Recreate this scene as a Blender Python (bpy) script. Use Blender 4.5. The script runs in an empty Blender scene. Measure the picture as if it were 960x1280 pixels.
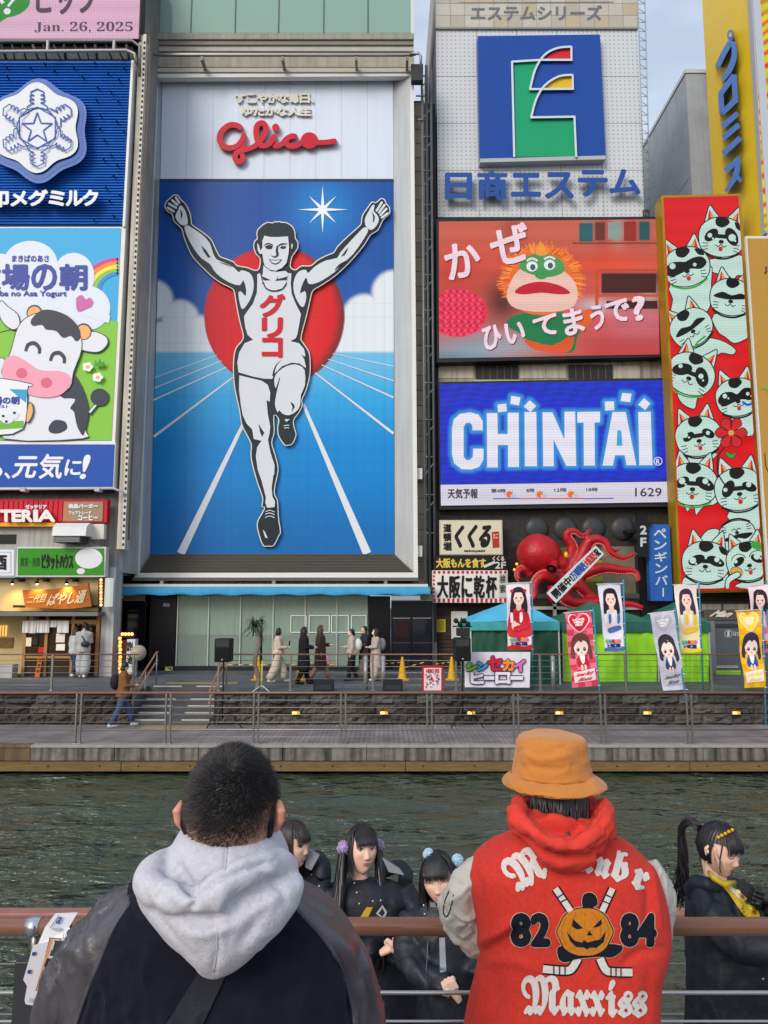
import bpy,bmesh,math,random
import numpy as np
from mathutils import Vector,Matrix,noise
from mathutils.geometry import tessellate_polygon
from mathutils.bvhtree import BVHTree
random.seed(7); R=math.radians
scene=bpy.context.scene; COL=scene.collection
# ---------------------------------------------------------------- camera
F=930.0; PITCH=R(7.0); CZ=3.94      # focal length in photo pixels, upward pitch, eye height above the water
cam=bpy.data.cameras.new('camera'); camo=bpy.data.objects.new('camera',cam); COL.objects.link(camo)
camo.location=(0,0,CZ); camo.rotation_euler=(R(90)+PITCH,0,0)
cam.sensor_fit='HORIZONTAL'; cam.sensor_width=36; cam.lens=F/960*36
cam.clip_start=.05; cam.clip_end=2000; scene.camera=camo
# ---------------------------------------------------------------- sky, sun, exposure
SUN_EL,SUN_AZ=R(30),R(212)            # azimuth from +Y clockwise: behind the camera, a little to its left
world=bpy.data.worlds.new('World'); scene.world=world; world.use_nodes=True
wn=world.node_tree; bg=wn.nodes['Background']; bg.inputs[1].default_value=.135
sky=wn.nodes.new('ShaderNodeTexSky'); sky.sky_type='NISHITA'; sky.sun_disc=False
sky.sun_elevation=SUN_EL; sky.sun_rotation=SUN_AZ; sky.air_density=1.3; sky.dust_density=3.0; sky.ozone_density=1.0
tc=wn.nodes.new('ShaderNodeTexCoord'); mp=wn.nodes.new('ShaderNodeMapping'); mp.inputs['Scale'].default_value=(2.2,2.2,7)
cl=wn.nodes.new('ShaderNodeTexNoise'); cl.inputs['Scale'].default_value=1.3; cl.inputs['Detail'].default_value=7; cl.inputs['Roughness'].default_value=.6
cr=wn.nodes.new('ShaderNodeValToRGB'); cr.color_ramp.elements[0].position=.40; cr.color_ramp.elements[1].position=.78
cr.color_ramp.elements[0].color=(.45,.45,.45,1); cr.color_ramp.elements[1].color=(.85,.85,.85,1)
mx=wn.nodes.new('ShaderNodeMixRGB'); mx.inputs[2].default_value=(5.5,6.1,7.1,1)
wn.links.new(tc.outputs['Generated'],mp.inputs[0]); wn.links.new(mp.outputs[0],cl.inputs[0]); wn.links.new(cl.outputs[0],cr.inputs[0])
wn.links.new(cr.outputs[0],mx.inputs[0]); wn.links.new(sky.outputs[0],mx.inputs[1]); wn.links.new(mx.outputs[0],bg.inputs[0])
sun=bpy.data.lights.new('sun','SUN'); suno=bpy.data.objects.new('sun',sun); COL.objects.link(suno)
sun.energy=1.35; sun.angle=R(24); sun.color=(1,.95,.88)
sd=Vector((math.sin(SUN_AZ)*math.cos(SUN_EL),math.cos(SUN_AZ)*math.cos(SUN_EL),math.sin(SUN_EL)))
suno.rotation_euler=sd.to_track_quat('Z','Y').to_euler()
scene.view_settings.view_transform='Standard'; scene.view_settings.look='None'
scene.view_settings.exposure=0.3; scene.view_settings.gamma=1
scene.cycles.max_bounces=6; scene.cycles.use_denoising=True
# ---------------------------------------------------------------- projection helpers (measured photo pixels -> places in the world)
CP,SP=math.cos(PITCH),math.sin(PITCH)
def ray(px,py):
    rx=(px-480)/F; ry=(640-py)/F
    return Vector((rx,CP-ry *SP,SP+ry *CP))
def P(px,py,Y):                       # the point at distance Y seen at that pixel
    d=ray(px,py); s=Y/d.y
    return Vector((d.x *s,Y,CZ+d.z *s))
def G(px,py,z):                       # the point on the level z
    d=ray(px,py); s=(z-CZ)/d.z
    return Vector((d.x *s,d.y *s,z))
def pxof(p):
    v=Vector(p)-Vector((0,0,CZ)); f=v.y *CP+v.z *SP; u=-v.y *SP+v.z *CP
    return (480+F *v.x/f,640-F *u/f)
# ---------------------------------------------------------------- materials
def lin(h):
    if isinstance(h,str):
        h=h.lstrip('#'); c=[int(h[i:i+2],16)/255 for i in (0,2,4)]
    else: c=list(h)
    return tuple(x/12.92 if x <= .04045 else ((x+.055)/1.055) ** 2.4 for x in c)
MATS={}
def mat(hexc,rough=.6,metal=0.,var=.0,vscale=3.,bump=0.,bscale=20.,emit=0.,alpha=None,spec=.22,stretch=None,coat=0.,sheen=0.,key='',streak=0.):
    k=(hexc,rough,metal,var,vscale,bump,bscale,emit,alpha,spec,stretch,coat,sheen,key,streak)
    if k in MATS: return MATS[k]
    m=bpy.data.materials.new('paint_'+str(len(MATS))); MATS[k]=m; m.use_nodes=True
    nt=m.node_tree; b=nt.nodes['Principled BSDF']; c=lin(hexc)+(1,)
    b.inputs['Base Color'].default_value=c; b.inputs['Roughness'].default_value=rough; b.inputs['Metallic'].default_value=metal
    b.inputs['Specular IOR Level'].default_value=spec
    if coat: b.inputs['Coat Weight'].default_value=coat
    if sheen: b.inputs['Sheen Weight'].default_value=sheen; b.inputs['Sheen Roughness'].default_value=.5
    if emit:
        b.inputs['Emission Color'].default_value=c; b.inputs['Emission Strength'].default_value=emit
        b.inputs['Base Color'].default_value=tuple(x *.15 for x in c[:3])+(1,)
    if var or bump or streak:
        geo=nt.nodes.new('ShaderNodeNewGeometry'); mpn=nt.nodes.new('ShaderNodeMapping'); nt.links.new(geo.outputs['Position'],mpn.inputs[0])
        if stretch: mpn.inputs['Scale'].default_value=stretch
    if var:
        n=nt.nodes.new('ShaderNodeTexNoise'); n.inputs['Scale'].default_value=vscale; n.inputs['Detail'].default_value=6; n.inputs['Roughness'].default_value=.65
        nt.links.new(mpn.outputs[0],n.inputs['Vector'])
        rp=nt.nodes.new('ShaderNodeMapRange'); rp.inputs[1].default_value=.3; rp.inputs[2].default_value=.7
        rp.inputs[3].default_value=1-var; rp.inputs[4].default_value=1+var *.55
        nt.links.new(n.outputs[0],rp.inputs[0])
        mu=nt.nodes.new('ShaderNodeMixRGB'); mu.blend_type='MULTIPLY'; mu.inputs[0].default_value=1; mu.inputs[1].default_value=c
        nt.links.new(rp.outputs[0],mu.inputs[2]); last=mu.outputs[0]
        if streak:
            m2=nt.nodes.new('ShaderNodeMapping'); m2.inputs['Scale'].default_value=(5,5,.22); nt.links.new(geo.outputs['Position'],m2.inputs[0])
            n2=nt.nodes.new('ShaderNodeTexNoise'); n2.inputs['Scale'].default_value=1.6; n2.inputs['Detail'].default_value=5; nt.links.new(m2.outputs[0],n2.inputs['Vector'])
            r2=nt.nodes.new('ShaderNodeMapRange'); r2.inputs[1].default_value=.42; r2.inputs[2].default_value=.68; r2.inputs[3].default_value=1; r2.inputs[4].default_value=1-streak
            nt.links.new(n2.outputs[0],r2.inputs[0])
            mu2=nt.nodes.new('ShaderNodeMixRGB'); mu2.blend_type='MULTIPLY'; mu2.inputs[0].default_value=1
            nt.links.new(last,mu2.inputs[1]); nt.links.new(r2.outputs[0],mu2.inputs[2]); last=mu2.outputs[0]
        nt.links.new(last,b.inputs['Emission Color' if emit else 'Base Color'])
        rr=nt.nodes.new('ShaderNodeMapRange'); rr.inputs[3].default_value=min(1,rough *1.15); rr.inputs[4].default_value=rough *.8
        nt.links.new(n.outputs[0],rr.inputs[0]); nt.links.new(rr.outputs[0],b.inputs['Roughness'])
    if bump:
        n3=nt.nodes.new('ShaderNodeTexNoise'); n3.inputs['Scale'].default_value=bscale; n3.inputs['Detail'].default_value=5
        nt.links.new(mpn.outputs[0],n3.inputs['Vector'])
        bp=nt.nodes.new('ShaderNodeBump'); bp.inputs['Strength'].default_value=1; bp.inputs['Distance'].default_value=bump
        nt.links.new(n3.outputs[0],bp.inputs['Height']); nt.links.new(bp.outputs[0],b.inputs['Normal'])
    return m
def led(hexc,e=1.0,key=''):           # a colour on an LED screen: rows of diodes, slight banding
    k=('led',hexc,e,key)
    if k in MATS: return MATS[k]
    m=bpy.data.materials.new('led_'+str(len(MATS))); MATS[k]=m; m.use_nodes=True
    nt=m.node_tree; b=nt.nodes['Principled BSDF']; c=lin(hexc)+(1,)
    b.inputs['Base Color'].default_value=(.01,.01,.01,1); b.inputs['Roughness'].default_value=.5; b.inputs['Specular IOR Level'].default_value=.12
    led_nodes(nt,b,None,c,e); return m
def led_nodes(nt,b,colsock,c,e):
    g=nt.nodes.new('ShaderNodeNewGeometry'); s=nt.nodes.new('ShaderNodeSeparateXYZ'); nt.links.new(g.outputs['Position'],s.inputs[0])
    acc=None
    for out,freq,amp in ((2,62.0,.06),(0,62.0,.045),(2,9.3,.04)):
        m1=nt.nodes.new('ShaderNodeMath'); m1.operation='MULTIPLY'; m1.inputs[1].default_value=freq; nt.links.new(s.outputs[out],m1.inputs[0])
        m2=nt.nodes.new('ShaderNodeMath'); m2.operation='SINE'; nt.links.new(m1.outputs[0],m2.inputs[0])
        m3=nt.nodes.new('ShaderNodeMath'); m3.operation='MULTIPLY_ADD'; m3.inputs[1].default_value=amp; m3.inputs[2].default_value=1-amp; nt.links.new(m2.outputs[0],m3.inputs[0])
        if acc is None: acc=m3
        else:
            m4=nt.nodes.new('ShaderNodeMath'); m4.operation='MULTIPLY'; nt.links.new(acc.outputs[0],m4.inputs[0]); nt.links.new(m3.outputs[0],m4.inputs[1]); acc=m4
    m5=nt.nodes.new('ShaderNodeMath'); m5.operation='MULTIPLY'; m5.inputs[1].default_value=e *.84; nt.links.new(acc.outputs[0],m5.inputs[0])
    if colsock: nt.links.new(colsock,b.inputs['Emission Color'])
    else: b.inputs['Emission Color'].default_value=c
    nt.links.new(m5.outputs[0],b.inputs['Emission Strength'])
def vcol_mat(name,rough=.5,emit=0.,grid=0.):
    m=bpy.data.materials.new(name); m.use_nodes=True; nt=m.node_tree; b=nt.nodes['Principled BSDF']; b.inputs['Roughness'].default_value=rough; b.inputs['Specular IOR Level'].default_value=.2
    a=nt.nodes.new('ShaderNodeAttribute'); a.attribute_name='col'
    if emit:
        b.inputs['Base Color'].default_value=(.01,.01,.01,1); b.inputs['Specular IOR Level'].default_value=.12; led_nodes(nt,b,a.outputs['Color'],None,emit)
    else: nt.links.new(a.outputs['Color'],b.inputs['Base Color'])
    return m
def glass(hexc='#9fb5ab',rough=.03,tr=.5,key=''):
    k=('glass',hexc,rough,tr,key)
    if k in MATS: return MATS[k]
    m=bpy.data.materials.new('glass_'+str(len(MATS))); MATS[k]=m; m.use_nodes=True; nt=m.node_tree
    b=nt.nodes['Principled BSDF']; b.inputs['Base Color'].default_value=lin(hexc)+(1,); b.inputs['Roughness'].default_value=rough; b.inputs['Specular IOR Level'].default_value=.8
    t=nt.nodes.new('ShaderNodeBsdfTransparent'); t.inputs[0].default_value=tuple(min(1,x *1.3+.1) for x in lin(hexc))+(1,)
    mxs=nt.nodes.new('ShaderNodeMixShader'); mxs.inputs[0].default_value=tr
    nt.links.new(b.outputs[0],mxs.inputs[1]); nt.links.new(t.outputs[0],mxs.inputs[2]); nt.links.new(mxs.outputs[0],nt.nodes['Material Output'].inputs[0])
    return m
# ---------------------------------------------------------------- objects
ORG={}
def thing(name,label,cat,loc,group=None):
    o=bpy.data.objects.new(name,None); COL.objects.link(o); o.location=loc; o.empty_display_size=.1
    ORG[o.name]=Vector(loc); tagit(o,label,cat,group); return o
def tagit(o,label=None,cat=None,group=None,kind=None):
    if label: o['label']=label
    if cat: o['category']=cat
    if group: o['group']=group
    if kind: o['kind']=kind
    return o
class MB:
    """collects geometry with a material per face; build() links it as one mesh object"""
    def __init__(s): s.v=[]; s.f=[]; s.m=[]; s.mats=[]; s.smooth=[]
    def mi(s,m):
        if m not in s.mats: s.mats.append(m)
        return s.mats.index(m)
    def add(s,vs,fs,m,smooth=False):
        n=len(s.v); s.v += [Vector(v) for v in vs]; k=s.mi(m)
        for f in fs: s.f.append([i+n for i in f]); s.m.append(k); s.smooth.append(smooth)
        return s
    def box(s,a,b,m,bev=0.):
        x0,y0,z0=(min(a[i],b[i]) for i in range(3)); x1,y1,z1=(max(a[i],b[i]) for i in range(3))
        if bev <= 0:
            return s.add([(x0,y0,z0),(x1,y0,z0),(x1,y1,z0),(x0,y1,z0),(x0,y0,z1),(x1,y0,z1),(x1,y1,z1),(x0,y1,z1)],
                         [(0,3,2,1),(4,5,6,7),(0,1,5,4),(1,2,6,5),(2,3,7,6),(3,0,4,7)],m)
        bm=bmesh.new(); bmesh.ops.create_cube(bm,size=1)
        for v in bm.verts: v.co=Vector(((x0+x1)/2+v.co.x *(x1-x0),(y0+y1)/2+v.co.y *(y1-y0),(z0+z1)/2+v.co.z *(z1-z0)))
        bmesh.ops.bevel(bm,geom=list(bm.edges),offset=min(bev,.45*min(x1-x0,y1-y0,z1-z0)),segments=2,affect='EDGES',profile=.5)
        bm.verts.index_update(); vs=[v.co.copy() for v in bm.verts]; fs=[[v.index for v in f.verts] for f in bm.faces]; bm.free()
        return s.add(vs,fs,m)
    def prism(s,pts,d,m,smooth=False):           # closed outline extruded along the vector d
        pts=[Vector(p) for p in pts]; d=Vector(d); n=len(pts)
        tri=tri_of(pts,d)
        fs=[tuple(t) for t in tri]+[tuple(i+n for i in t)[::-1] for t in tri]+[(i,(i+1) % n,(i+1) % n+n,i+n) for i in range(n)]
        return s.add(pts+[p+d for p in pts],fs,m,smooth)
    def tube(s,pts,r,m,n=8,cap=True,flat=1.0,up=None):
        pts=[Vector(p) for p in pts]; k=len(pts); rs=r if isinstance(r,(list,tuple)) else [r]*k
        vs=[]; prev=None
        for i,p in enumerate(pts):
            t=(pts[min(i+1,k-1)]-pts[max(i-1,0)])
            if t.length < 1e-9: t=Vector((0,0,1))
            t.normalize()
            if prev is None:
                a=Vector(up) if up else (Vector((0,0,1)) if abs(t.z) < .9 else Vector((0,1,0)))
                prev=t.cross(a).normalized()
            u=(prev-t *prev.dot(t))
            u=u.normalized() if u.length > 1e-6 else t.orthogonal().normalized()
            w=t.cross(u); prev=u
            for j in range(n):
                a=2*math.pi *j/n; vs.append(p+u *math.cos(a)*rs[i]+w *math.sin(a)*rs[i]*flat)
        fs=[(i *n+j,i *n+(j+1) % n,(i+1)*n+(j+1) % n,(i+1)*n+j) for i in range(k-1) for j in range(n)]
        if cap: fs += [tuple(range(n))[::-1],tuple((k-1)*n+j for j in range(n))]
        return s.add(vs,fs,m,True)
    def sphere(s,c,r,m,seg=12,rings=8,deform=None):
        c=Vector(c); r=Vector(r) if hasattr(r,'__len__') else Vector((r,r,r)); vs=[c+Vector((0,0,r.z))]
        for i in range(1,rings):
            t=math.pi *i/rings
            for j in range(seg):
                a=2*math.pi *j/seg; vs.append(c+Vector((r.x *math.sin(t)*math.cos(a),r.y *math.sin(t)*math.sin(a),r.z *math.cos(t))))
        vs.append(c-Vector((0,0,r.z))); fs=[(0,1+j,1+(j+1) % seg) for j in range(seg)]
        for i in range(rings-2):
            for j in range(seg): a=1+i *seg+j; b=1+i *seg+(j+1) % seg; fs.append((a,a+seg,b+seg,b))
        L=len(vs)-1; o=1+(rings-2)*seg; fs += [(L,o+(j+1) % seg,o+j) for j in range(seg)]
        if deform: vs=[deform(v) for v in vs]
        return s.add(vs,fs,m,True)
    def pbox(s,x0,y0,x1,y1,Y,dep,m,bev=0.):  # box whose front face covers that pixel rectangle at distance Y
        a=P(x0,y0,Y); b=P(x1,y1,Y); c=P(x1,y0,Y); d=P(x0,y1,Y)
        xl=(a.x+d.x)/2; xr=(b.x+c.x)/2; zt=(a.z+c.z)/2; zb=(b.z+d.z)/2
        return s.box((xl,Y,zb),(xr,Y+dep,zt),m,bev)
    def quadbox(s,q,Y,dep,m):                    # four pixel corners, vertical front face at Y, extruded back
        return s.prism([P(x,y,Y) for x,y in q],(0,dep,0),m)
    def build(s,name,parent=None,**kw):
        me=bpy.data.meshes.new(name); org=Vector((0,0,0))
        if parent is not None: org=ORG[parent.name]
        elif kw.get('org') is not None: org=Vector(kw['org'])
        me.from_pydata([tuple(v-org) for v in s.v],[],s.f)
        for m in s.mats: me.materials.append(m)
        me.polygons.foreach_set('material_index',s.m); me.polygons.foreach_set('use_smooth',s.smooth); me.update()
        o=bpy.data.objects.new(name,me); COL.objects.link(o); ORG[o.name]=org
        if parent is not None: o.parent=parent
        else: o.location=org
        tagit(o,kw.get('label'),kw.get('cat'),kw.get('group'),kw.get('kind')); return o
def tri_of(pts,d=None):
    d=Vector(d) if d is not None else Vector((0,1,0))
    n=d.normalized(); u=n.orthogonal().normalized(); w=n.cross(u)
    return tessellate_polygon([[Vector((p.dot(u),p.dot(w),0)) for p in pts]])
def smooth_pts(pts,k=4,closed=True):
    pts=[tuple(p) for p in pts]; n=len(pts); out=[]
    rng=range(n if closed else n-1)
    for i in rng:
        g= lambda j: pts[j % n] if closed else pts[max(0,min(n-1,j))]
        p0,p1,p2,p3=g(i-1),g(i),g(i+1),g(i+2)
        for q in range(k):
            t=q/k
            out.append(tuple(.5*(2*b+(c-a)*t+(2*a-5*b+4*c-d)*t *t+(3*b-a-3*c+d)*t ** 3) for a,b,c,d in zip(p0,p1,p2,p3)))
    if not closed: out.append(tuple(pts[-1]))
    return out
def inset(pts,d):                                    # moves a pixel outline inwards by d
    n=len(pts); area=sum(pts[i][0]*pts[(i+1) % n][1]-pts[(i+1) % n][0]*pts[i][1] for i in range(n)); sg=1 if area > 0 else-1; out=[]
    for i in range(n):
        ax,ay=pts[i-2]; bx,by=pts[(i+2) % n]; tx,ty=bx-ax,by-ay; L=math.hypot(tx,ty) or 1
        out.append((pts[i][0]-sg *ty/L *d,pts[i][1]+sg *tx/L *d))
    return out
def stroke(pts,w,k=4,smooth=True):                 # pixel outline of a tapering line
    ws=list(w) if isinstance(w,(list,tuple)) else [w]*len(pts)
    q=[(p[0],p[1],ws[i]) for i,p in enumerate(pts)]
    if smooth and len(q) > 2: q=smooth_pts(q,k,False)
    a=[]; b=[]; n=len(q)
    for i in range(n):
        x0,y0=q[max(i-1,0)][:2]; x1,y1=q[min(i+1,n-1)][:2]; L=math.hypot(x1-x0,y1-y0) or 1
        nx,ny=-(y1-y0)/L,(x1-x0)/L; h=q[i][2]/2
        a.append((q[i][0]+nx *h,q[i][1]+ny *h)); b.append((q[i][0]-nx *h,q[i][1]-ny *h))
    return a,b
def ell(cx,cy,rx,ry,rot=0,n=24,a0=0,a1=360):
    c,s=math.cos(R(rot)),math.sin(R(rot)); full=a1-a0 >= 360; m=n if full else n+1
    return [(cx+rx *math.cos(R(a0+(a1-a0)*i/n))*c-ry *math.sin(R(a0+(a1-a0)*i/n))*s,
             cy+rx *math.cos(R(a0+(a1-a0)*i/n))*s+ry *math.sin(R(a0+(a1-a0)*i/n))*c) for i in range(m)]
TXT={}
def text_geo(s,shear=0.):
    if s not in TXT:
        cu=bpy.data.curves.new('t','FONT'); cu.body=s; cu.resolution_u=3; ob=bpy.data.objects.new('t',cu)
        me=bpy.data.meshes.new_from_object(ob)
        vs=np.array([v.co[:2] for v in me.vertices]); fs=[tuple(p.vertices) for p in me.polygons]
        bpy.data.objects.remove(ob); bpy.data.curves.remove(cu); bpy.data.meshes.remove(me)
        mn=vs.min(0); mxx=vs.max(0); TXT[s]=((vs-mn)/np.maximum(mxx-mn,1e-6),fs)
    v,f=TXT[s]; v=v.copy(); v[:,0] += shear *(v[:,1]-.5); return v,f
def quad_map(q,u,v):                                # q: tl tr br bl, u right, v up
    tl,tr,br,bl=q; x=(1-v)*((1-u)*bl[0]+u *br[0])+v *((1-u)*tl[0]+u *tr[0])
    y=(1-v)*((1-u)*bl[1]+u *br[1])+v *((1-u)*tl[1]+u *tr[1]); return x,y
def rectq(x0,y0,x1,y1,slope=0.): return [(x0,y0),(x1,y0+slope *(x1-x0)),(x1,y1+slope *(x1-x0)),(x0,y1)]
class Art(MB):
    """flat print or raised shapes on a vertical board at distance Y, laid out by measured pixels, each layer a few mm proud"""
    def __init__(s,Y,step=.003,fn=None): super().__init__(); s.Y=Y; s.step=step; s.k=1; s.fn=fn or (lambda x,y,d: P(x,y,s.Y-d))
    def lay(s): s.k += 1; return s.k *s.step
    def poly(s,pts,m,sm=0,thick=0.,d=None):
        if sm: pts=smooth_pts(pts,sm)
        d=s.lay() if d is None else d
        v=[s.fn(x,y,d+thick) for x,y in pts]; tri=tessellate_polygon([[Vector((x,-y,0)) for x,y in pts]])
        n=len(v); fs=[tuple(t) for t in tri]
        if thick:
            v += [s.fn(x,y,d) for x,y in pts]; fs += [(i,(i+1) % n,(i+1) % n+n,i+n) for i in range(n)]
        s.add(v,fs,m); return s
    def line(s,pts,w,m,k=4,sm=True,d=None,thick=0.):
        a,b=stroke(pts,w,k,sm); d=s.lay() if d is None else d; n=len(a); g=.0004 if thick > .1 else 0
        v=[s.fn(x,y,d+thick+g *i) for i,(x,y) in enumerate(a)]+[s.fn(x,y,d+thick+g *i) for i,(x,y) in enumerate(b)]
        fs=[(i,i+1,i+1+n,i+n) for i in range(n-1)]
        if thick:
            v += [s.fn(x,y,d) for x,y in a]+[s.fn(x,y,d) for x,y in b]
            fs += [(i,i+1,i+1+2*n,i+2*n) for i in range(n-1)]+[(i+n,i+1+n,i+1+3*n,i+3*n) for i in range(n-1)]+[(0,n,3*n,2*n),(n-1,2*n-1,4*n-1,3*n-1)]
        s.add(v,fs,m); return s
    def rline(s,pts,w,m,k=5,thick=0.,d=None):    # line with round ends
        d=s.lay() if d is None else d; w2=w if isinstance(w,(list,tuple)) else [w,w]
        s.line(pts,w,m,k,d=d,thick=thick)
        s.poly(ell(*pts[0],w2[0]/2,w2[0]/2,n=12),m,d=d+s.step *.4,thick=thick); s.poly(ell(*pts[-1],w2[-1]/2,w2[-1]/2,n=12),m,d=d+s.step *.4,thick=thick); return s
    def text(s,t,q,m,bold=0.,shear=0.,thick=0.,d=None,jit=None):
        vv,ff=text_geo(t,shear); d=s.lay() if d is None else d
        offs=[(0,0)]+([(math.cos(a)*bold,math.sin(a)*bold) for a in [i *math.pi/4 for i in range(8)]] if bold else [])
        for k,(ox,oy) in enumerate(offs):
            dd=d+k *s.step *.12; px=[]
            for u,v in vv:
                x,y=quad_map(q,u,v); px.append((x+ox,y+oy))
            n=len(px); vs=[s.fn(x,y,dd+thick) for x,y in px]; fs=list(ff)
            if thick:
                ed={}
                for f in ff:
                    for i in range(len(f)):
                        a,b=f[i],f[(i+1) % len(f)]; ed[(min(a,b),max(a,b))]=ed.get((min(a,b),max(a,b)),0)+1
                vs += [s.fn(x,y,dd) for x,y in px]; fs += [(a,b,b+n,a+n) for (a,b),c in ed.items() if c == 1]
            s.add(vs,fs,m)
        return s
def grid_art(name,parent,q,Y,step,colf,m,fn=None):   # a printed sheet: a fine grid of vertices, one printed colour each (colf(x, y) -> linear rgb arrays)
    x0=min(p[0] for p in q); x1=max(p[0] for p in q); y0=min(p[1] for p in q); y1=max(p[1] for p in q)
    nx=max(2,int((x1-x0)/step)+1); ny=max(2,int((y1-y0)/step)+1)
    U,V=np.meshgrid(np.linspace(0,1,nx),np.linspace(1,0,ny)); X,Yp=quad_map(q,U,V)
    rx=(X-480)/F; ry=(640-Yp)/F; dy=CP-ry *SP; S=Y/dy
    co=np.stack([rx *S,np.full_like(X,Y),CZ+(SP+ry *CP)*S],-1).reshape(-1,3)
    if fn is not None: co=fn(X,Yp).reshape(-1,3)
    org=ORG[parent.name]; co=co-np.array(org)
    idx=np.arange(nx *ny).reshape(ny,nx); fs=np.stack([idx[:-1,:-1],idx[1:,:-1],idx[1:,1:],idx[:-1,1:]],-1).reshape(-1,4)
    me=bpy.data.meshes.new(name); me.vertices.add(len(co)); me.vertices.foreach_set('co',co.ravel())
    me.loops.add(fs.size); me.loops.foreach_set('vertex_index',fs.ravel()); me.polygons.add(len(fs)); me.polygons.foreach_set('loop_start',np.arange(0,fs.size,4)); me.update(calc_edges=True)
    c=colf(X,Yp); c=np.concatenate([np.clip(c,0,4),np.ones(c.shape[:2]+(1,))],-1).reshape(-1,4).astype(np.float32)
    at=me.color_attributes.new('col','FLOAT_COLOR','POINT'); at.data.foreach_set('color',c.ravel()); me.materials.append(m)
    o=bpy.data.objects.new(name,me); COL.objects.link(o); o.parent=parent; ORG[o.name]=org; return o
def sstep(a,b,x): t=np.clip((x-a)/(b-a),0,1); return t *t *(3-2*t)
def mixc(c,d,t): return c *(1-t[...,None])+np.array(lin(d) if isinstance(d,str) else d)*t[...,None]
def flat(h,X): return np.ones(X.shape+(3,))*np.array(lin(h))
def inpoly(pts,X,Yp):                                # signed distance to a pixel polygon (inside > 0)
    pts=np.array(pts,float); ins=np.zeros(X.shape,bool); dist=np.full(X.shape,1e9); n=len(pts)
    for i in range(n):
        ax,ay=pts[i]; bx,by=pts[(i+1) % n]
        c=((ay > Yp) != (by > Yp)) & (X < (bx-ax)*(Yp-ay)/((by-ay) if by != ay else 1e-9)+ax); ins ^= c
        L2=(bx-ax) ** 2+(by-ay) ** 2 or 1e-9; t=np.clip(((X-ax)*(bx-ax)+(Yp-ay)*(by-ay))/L2,0,1)
        dist=np.minimum(dist,np.hypot(X-ax-t *(bx-ax),Yp-ay-t *(by-ay)))
    return np.where(ins,dist,-dist)
def copy_tree(root,delta,label=None,group=None):
    c=root.copy(); COL.objects.link(c); c.location=root.location+Vector(delta); ORG[c.name]=ORG[root.name]+Vector(delta)
    if label: c['label']=label
    if group: c['group']=group
    def rec(a,b):
        for ch in list(a.children):
            d=ch.copy(); COL.objects.link(d); d.parent=b; ORG[d.name]=ORG[b.name]; rec(ch,d)
    rec(root,c); return c
# common paints
STEEL=mat('#8b8a86',.38,.7,var=.12,vscale=8); RAILBROWN=mat('#7d5a4b',.35,0.,var=.15,vscale=20,coat=.3); DSTEEL=mat('#4a4846',.45,.6,var=.1)
WHITE=mat('#dcdfe4',.5,var=.05,vscale=1.2); BLACK=mat('#17181a',.5); CREAM=mat('#e6e3de',.5,var=.04,vscale=2)
# ================================================================ SETTING
ZU,ZL,ZG,ZM=1.54,.67,1.22,1.96          # far upper promenade, far lower walk, near lower walk, near upper walk
YW,YQ,YF=20.8,17.8,27.3                   # retaining wall, quay edge, line of facades
def struct(name,mb): return mb.build(name,kind='structure')
struct('ground',MB().box((-700,-300,-2.2),(700,900,-2),mat('#3a3d38',.9,var=.2,vscale=.3)))
# ---- water: a finely rippled sheet
wm=bpy.data.materials.new('canal_water'); wm.use_nodes=True; nt=wm.node_tree; b=nt.nodes['Principled BSDF']
b.inputs['Base Color'].default_value=(.036,.058,.034,1); b.inputs['Roughness'].default_value=.035; b.inputs['IOR'].default_value=1.45; b.inputs['Specular IOR Level'].default_value=1.0
geo=nt.nodes.new('ShaderNodeNewGeometry'); mp1=nt.nodes.new('ShaderNodeMapping'); mp1.inputs['Scale'].default_value=(1.,1.9,1); nt.links.new(geo.outputs['Position'],mp1.inputs[0])
cn=nt.nodes.new('ShaderNodeTexNoise'); cn.inputs['Scale'].default_value=.28; cn.inputs['Detail'].default_value=3; nt.links.new(geo.outputs['Position'],cn.inputs[0])
calm=nt.nodes.new('ShaderNodeMapRange'); calm.inputs[1].default_value=.38; calm.inputs[2].default_value=.62; calm.inputs[3].default_value=.18; calm.inputs[4].default_value=.85; nt.links.new(cn.outputs[0],calm.inputs[0])
bp=None
for sc_,dist,det,mpsc in ((.8,1.1,2,(1.,1.6,1)),(2.4,.36,2,(1.,2.2,1)),(7.,.075,2,(1.,2.2,1))):
    mpn=nt.nodes.new('ShaderNodeMapping'); mpn.inputs['Scale'].default_value=mpsc; nt.links.new(geo.outputs['Position'],mpn.inputs[0])
    na=nt.nodes.new('ShaderNodeTexNoise'); na.inputs['Scale'].default_value=sc_; na.inputs['Detail'].default_value=det; na.inputs['Roughness'].default_value=.55; na.inputs['Distortion'].default_value=.6; nt.links.new(mpn.outputs[0],na.inputs[0])
    b2=nt.nodes.new('ShaderNodeBump'); b2.inputs['Strength'].default_value=1; b2.inputs['Distance'].default_value=dist; nt.links.new(na.outputs[0],b2.inputs['Height']); nt.links.new(calm.outputs[0],b2.inputs['Strength'])
    if bp: nt.links.new(bp.outputs[0],b2.inputs['Normal'])
    bp=b2
nt.links.new(bp.outputs[0],b.inputs['Normal'])
mb=MB(); NX,NY=150,170; vs=[]
for j in range(NY+1):
    for i in range(NX+1):
        x=-16+32*i/NX; y=4.81+13.4*j/NY
        vs.append((x,y,.035*noise.noise((x *.55,y *1.1,0))+.022*noise.noise((x *1.7+9,y *3.0,3))+.012*noise.noise((x *4.2,y *6.5,7))))
mb.add(vs,[(j *(NX+1)+i,j *(NX+1)+i+1,(j+1)*(NX+1)+i+1,(j+1)*(NX+1)+i) for j in range(NY) for i in range(NX)],wm,True)
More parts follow.
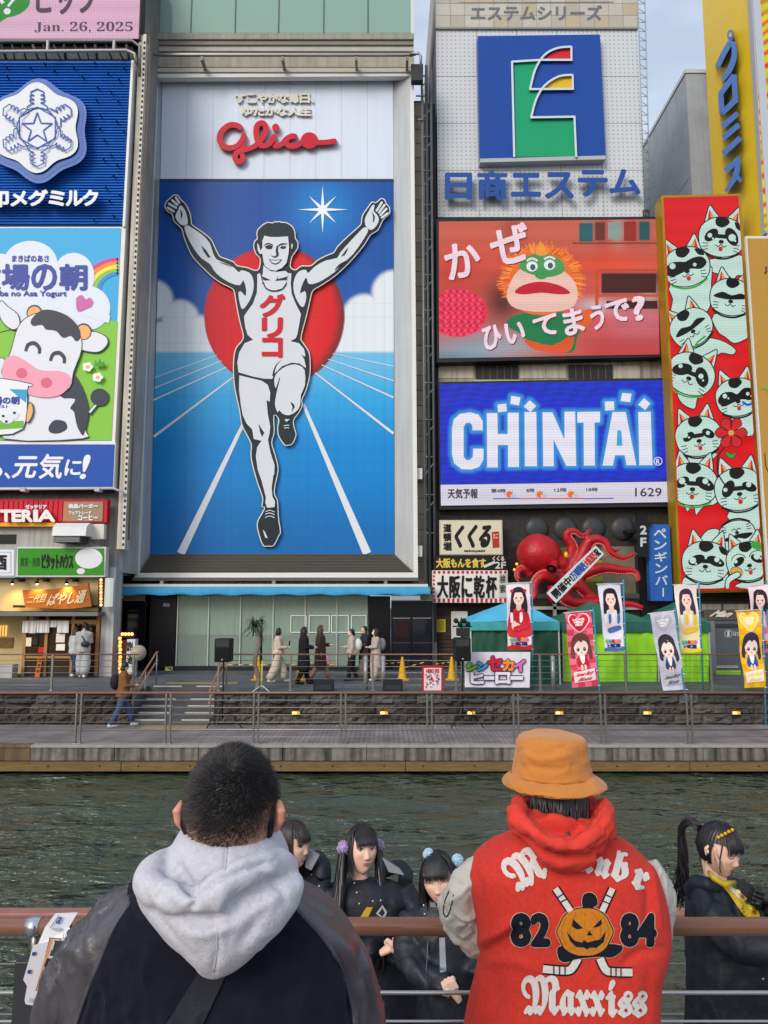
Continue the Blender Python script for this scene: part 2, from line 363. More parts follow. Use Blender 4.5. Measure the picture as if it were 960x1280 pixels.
mb.add([(-300,4.81,-.02),(-16,4.81,-.02),(-16,18.2,-.02),(-300,18.2,-.02),(16,4.81,-.02),(300,4.81,-.02),(300,18.2,-.02),(16,18.2,-.02)],[(0,1,2,3),(4,5,6,7)],wm)
struct('canal_water',mb)
# ---- board-walk material: narrow boards, joints as fine relief
def boards(name,c1,c2,w,along='x',rough=.7):
    m=bpy.data.materials.new(name); m.use_nodes=True; nt=m.node_tree; b=nt.nodes['Principled BSDF']; b.inputs['Roughness'].default_value=rough
    g=nt.nodes.new('ShaderNodeNewGeometry'); mpn=nt.nodes.new('ShaderNodeMapping'); nt.links.new(g.outputs['Position'],mpn.inputs[0])
    if along == 'x': mpn.inputs['Rotation'].default_value=(0,0,R(90))
    br=nt.nodes.new('ShaderNodeTexBrick'); br.inputs['Scale'].default_value=1; br.inputs['Brick Width'].default_value=2.4; br.inputs['Row Height'].default_value=w; br.inputs['Mortar Size'].default_value=.006
    br.inputs['Color1'].default_value=lin(c1)+(1,); br.inputs['Color2'].default_value=lin(c2)+(1,); br.inputs['Mortar'].default_value=tuple(x *.3 for x in lin(c1))+(1,)
    nt.links.new(mpn.outputs[0],br.inputs[0]); n=nt.nodes.new('ShaderNodeTexNoise'); n.inputs['Scale'].default_value=1.2; n.inputs['Detail'].default_value=8; nt.links.new(g.outputs['Position'],n.inputs[0])
    r=nt.nodes.new('ShaderNodeMapRange'); r.inputs[1].default_value=.3; r.inputs[2].default_value=.7; r.inputs[3].default_value=.62; r.inputs[4].default_value=1.15; nt.links.new(n.outputs[0],r.inputs[0])
    mu=nt.nodes.new('ShaderNodeMixRGB'); mu.blend_type='MULTIPLY'; mu.inputs[0].default_value=1; nt.links.new(br.outputs[0],mu.inputs[1]); nt.links.new(r.outputs[0],mu.inputs[2]); nt.links.new(mu.outputs[0],b.inputs['Base Color'])
    bp=nt.nodes.new('ShaderNodeBump'); bp.inputs['Distance'].default_value=.006; bp.invert=True; nt.links.new(br.outputs['Fac'],bp.inputs['Height']); nt.links.new(bp.outputs[0],b.inputs['Normal'])
    return m
MUP=boards('promenade_boards','#565c61','#61676c',.145,'y'); MLOW=boards('walk_boards','#857e7e','#918988',.12,'x')
SX0,SX1=G(165,905,ZL).x,P(268,880,YW).x   # stair opening
SD=1.75
# far upper promenade (with the notch of the stairs)
mb=MB()
mb.box((-60,YW,-1.9),(SX0,70,ZU),MUP); mb.box((SX1,YW,-1.9),(60,70,ZU),MUP); mb.box((SX0,YW+SD,-1.9),(SX1,70,ZU),MUP)
struct('promenade',mb)
struct('lower_walk',MB().box((-60,YQ+.3,.25),(60,YW-.002,ZL),MLOW))
struct('quay_foundation',MB().box((-60,YQ+.45,-1.9),(60,YW-.003,.245),mat('#15171a',.9)))
TAC=mat('#a58c56',.8,var=.2,vscale=9)
struct('tactile_strip',MB().box((P(178,900,20.3).x,20.1,ZL),(P(262,900,20.3).x,20.45,ZL+.006),TAC))
struct('tactile_strip',MB().box((SX0+.3,YW+SD+.3,ZU),(SX1+.2,YW+SD+.65,ZU+.006),TAC))
# quay edge: concrete fascia panels over a timber beam
q=thing('quay_edge','stained grey concrete quay edge over a brown timber beam above the water','quay edge',(0,YQ,0)); q['kind']='structure'; del q['category']
CON=mat('#7f7b74',.85,var=.35,vscale=5,streak=.75,bump=.01,bscale=8); CONB=mat('#75614a',.85,var=.3,vscale=4,streak=.5); CAP=mat('#9a9894',.8,var=.2,vscale=6)
zt=ZL-.002; zf=P(480,951,YQ).z; zb=P(480,965,YQ).z; x=-16.; k=0; xs=P(112,940,YQ).x
pan=None
while x < 16:
    w=1.95
    m=CONB if x+w < xs+.2 else CON
    MB().box((x+.006,YQ,zf),(x+w-.006,YQ+.2,zt-.05),m,.01).build('concrete_panel',q)
    MB().box((x+.003,YQ-.03,zt-.05),(x+w-.003,YQ+.2,zt+.012),CAP if m is CON else CONB,.008).build('edge_stone',q)
    x += w
x=-16.
while x < 16:
    MB().box((x+.005,YQ+.05,zb),(x+3.3-.005,YQ+.25,zf-.008),mat('#7a6342',.7,var=.35,vscale=3,stretch=(1,1,8)),.012).build('timber_beam',q)
    for s in (.4,1.6,2.8): MB().sphere((x+s,YQ+.045,(zb+zf)/2),.022,DSTEEL,8,5).build('bolt',q)
    x += 3.3
x=-15.5
while x < 16: MB().tube([(x,YQ+.5,-1.9),(x,YQ+.5,zb)],.14,mat('#24221f',.8),10).build('pile',q); x += 2.2
# retaining wall of rough-hewn stones, each its own piece
w=thing('stone_wall','dark rough-hewn stone retaining wall with small amber lamps along the lower walk','retaining wall',(0,YW,ZL))
variants=[]
STS=[mat(c,.92,var=.5,vscale=9,bump=.03,bscale=14) for c in ('#4f4946','#5d5753','#443f3c')]
for v in range(12):
    mb=MB(); nx,nz=11,6; L,H=.5,.262; vs=[]
    for j in range(nz):
        for i in range(nx):
            u,t=i/(nx-1),j/(nz-1); e=min(u,1-u,t,1-t)*4
            h=-.02-(.06+.13*noise.noise((u *3+v *7,t *2.4,v))+.05*noise.noise((u *8,t *6,v *5.)))*min(1,e) ** .5 if e > 0 else 0
            vs.append((u *L,h+.02*noise.noise((u *9,t *9,v *3.3)),t *H))
    mb.add(vs,[(j *nx+i,j *nx+i+1,(j+1)*nx+i+1,(j+1)*nx+i) for j in range(nz-1) for i in range(nx-1)],STS[v % 3])
    mb.v=[p_+ORG[w.name] for p_ in mb.v]; me_o=mb.build('stone',w); variants.append(me_o.data); bpy.data.objects.remove(me_o)
def stones(x0,x1):
    for r in range(3):
        x=x0+(-.25 if r % 2 else 0)
        while x < x1-.02:
            wd=random.uniform(.34,.95); a=max(x,x0); bnd=min(x+wd,x1)
            if bnd-a > .08:
                o=bpy.data.objects.new('stone',random.choice(variants)); COL.objects.link(o); o.parent=w; ORG[o.name]=ORG[w.name]
                o.location=(a+.006,-.004,r *.268+.004); o.scale=((bnd-a-.012)/.5,random.uniform(.8,1.3),1)
            x += wd
stones(-11.6,SX0-.05); stones(SX1+.05,11.6)
mb=MB().box((-14,YW-.008,ZL),(SX0,YW-.001,ZU-.06),mat('#3a3634',.9)).box((SX1,YW-.008,ZL),(14,YW-.001,ZU-.06),mat('#3a3634',.9)); mb.build('mortar_backing',w)
MB().box((-14,YW-.09,ZU-.05),(SX0,YW+.15,ZU+.015),mat('#58595b',.7,var=.2)).build('coping',w); MB().box((SX1,YW-.09,ZU-.05),(14,YW+.15,ZU+.015),mat('#58595b',.7,var=.2)).build('coping',w)
for px in (370,480,589,699,809,920,137):
    if px == 137: continue
    c=P(px,891,YW-.14)
    l=thing('wall_lamp','amber lamp in the stone wall, %s' % {370: 'nearest the stairs',480: 'below the pair of black stage monitors at centre',589: 'behind the legs of the right speaker stand',699: 'below the pink heart banner',809: 'below the grey-haired character banner',920: 'below the yellow heart banner'}[px],'wall lamp',c,'amber lamps along the stone wall')
    MB().box((c.x-.13,YW-.16,c.z-.06),(c.x+.13,YW-.02,c.z+.06),mat('#5b5040',.6),.01).build('housing',l)
    MB().box((c.x-.10,YW-.166,c.z-.035),(c.x+.02,YW-.158,c.z+.035),mat('#ffcf70',.4,emit=1.6)).box((c.x+.021,YW-.166,c.z-.035),(c.x+.1,YW-.158,c.z+.035),mat('#ff9c2e',.4,emit=1.1)).build('lens',l)
# stairs
st=thing('stairs','dark stairs with bright nosings cutting up through the stone wall','stairs',(SX0,YW,ZL)); st['kind']='structure'; del st['category']
nst=6; STM=mat('#55565a',.75,var=.2); NOSE=mat('#b5b1a7',.6)
for i in range(nst):
    z=ZL+(ZU-ZL)*(i+1)/nst; y=YW-.1+(SD+.1)*i/nst
    MB().box((SX0+.004,y,ZL-.3),(SX1-.004,YW+SD-.004+i *.0,z-.004*(i == nst-1)),STM).build('step',st)
    for a,bb in ((.06,.43),(.62,.97)):
        MB().box((SX0+(SX1-SX0)*a,y-.012,z-.03),(SX0+(SX1-SX0)*bb,y+.03,z+.006),NOSE).build('nosing',st)
# near side: two walks
struct('near_lower_walk',MB().box((-40,2.5,-1.9),(40,4.8,ZG),boards('near_boards','#6f6a68','#7b7573',.14,'y')))
struct('near_upper_walk',MB().box((-40,-30,-1.9),(40,2.494,ZM),mat('#74706c',.8,var=.2,vscale=2)))
# ---------------------------------------------------------------- railings
def railing(name,label,cat,Y,z0,xa,xb,ztop,rr,posts,bars,pr=.022,rail_m=RAILBROWN,br=.008,group=None,low=None,double=0.):
    t=thing(name,label,cat,((xa+xb)/2,Y,z0),group)
    MB().tube([(xa,Y,ztop),(xb,Y,ztop)],rr,rail_m,12).build('handrail',t)
    for x in posts:
        for dx in ((-double,double) if double else (0,)):
            MB().box((x+dx-pr,Y-.03,z0),(x+dx+pr,Y+.03,ztop-rr),STEEL,.006).build('post',t)
        MB().box((x-pr-double-.03,Y-.05,z0),(x+pr+double+.03,Y+.05,z0+.03),STEEL,.004).build('foot_plate',t)
    for k in range(bars):
        z=z0+(ztop-z0)*(k+1)/(bars+1)
        MB().tube([(xa,Y,z),(xb,Y,z)],br if not (low and k == low-1) else br *2.6,STEEL,6).build('rail_wire',t)
    return t
yq=YQ+.12; zq=P(480,866,yq).z
px_posts=[-10,98,210,320,429,537,645,754,862,972]
railing('railing','long brown-topped steel railing along the water edge of the lower walk','railing',yq,ZL,-12.5,12.5,zq,.027,[P(p,900,yq).x for p in px_posts],6,.02,br=.008,low=2,double=.055)
yu=YW+.12; zu=P(480,818,yu).z
railing('railing','brown-topped railing on the upper promenade in front of the green tents and banners','railing',yu,ZU,P(272,840,yu).x,12.5,zu,.02,[P(p,845,yu).x for p in (273,363,466,570,675,782,889)],5,.028)
railing('railing','brown-topped railing on the upper promenade in front of the noodle shop','railing',yu,ZU,-12.5,P(172,840,yu).x,zu,.02,[P(p,845,yu).x for p in (-45,65,166)],5,.028)
for px in (457,479,692):
    t=thing('bollard',{457: 'slim steel bollard at the railing left of the right stage monitor',479: 'slim steel bollard directly behind the right stage monitor',692: 'slim steel bollard in front of the dark side of the green tent'}[px],'bollard',P(px,864,YW+.5)-Vector((0,0,0)),'steel bollards behind the railing')
    c=ORG[t.name]; MB().tube([(c.x,c.y,ZU),(c.x,c.y,ZU+.92)],.06,mat('#a4a6a6',.4,.5,var=.1),12).build('tube',t); MB().sphere((c.x,c.y,ZU+.92),(.06,.06,.03),STEEL,12,6).build('cap',t)
def stair_rail(px,label):
    x=P(px,880,YW).x; t=thing('stair_handrail',label,'handrail',(x,YW,ZL),'handrails beside the stairs')
    for dz in (0.,-.28):
        a=Vector((x,YW-.15,ZL+.95+dz)); bb=Vector((x,YW+SD+.1,ZU+.95+dz))
        MB().tube([a+Vector((0,-.12,-.1)),a,bb,bb+Vector((0,.15,0))],.024,mat('#a5705a',.35,0,var=.1),10).build('handrail',t)
    for yy,zb_,zt_ in ((YW-.12,ZL,ZL+.95),(YW+SD *.5,ZL+.4,ZL+1.36),(YW+SD+.15,ZU,ZU+.95)):
        MB().tube([(x,yy,zb_),(x,yy,zt_)],.02,STEEL,8).build('post',t)
stair_rail(168,'pair of sloping brown handrails on the left side of the stairs'); stair_rail(264,'pair of sloping brown handrails on the right side of the stairs')
# near railing (in front of the two people) and the lower one behind the four performers
YR=2.41; zr=P(480,1158,YR).z
t=thing('railing','thick brown handrail right behind the two people in jackets, with steel wires below','railing',(0,YR,ZM))
NEARR=mat('#76503f',.28,var=.18,vscale=30,stretch=(.12,1,1),coat=.5,bump=.0006,bscale=60)
MB().tube([(-3,YR,zr),(3.4,YR,zr)],.026,NEARR,24).build('handrail',t)
for y in (1243,1279): MB().tube([(-3,YR+.01,P(480,y,YR).z),(3.4,YR+.01,P(480,y,YR).z)],.006 if y == 1243 else .004,mat('#b5b7b8',.3,.8),10).build('rail_wire',t)
for z in (2.25,2.45): MB().tube([(-3,YR+.01,z),(3.4,YR+.01,z)],.005,STEEL,8).build('rail_wire',t)
for px in (43,1100,-900):
    x=P(px,1160,YR).x
    MB().box((x-.05,YR-.012,ZM),(x+.042,YR+.03,P(40,1200,YR).z),mat('#44464a',.45,.5,var=.15),.004).build('post',t)
    mb=MB(); ring=[(x+.0-.02,YR,zr),(x+.02,YR,zr)]
    mb.tube(ring,.0285,mat('#c4c8cc',.22,.9),24); mb.build('bracket',t)
    MB().tube([(x+.004,YR,zr-.02),(x+.004,YR,P(40,1203,YR).z)],.012,STEEL,10).build('bracket_stem',t)
YR2=4.62; zr2=P(480,1141.5,YR2).z
t=thing('railing','brown-pink handrail beyond the four performers, at the edge of the near water','railing',(0,YR2,ZG))
MB().box((-5,YR2-.045,zr2-.018),(5,YR2+.045,zr2+.016),mat('#9b6b62',.4,var=.12,vscale=9),.008).build('handrail',t)
for y in (1205,1268,1330): MB().tube([(-5,YR2,P(480,y,YR2).z),(5,YR2,P(480,y,YR2).z)],.006,STEEL,8).build('rail_wire',t)
for px in (-300,180,660,1140): x=P(px,1200,YR2).x; MB().box((x-.02,YR2-.02,ZG),(x+.02,YR2+.02,zr2-.018),STEEL,.004).build('post',t)
# ================================================================ BUILDINGS
def wallm(h,st=.25,**k): return mat(h,.8,var=.14,vscale=1.1,streak=st,bump=.004,bscale=25,**k)
LBW=wallm('#a3a29f',.3)
# left building: wall mass behind the advertising, curved grey corner, ground-floor shop
lb=thing('shop_building','grey concrete building at the left edge carrying the blue signs over a noodle shop','building',(P(60,846,25).x,25,ZU))
xr=P(151,640,25.2).x; xc=P(124,800,25).x
mb=MB(); mb.box((-30,25.35,ZU+3.4),(xr-.3,44,27),LBW)
pts=[(xr-.3,25.35)]+[(xr-.3+.3*math.sin(R(a)),25.65-.3*math.cos(R(a))) for a in range(10,91,16)]+[(xr,44),(xr-.3,44)]
mb.prism([(x,y,ZU+3.45) for x,y in pts],(0,0,24),LBW,True)
mb.build('wall',lb)
xk=P(163,400,24.8).x; MB().box((xk-.13,24.8,ZU+4.2),(xk+.03,25.6,24.5),wallm('#c9c3b6',.4)).build('corner_trim',lb)
MB().box((xk+.05,24.75,ZU+4.2),(xk+.15,24.8,24.5),mat('#cfcbc2',.5,var=.15)).build('cable_ladder',lb); mb=MB(); z=ZU+4.3
while z < 24.3: mb.box((xk+.07,24.735,z),(xk+.13,24.752,z+.09),mat('#2b2a28',.7)); z += .21
mb.build('ladder_slots',lb)['kind']='stuff'
MB().tube([(xk+.22,24.9,ZU+4.5),(xk+.22,24.9,24.5)],.035,mat('#7d6b58',.6,var=.3),8).build('pipe',lb)
MB().box((xc,25.1,ZU),(P(141,800,25.1).x,25.8,ZU+3.6),wallm('#b2b3b3')).build('column',lb)
mb=MB(); zc=P(60,683,25).z
mb.box((-30,25.0,P(60,724,25).z),(P(124,700,25).x,25.34,ZU+5.4),wallm('#aeaca7')); mb.build('upper_wall',lb)
CRW=mat('#c9b480',.7,var=.1)
mb=MB(); mb.box((-30,25.05,P(60,764,25).z),(P(122,740,25).x,25.4,P(60,722,25).z),CRW); mb.build('shop_fascia',lb)
MB().box((-30,25.9,ZU),(P(25,800,25).x,26.3,ZU+2.5),CRW).build('plaster_wall',lb)
MB().box((-30,24.5,P(60,770,24.5).z),(P(122,770,24.5).x,25.9,P(60,765,24.5).z),mat('#6d6f70',.5,.3)).build('canopy',lb)
MB().box((-30,26.9,ZU),(xc,27.1,ZU+3.4),mat('#6b3d1e',.7,var=.4,vscale=3)).build('shop_interior_wall',lb)
MB().box((-30,25,ZU+.002),(xc,27,ZU+.012),mat('#3e3833',.8)).build('shop_floor',lb)
WOOD=mat('#a77c4e',.6,var=.25,vscale=5,stretch=(6,6,1))
for px in (30,57,90,121):
    x=P(px,800,25).x; MB().box((x-.05,25.02,ZU),(x+.05,25.14,P(60,766,25).z),WOOD,.006).build('door_post',lb)
MB().box((P(30,770,25).x,25.0,P(60,778,25).z-.04),(P(121,770,25).x,25.12,P(60,776,25).z+.03),WOOD).build('lintel',lb)
for a,bb in ((32,55),(59,88)):
    MB().pbox(a,780,bb,842,25.08,.012,glass('#5a4632',.05,.55)).build('door_pane',lb)
    MB().pbox(a,820,bb,823,25.05,.05,WOOD).build('door_rail',lb)
    MB().pbox(a,822,bb,845,25.1,.03,mat('#23262b',.5)).build('door_panel',lb)
for i,(x0,y0,x1,y1,c) in enumerate([(31,797,39,808,'#e9dcc0'),(40,796,47,806,'#2b2622'),(70,792,81,803,'#e5ddd0'),(70,805,81,813,'#efe8da'),(48,809,55,816,'#c8232b')]):
    MB().pbox(x0,y0,x1,y1,25.03,.01,mat(c,.6)).build('notice',lb)
# shop shelves glimpsed behind
for i in range(5):
    for j in range(3):
        MB().pbox(96+i *5,777+j *7,100+i *5,782+j *7,26.85,.05,mat(['#e2c9a3','#7a4a2a','#c9653d','#e8e2d2'][(i+j) % 4],.6)).build('menu_card',lb)
MB().pbox(-2,782,8,795,25.85,.04,mat('#ffb45c',.5,emit=1.2)).build('lit_window',lb)
for i in range(3): MB().pbox(-2+i *3.6,782,-1.2+i *3.6,795,25.83,.015,mat('#5b3d22',.6)).build('lattice_bar',lb)
MB().pbox(-3,797,16,810,25.86,.03,mat('#8a6a44',.7,var=.5,vscale=20)).build('menu_board',lb)
MB().box((-14,24.6,ZU),(P(15,840,24.6).x,25.0,ZU+.42),mat('#aaa9a4',.8,var=.15)).build('plinth',lb)
MB().pbox(-10,668,20,680,24.98,.03,mat('#16191c',.3)).build('window',lb)
MB().pbox(-10,458,20,468,24.98,.03,mat('#16191c',.3)).build('window',lb)
# dark gap with pipes, cable ladder
gp=thing('service_shaft','dark gap with pipes and cable ladder left of the tall framed sign','service shaft',(P(172,838,26.8).x,26.8,ZU))
MB().box((P(120,838,27.6).x,28.3,ZU),(P(200,838,27.6).x,29,27),mat('#2a2724',.9,var=.4,streak=.4)).build('back_wall',gp)
for i,(px,c,r) in enumerate([(158,'#c9c7c0',.04),(162,'#55504a',.05),(167.5,'#6b5a4a',.04),(155,'#8c8579',.04),(165,'#8d8b86',.03)]):
    MB().tube([(P(px,640,26.8).x,26.85+.1*i,ZU+3.6),(P(px,640,26.8).x,26.85+.1*i,27)],r,mat(c,.6,var=.3),8).build('pipe',gp)
xa=P(160,640,26.6).x
for dx in (-.07,.07): MB().tube([(xa+dx,26.6,ZU+5),(xa+dx,26.6,26)],.014,STEEL,6).build('ladder_rail',gp)
z=ZU+5
mb=MB()
while z < 26: mb.box((xa-.07,26.59,z),(xa+.07,26.61,z+.05),mat('#3c3a38',.6)); z += .22
mb.build('ladder_rungs',gp).__setitem__('kind','stuff')
for i in range(22):
    z=ZU+4+i *1.02; MB().box((P(159.5,640,26.9).x-.1,26.95,z),(P(159.5,640,26.9).x+.12,27.2,z+random.uniform(.15,.5)),mat(random.choice(['#6d665c','#3e3a36','#8d8a84']),.7)).build('junction_box',gp)
# middle building: the tall framed sign hangs on it; glass floor on top, glass foyer below
mbd=thing('glass_building','modern building with a green glass top floor and glazed foyer behind the tall framed sign','building',(P(340,838,YF).x,YF,ZU))
zs=P(340,738,YF).z
MB().box((P(192,640,28.3).x,28.25,zs),(P(516,640,28.3).x,45,P(340,70,28.3).z),mat('#6c6b68',.7,var=.1)).build('wall',mbd)
MB().box((P(142,800,YF).x,YF-.3,zs-.05),(P(541,800,YF).x,29,zs+.15),mat('#4c4c4c',.7)).build('soffit',mbd)
# foyer
DG=mat('#0f1216',.12,0,spec=.6); DG2=mat('#13161b',.2)
for x0,x1,y0,m in ((142,181,752,DG),(186,219,743,mat('#11131a',.35)),(461,488,745,mat('#0e1014',.3)),(489,540,750,DG2)):
    a,bb=P(x0,800,YF).x,P(x1,800,YF).x; MB().box((a,YF,ZU+.05),(bb,YF+.3,P(300,y0,YF).z),m,.01).build('dark_panel',mbd)
for x0,x1 in ((143,181),(489,540)):
    mb=MB()
    for k in range(7): mb.box((P(x0,750,YF).x,YF-.02 ,P(300,741.5+k *1.5,YF).z-.012),(P(x1,750,YF).x,YF+.1,P(300,741.5+k *1.5,YF).z+.012),mat('#b9b4a4',.6))
    mb.build('vent_louvre',mbd)['kind']='stuff'
for i,(x0,y0,x1,y1) in enumerate([(491,772,513,838),(516,772,539,838)]):
    MB().pbox(x0,y0,x1,y1,YF-.012,.01,mat('#1c2027',.05,spec=.8)).build('window',mbd)
    MB().pbox(x0,y0,x1,y0+1.3,YF-.03,.02,mat('#77787a',.4)).build('window_frame',mbd)
    MB().pbox(x0,803,x1,804.3,YF-.03,.02,mat('#3a3c3f',.4)).build('window_rail',mbd)
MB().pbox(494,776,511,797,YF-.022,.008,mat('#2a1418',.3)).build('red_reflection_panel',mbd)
pane_x=[221,260,300,341,381,421,460]
for i in range(len(pane_x)-1):
    a,bb=P(pane_x[i],800,YF).x,P(pane_x[i+1],800,YF).x
    MB().box((a+.015,YF+.04,ZU+.16),(bb-.015,YF+.052,P(300,744,YF).z),glass('#bccac1',.02,.66)).build('glass_pane',mbd)
    MB().box((a-.018,YF-.02,ZU+.16),(a+.018,YF+.12,P(300,744,YF).z),mat('#b9c0b8',.4,.3)).build('mullion',mbd)
MB().box((P(219,800,YF).x,YF-.04,ZU),(P(461,800,YF).x,YF+.2,ZU+.16),mat('#22252a',.4)).build('sill',mbd)
cm=mat('#d3d8c9',.9,var=.1,vscale=.8)
mb=MB(); nxx=160; xa,xb=P(221,800,28.6).x,P(462,800,28.6).x; vs=[]
for i in range(nxx+1):
    x=xa+(xb-xa)*i/nxx; y=27.75+.05*math.sin(i *1.1)+.04*math.sin(i *2.7+math.sin(i *.3)*3); vs += [(x,y,ZU+1.25),(x,y,ZU+3.6)]
mb.add(vs,[(2*i,2*i+2,2*i+3,2*i+1) for i in range(nxx)],cm,True); mb.build('curtain',mbd)
MB().box((xa,28.6,ZU),(xb,28.7,ZU+3.6),mat('#5d6a62',.6,var=.3,vscale=1.5)).build('foyer_wall',mbd)
for i in range(9): x=xa+(xb-xa)*(i+.5)/9; MB().box((x-.25,28.2,ZU),(x+.3,28.5,ZU+.5+.3*(i % 3)),mat(['#8a8f88','#4a4f4c','#a3a096'][i % 3],.6)).build('foyer_display',mbd)
MB().box((P(219,800,YF).x,YF+.1,ZU),(P(462,800,YF).x,29.2,ZU+.02),mat('#6f736b',.5)).build('foyer_floor',mbd)
for i,(x0,x1) in enumerate(((363,383),(386,412),(414,436),(439,458))):
    t0,t1=769,790; Yp=YF-.01
    mb=MB()
    for (a,c,d_,e) in ((x0,t0,x1,t0+1),(x0,t1,x1,t1+1),(x0,t0+1.05,x0+1,t1-.05),(x1-1,t0+1.05,x1,t1-.05)): mb.pbox(a,c,d_,e,Yp,.03,mat('#e4e8e4',.5))
    mb.build('display_frame',mbd)
# awning roll with blue cloth
aw=thing('awning','long rolled blue awning in a white case over the glass foyer','awning',(P(340,738,26.6).x,26.6,P(340,738,26.6).z))
MB().pbox(147,730,535,733.5,26.5,.5,mat('#c9cbc9',.5)).build('case',aw)
a=P(149,733.6,26.5); bb=P(537,733.6,26.5); mb=MB(); vs=[]
for i in range(81):
    x=a.x+(bb.x-a.x)*i/80; sag=.03*math.sin(i *.9)*math.sin(i *.31); vs += [(x,26.52,a.z),(x,26.47+sag *.5,a.z-.2),(x,26.5,a.z-.28-.02*math.sin(i *.7))]
mb.add(vs,[(3*i+j,3*i+3+j,3*i+4+j,3*i+1+j) for i in range(80) for j in (0,1)],mat('#3f9fd0',.6,var=.12,vscale=4),True); mb.build('blue_cloth',aw)
MB().pbox(146,736,149,748,26.5,.5,mat('#d6d2c6',.5)).build('end_cap',aw); MB().pbox(533,736,538,742,26.5,.5,mat('#8f8b83',.5)).build('end_cap',aw)
for px in (200,340,480): MB().pbox(px,726,px+4,731,26.6,1.2,STEEL).build('bracket',aw)
MB().pbox(165,722.5,523,726,26.9,1.3,mat('#5a5b5c',.6)).build('gutter',mbd)
# glass top floor
Yt=27.2
MB().pbox(190,-60,514,44,27.9,.2,mat('#93b3a5',.8,var=.1)).build('inner_wall',mbd)
for i,(x0,y0,x1,y1,c) in enumerate([(211,0,240,28,'#b3cab8'),(246,0,350,30,'#a9c6b4'),(352,0,450,27,'#9fc0b0'),(222,30,262,43,'#7b958a'),(300,28,500,43,'#6f8c86')]):
    MB().pbox(x0,y0-4,x1,y1,27.85-.01*i,.005,mat(c,.8)).build('interior_panel',mbd)
mb=Art(27.7); mb.poly([(430,43)]+[(463+33*math.cos(R(a)),43-23*math.sin(R(a))) for a in range(180,-1,-12)],mat('#46606a',.5)); mb.build('arched_screen',mbd)
for px in (320,338,357,372,386,400): MB().sphere(P(px,35,27.65),.045,mat('#34474b',.5),8,6).build('downlight',mbd)
gx=[187,240,295,349,405,460,516]
for i in range(6):
    MB().pbox(gx[i]+.6,-60,gx[i+1]-.6,41,Yt,.012,glass('#a9c9c0',.02,.45)).build('glass_pane',mbd)
    MB().pbox(gx[i]-.5,-60,gx[i]+.5,41,Yt-.03,.07,mat('#4d5a58',.4)).build('mullion',mbd)
MB().pbox(513.5,-60,517,47,Yt-.05,8,mat('#d3d3cf',.5)).build('corner_post',mbd); MB().pbox(186,-60,188.5,47,Yt-.05,8,mat('#9a9994',.5)).build('corner_post',mbd)
TA=mat('#9a968c',.6,var=.1,streak=.2)
MB().pbox(184,41,517,49,Yt-.12,1,TA,.02).build('sill_band',mbd); MB().pbox(184,50,517,56,Yt-.05,1,mat('#858178',.6,var=.1),.02).build('sill_band',mbd)
MB().pbox(184,57,517,64,Yt+.02,1,mat('#b3b0a8',.6,var=.1),.02).build('sill_band',mbd)
# maintenance walkway above the framed sign
wk=thing('maintenance_walkway','steel maintenance walkway with brackets above the tall framed sign','walkway',P(350,80,26.6))
MB().pbox(186,66,520,68.5,26.5,.06,STEEL).build('rail',wk); MB().tube([P(512,67,26.5),P(524,67,26.5),P(526,70,26.5),P(526,85,26.5)],.05,STEEL,8).build('rail_end',wk)
MB().pbox(188,71,518,84,27.2,.1,mat('#a29d8f',.7,var=.12,streak=.2)).build('back_panel',wk); MB().pbox(188,85,518,90,27.15,.1,mat('#b9b5aa',.7)).build('back_panel',wk)
for px in (188,252,353,445,509):
    a=P(px,70,26.5); c=P(px+5,89,27.1); MB().box((a.x-.04,26.5,c.z),(a.x+.05,27.1,a.z),mat('#77766f',.5,.3)).build('bracket',wk)
MB().pbox(514,80,529,100,26.8,.3,mat('#3a3c3e',.5)).build('motor_box',wk)
# tiled column at the right of the framed sign, made of single tiles
tc_=thing('tiled_column','narrow beige tiled strip of wall between the framed sign and the right tower','building',(P(524,838,27.9).x,27.9,ZU))
xa,xb=P(514,640,27.9).x,P(534,640,27.9).x; z=P(520,742,27.9).z; zt_=P(520,125,27.9).z
MB().box((xa,27.95,z),(xb,36,zt_),mat('#5b5246',.9)).build('backing',tc_)
tilem=[mat(c,.6,var=.12,vscale=2,streak=.25) for c in ('#a59a87','#9d9280','#aca18e')]; k=0
proto={}
while z < zt_-.5:
    if k % 3 not in proto:
        o=MB().box((xa,27.9,z),(xb,27.96,z+.58),tilem[k % 3],.01).build('tile',tc_); proto[k % 3]=(o,z)
    else:
        p0,z0_=proto[k % 3]; o=bpy.data.objects.new('tile',p0.data); COL.objects.link(o); o.parent=tc_; o.location=(0,0,z-z0_); ORG[o.name]=ORG[tc_.name]
    z += .6; k += 1
for y in (585,682): MB().pbox(518,y,528,y+14,27.4,.3,mat('#d9d6cf',.5),.02).build('wall_box',tc_)
# scaffolding of pipes beside the right tower
sc_=thing('pipe_rack','vertical rack of grey pipes and rungs left of the white tower','pipe rack',(P(538,838,27.7).x,27.7,ZU))
for px,c,r in ((531,'#7d8387',.05),(537,'#4f5459',.06),(543,'#5f6468',.05)):
    MB().tube([(P(px,640,27.6).x,27.6,ZU+1),(P(px,640,27.6).x,27.6,P(px,82,27.6).z)],r,mat(c,.5,.4,var=.2),8).build('pipe',sc_)
for i in range(26):
    z=ZU+5+i *.72; x0=P(531,640,27.6).x; x1=P(543,640,27.6).x; z2=z+(.5 if i % 2 else 0)
    MB().tube([(x0,27.58,z),(x1,27.58,z2)],.022,mat('#7b8084',.5,.4),6).build('brace',sc_)
MB().box((P(527,640,28.4).x,28.4,ZU),(P(549,640,28.4).x,30,P(540,130,28.4).z),mat('#2c2d2e',.8,var=.2)).build('shadow_wall',sc_)
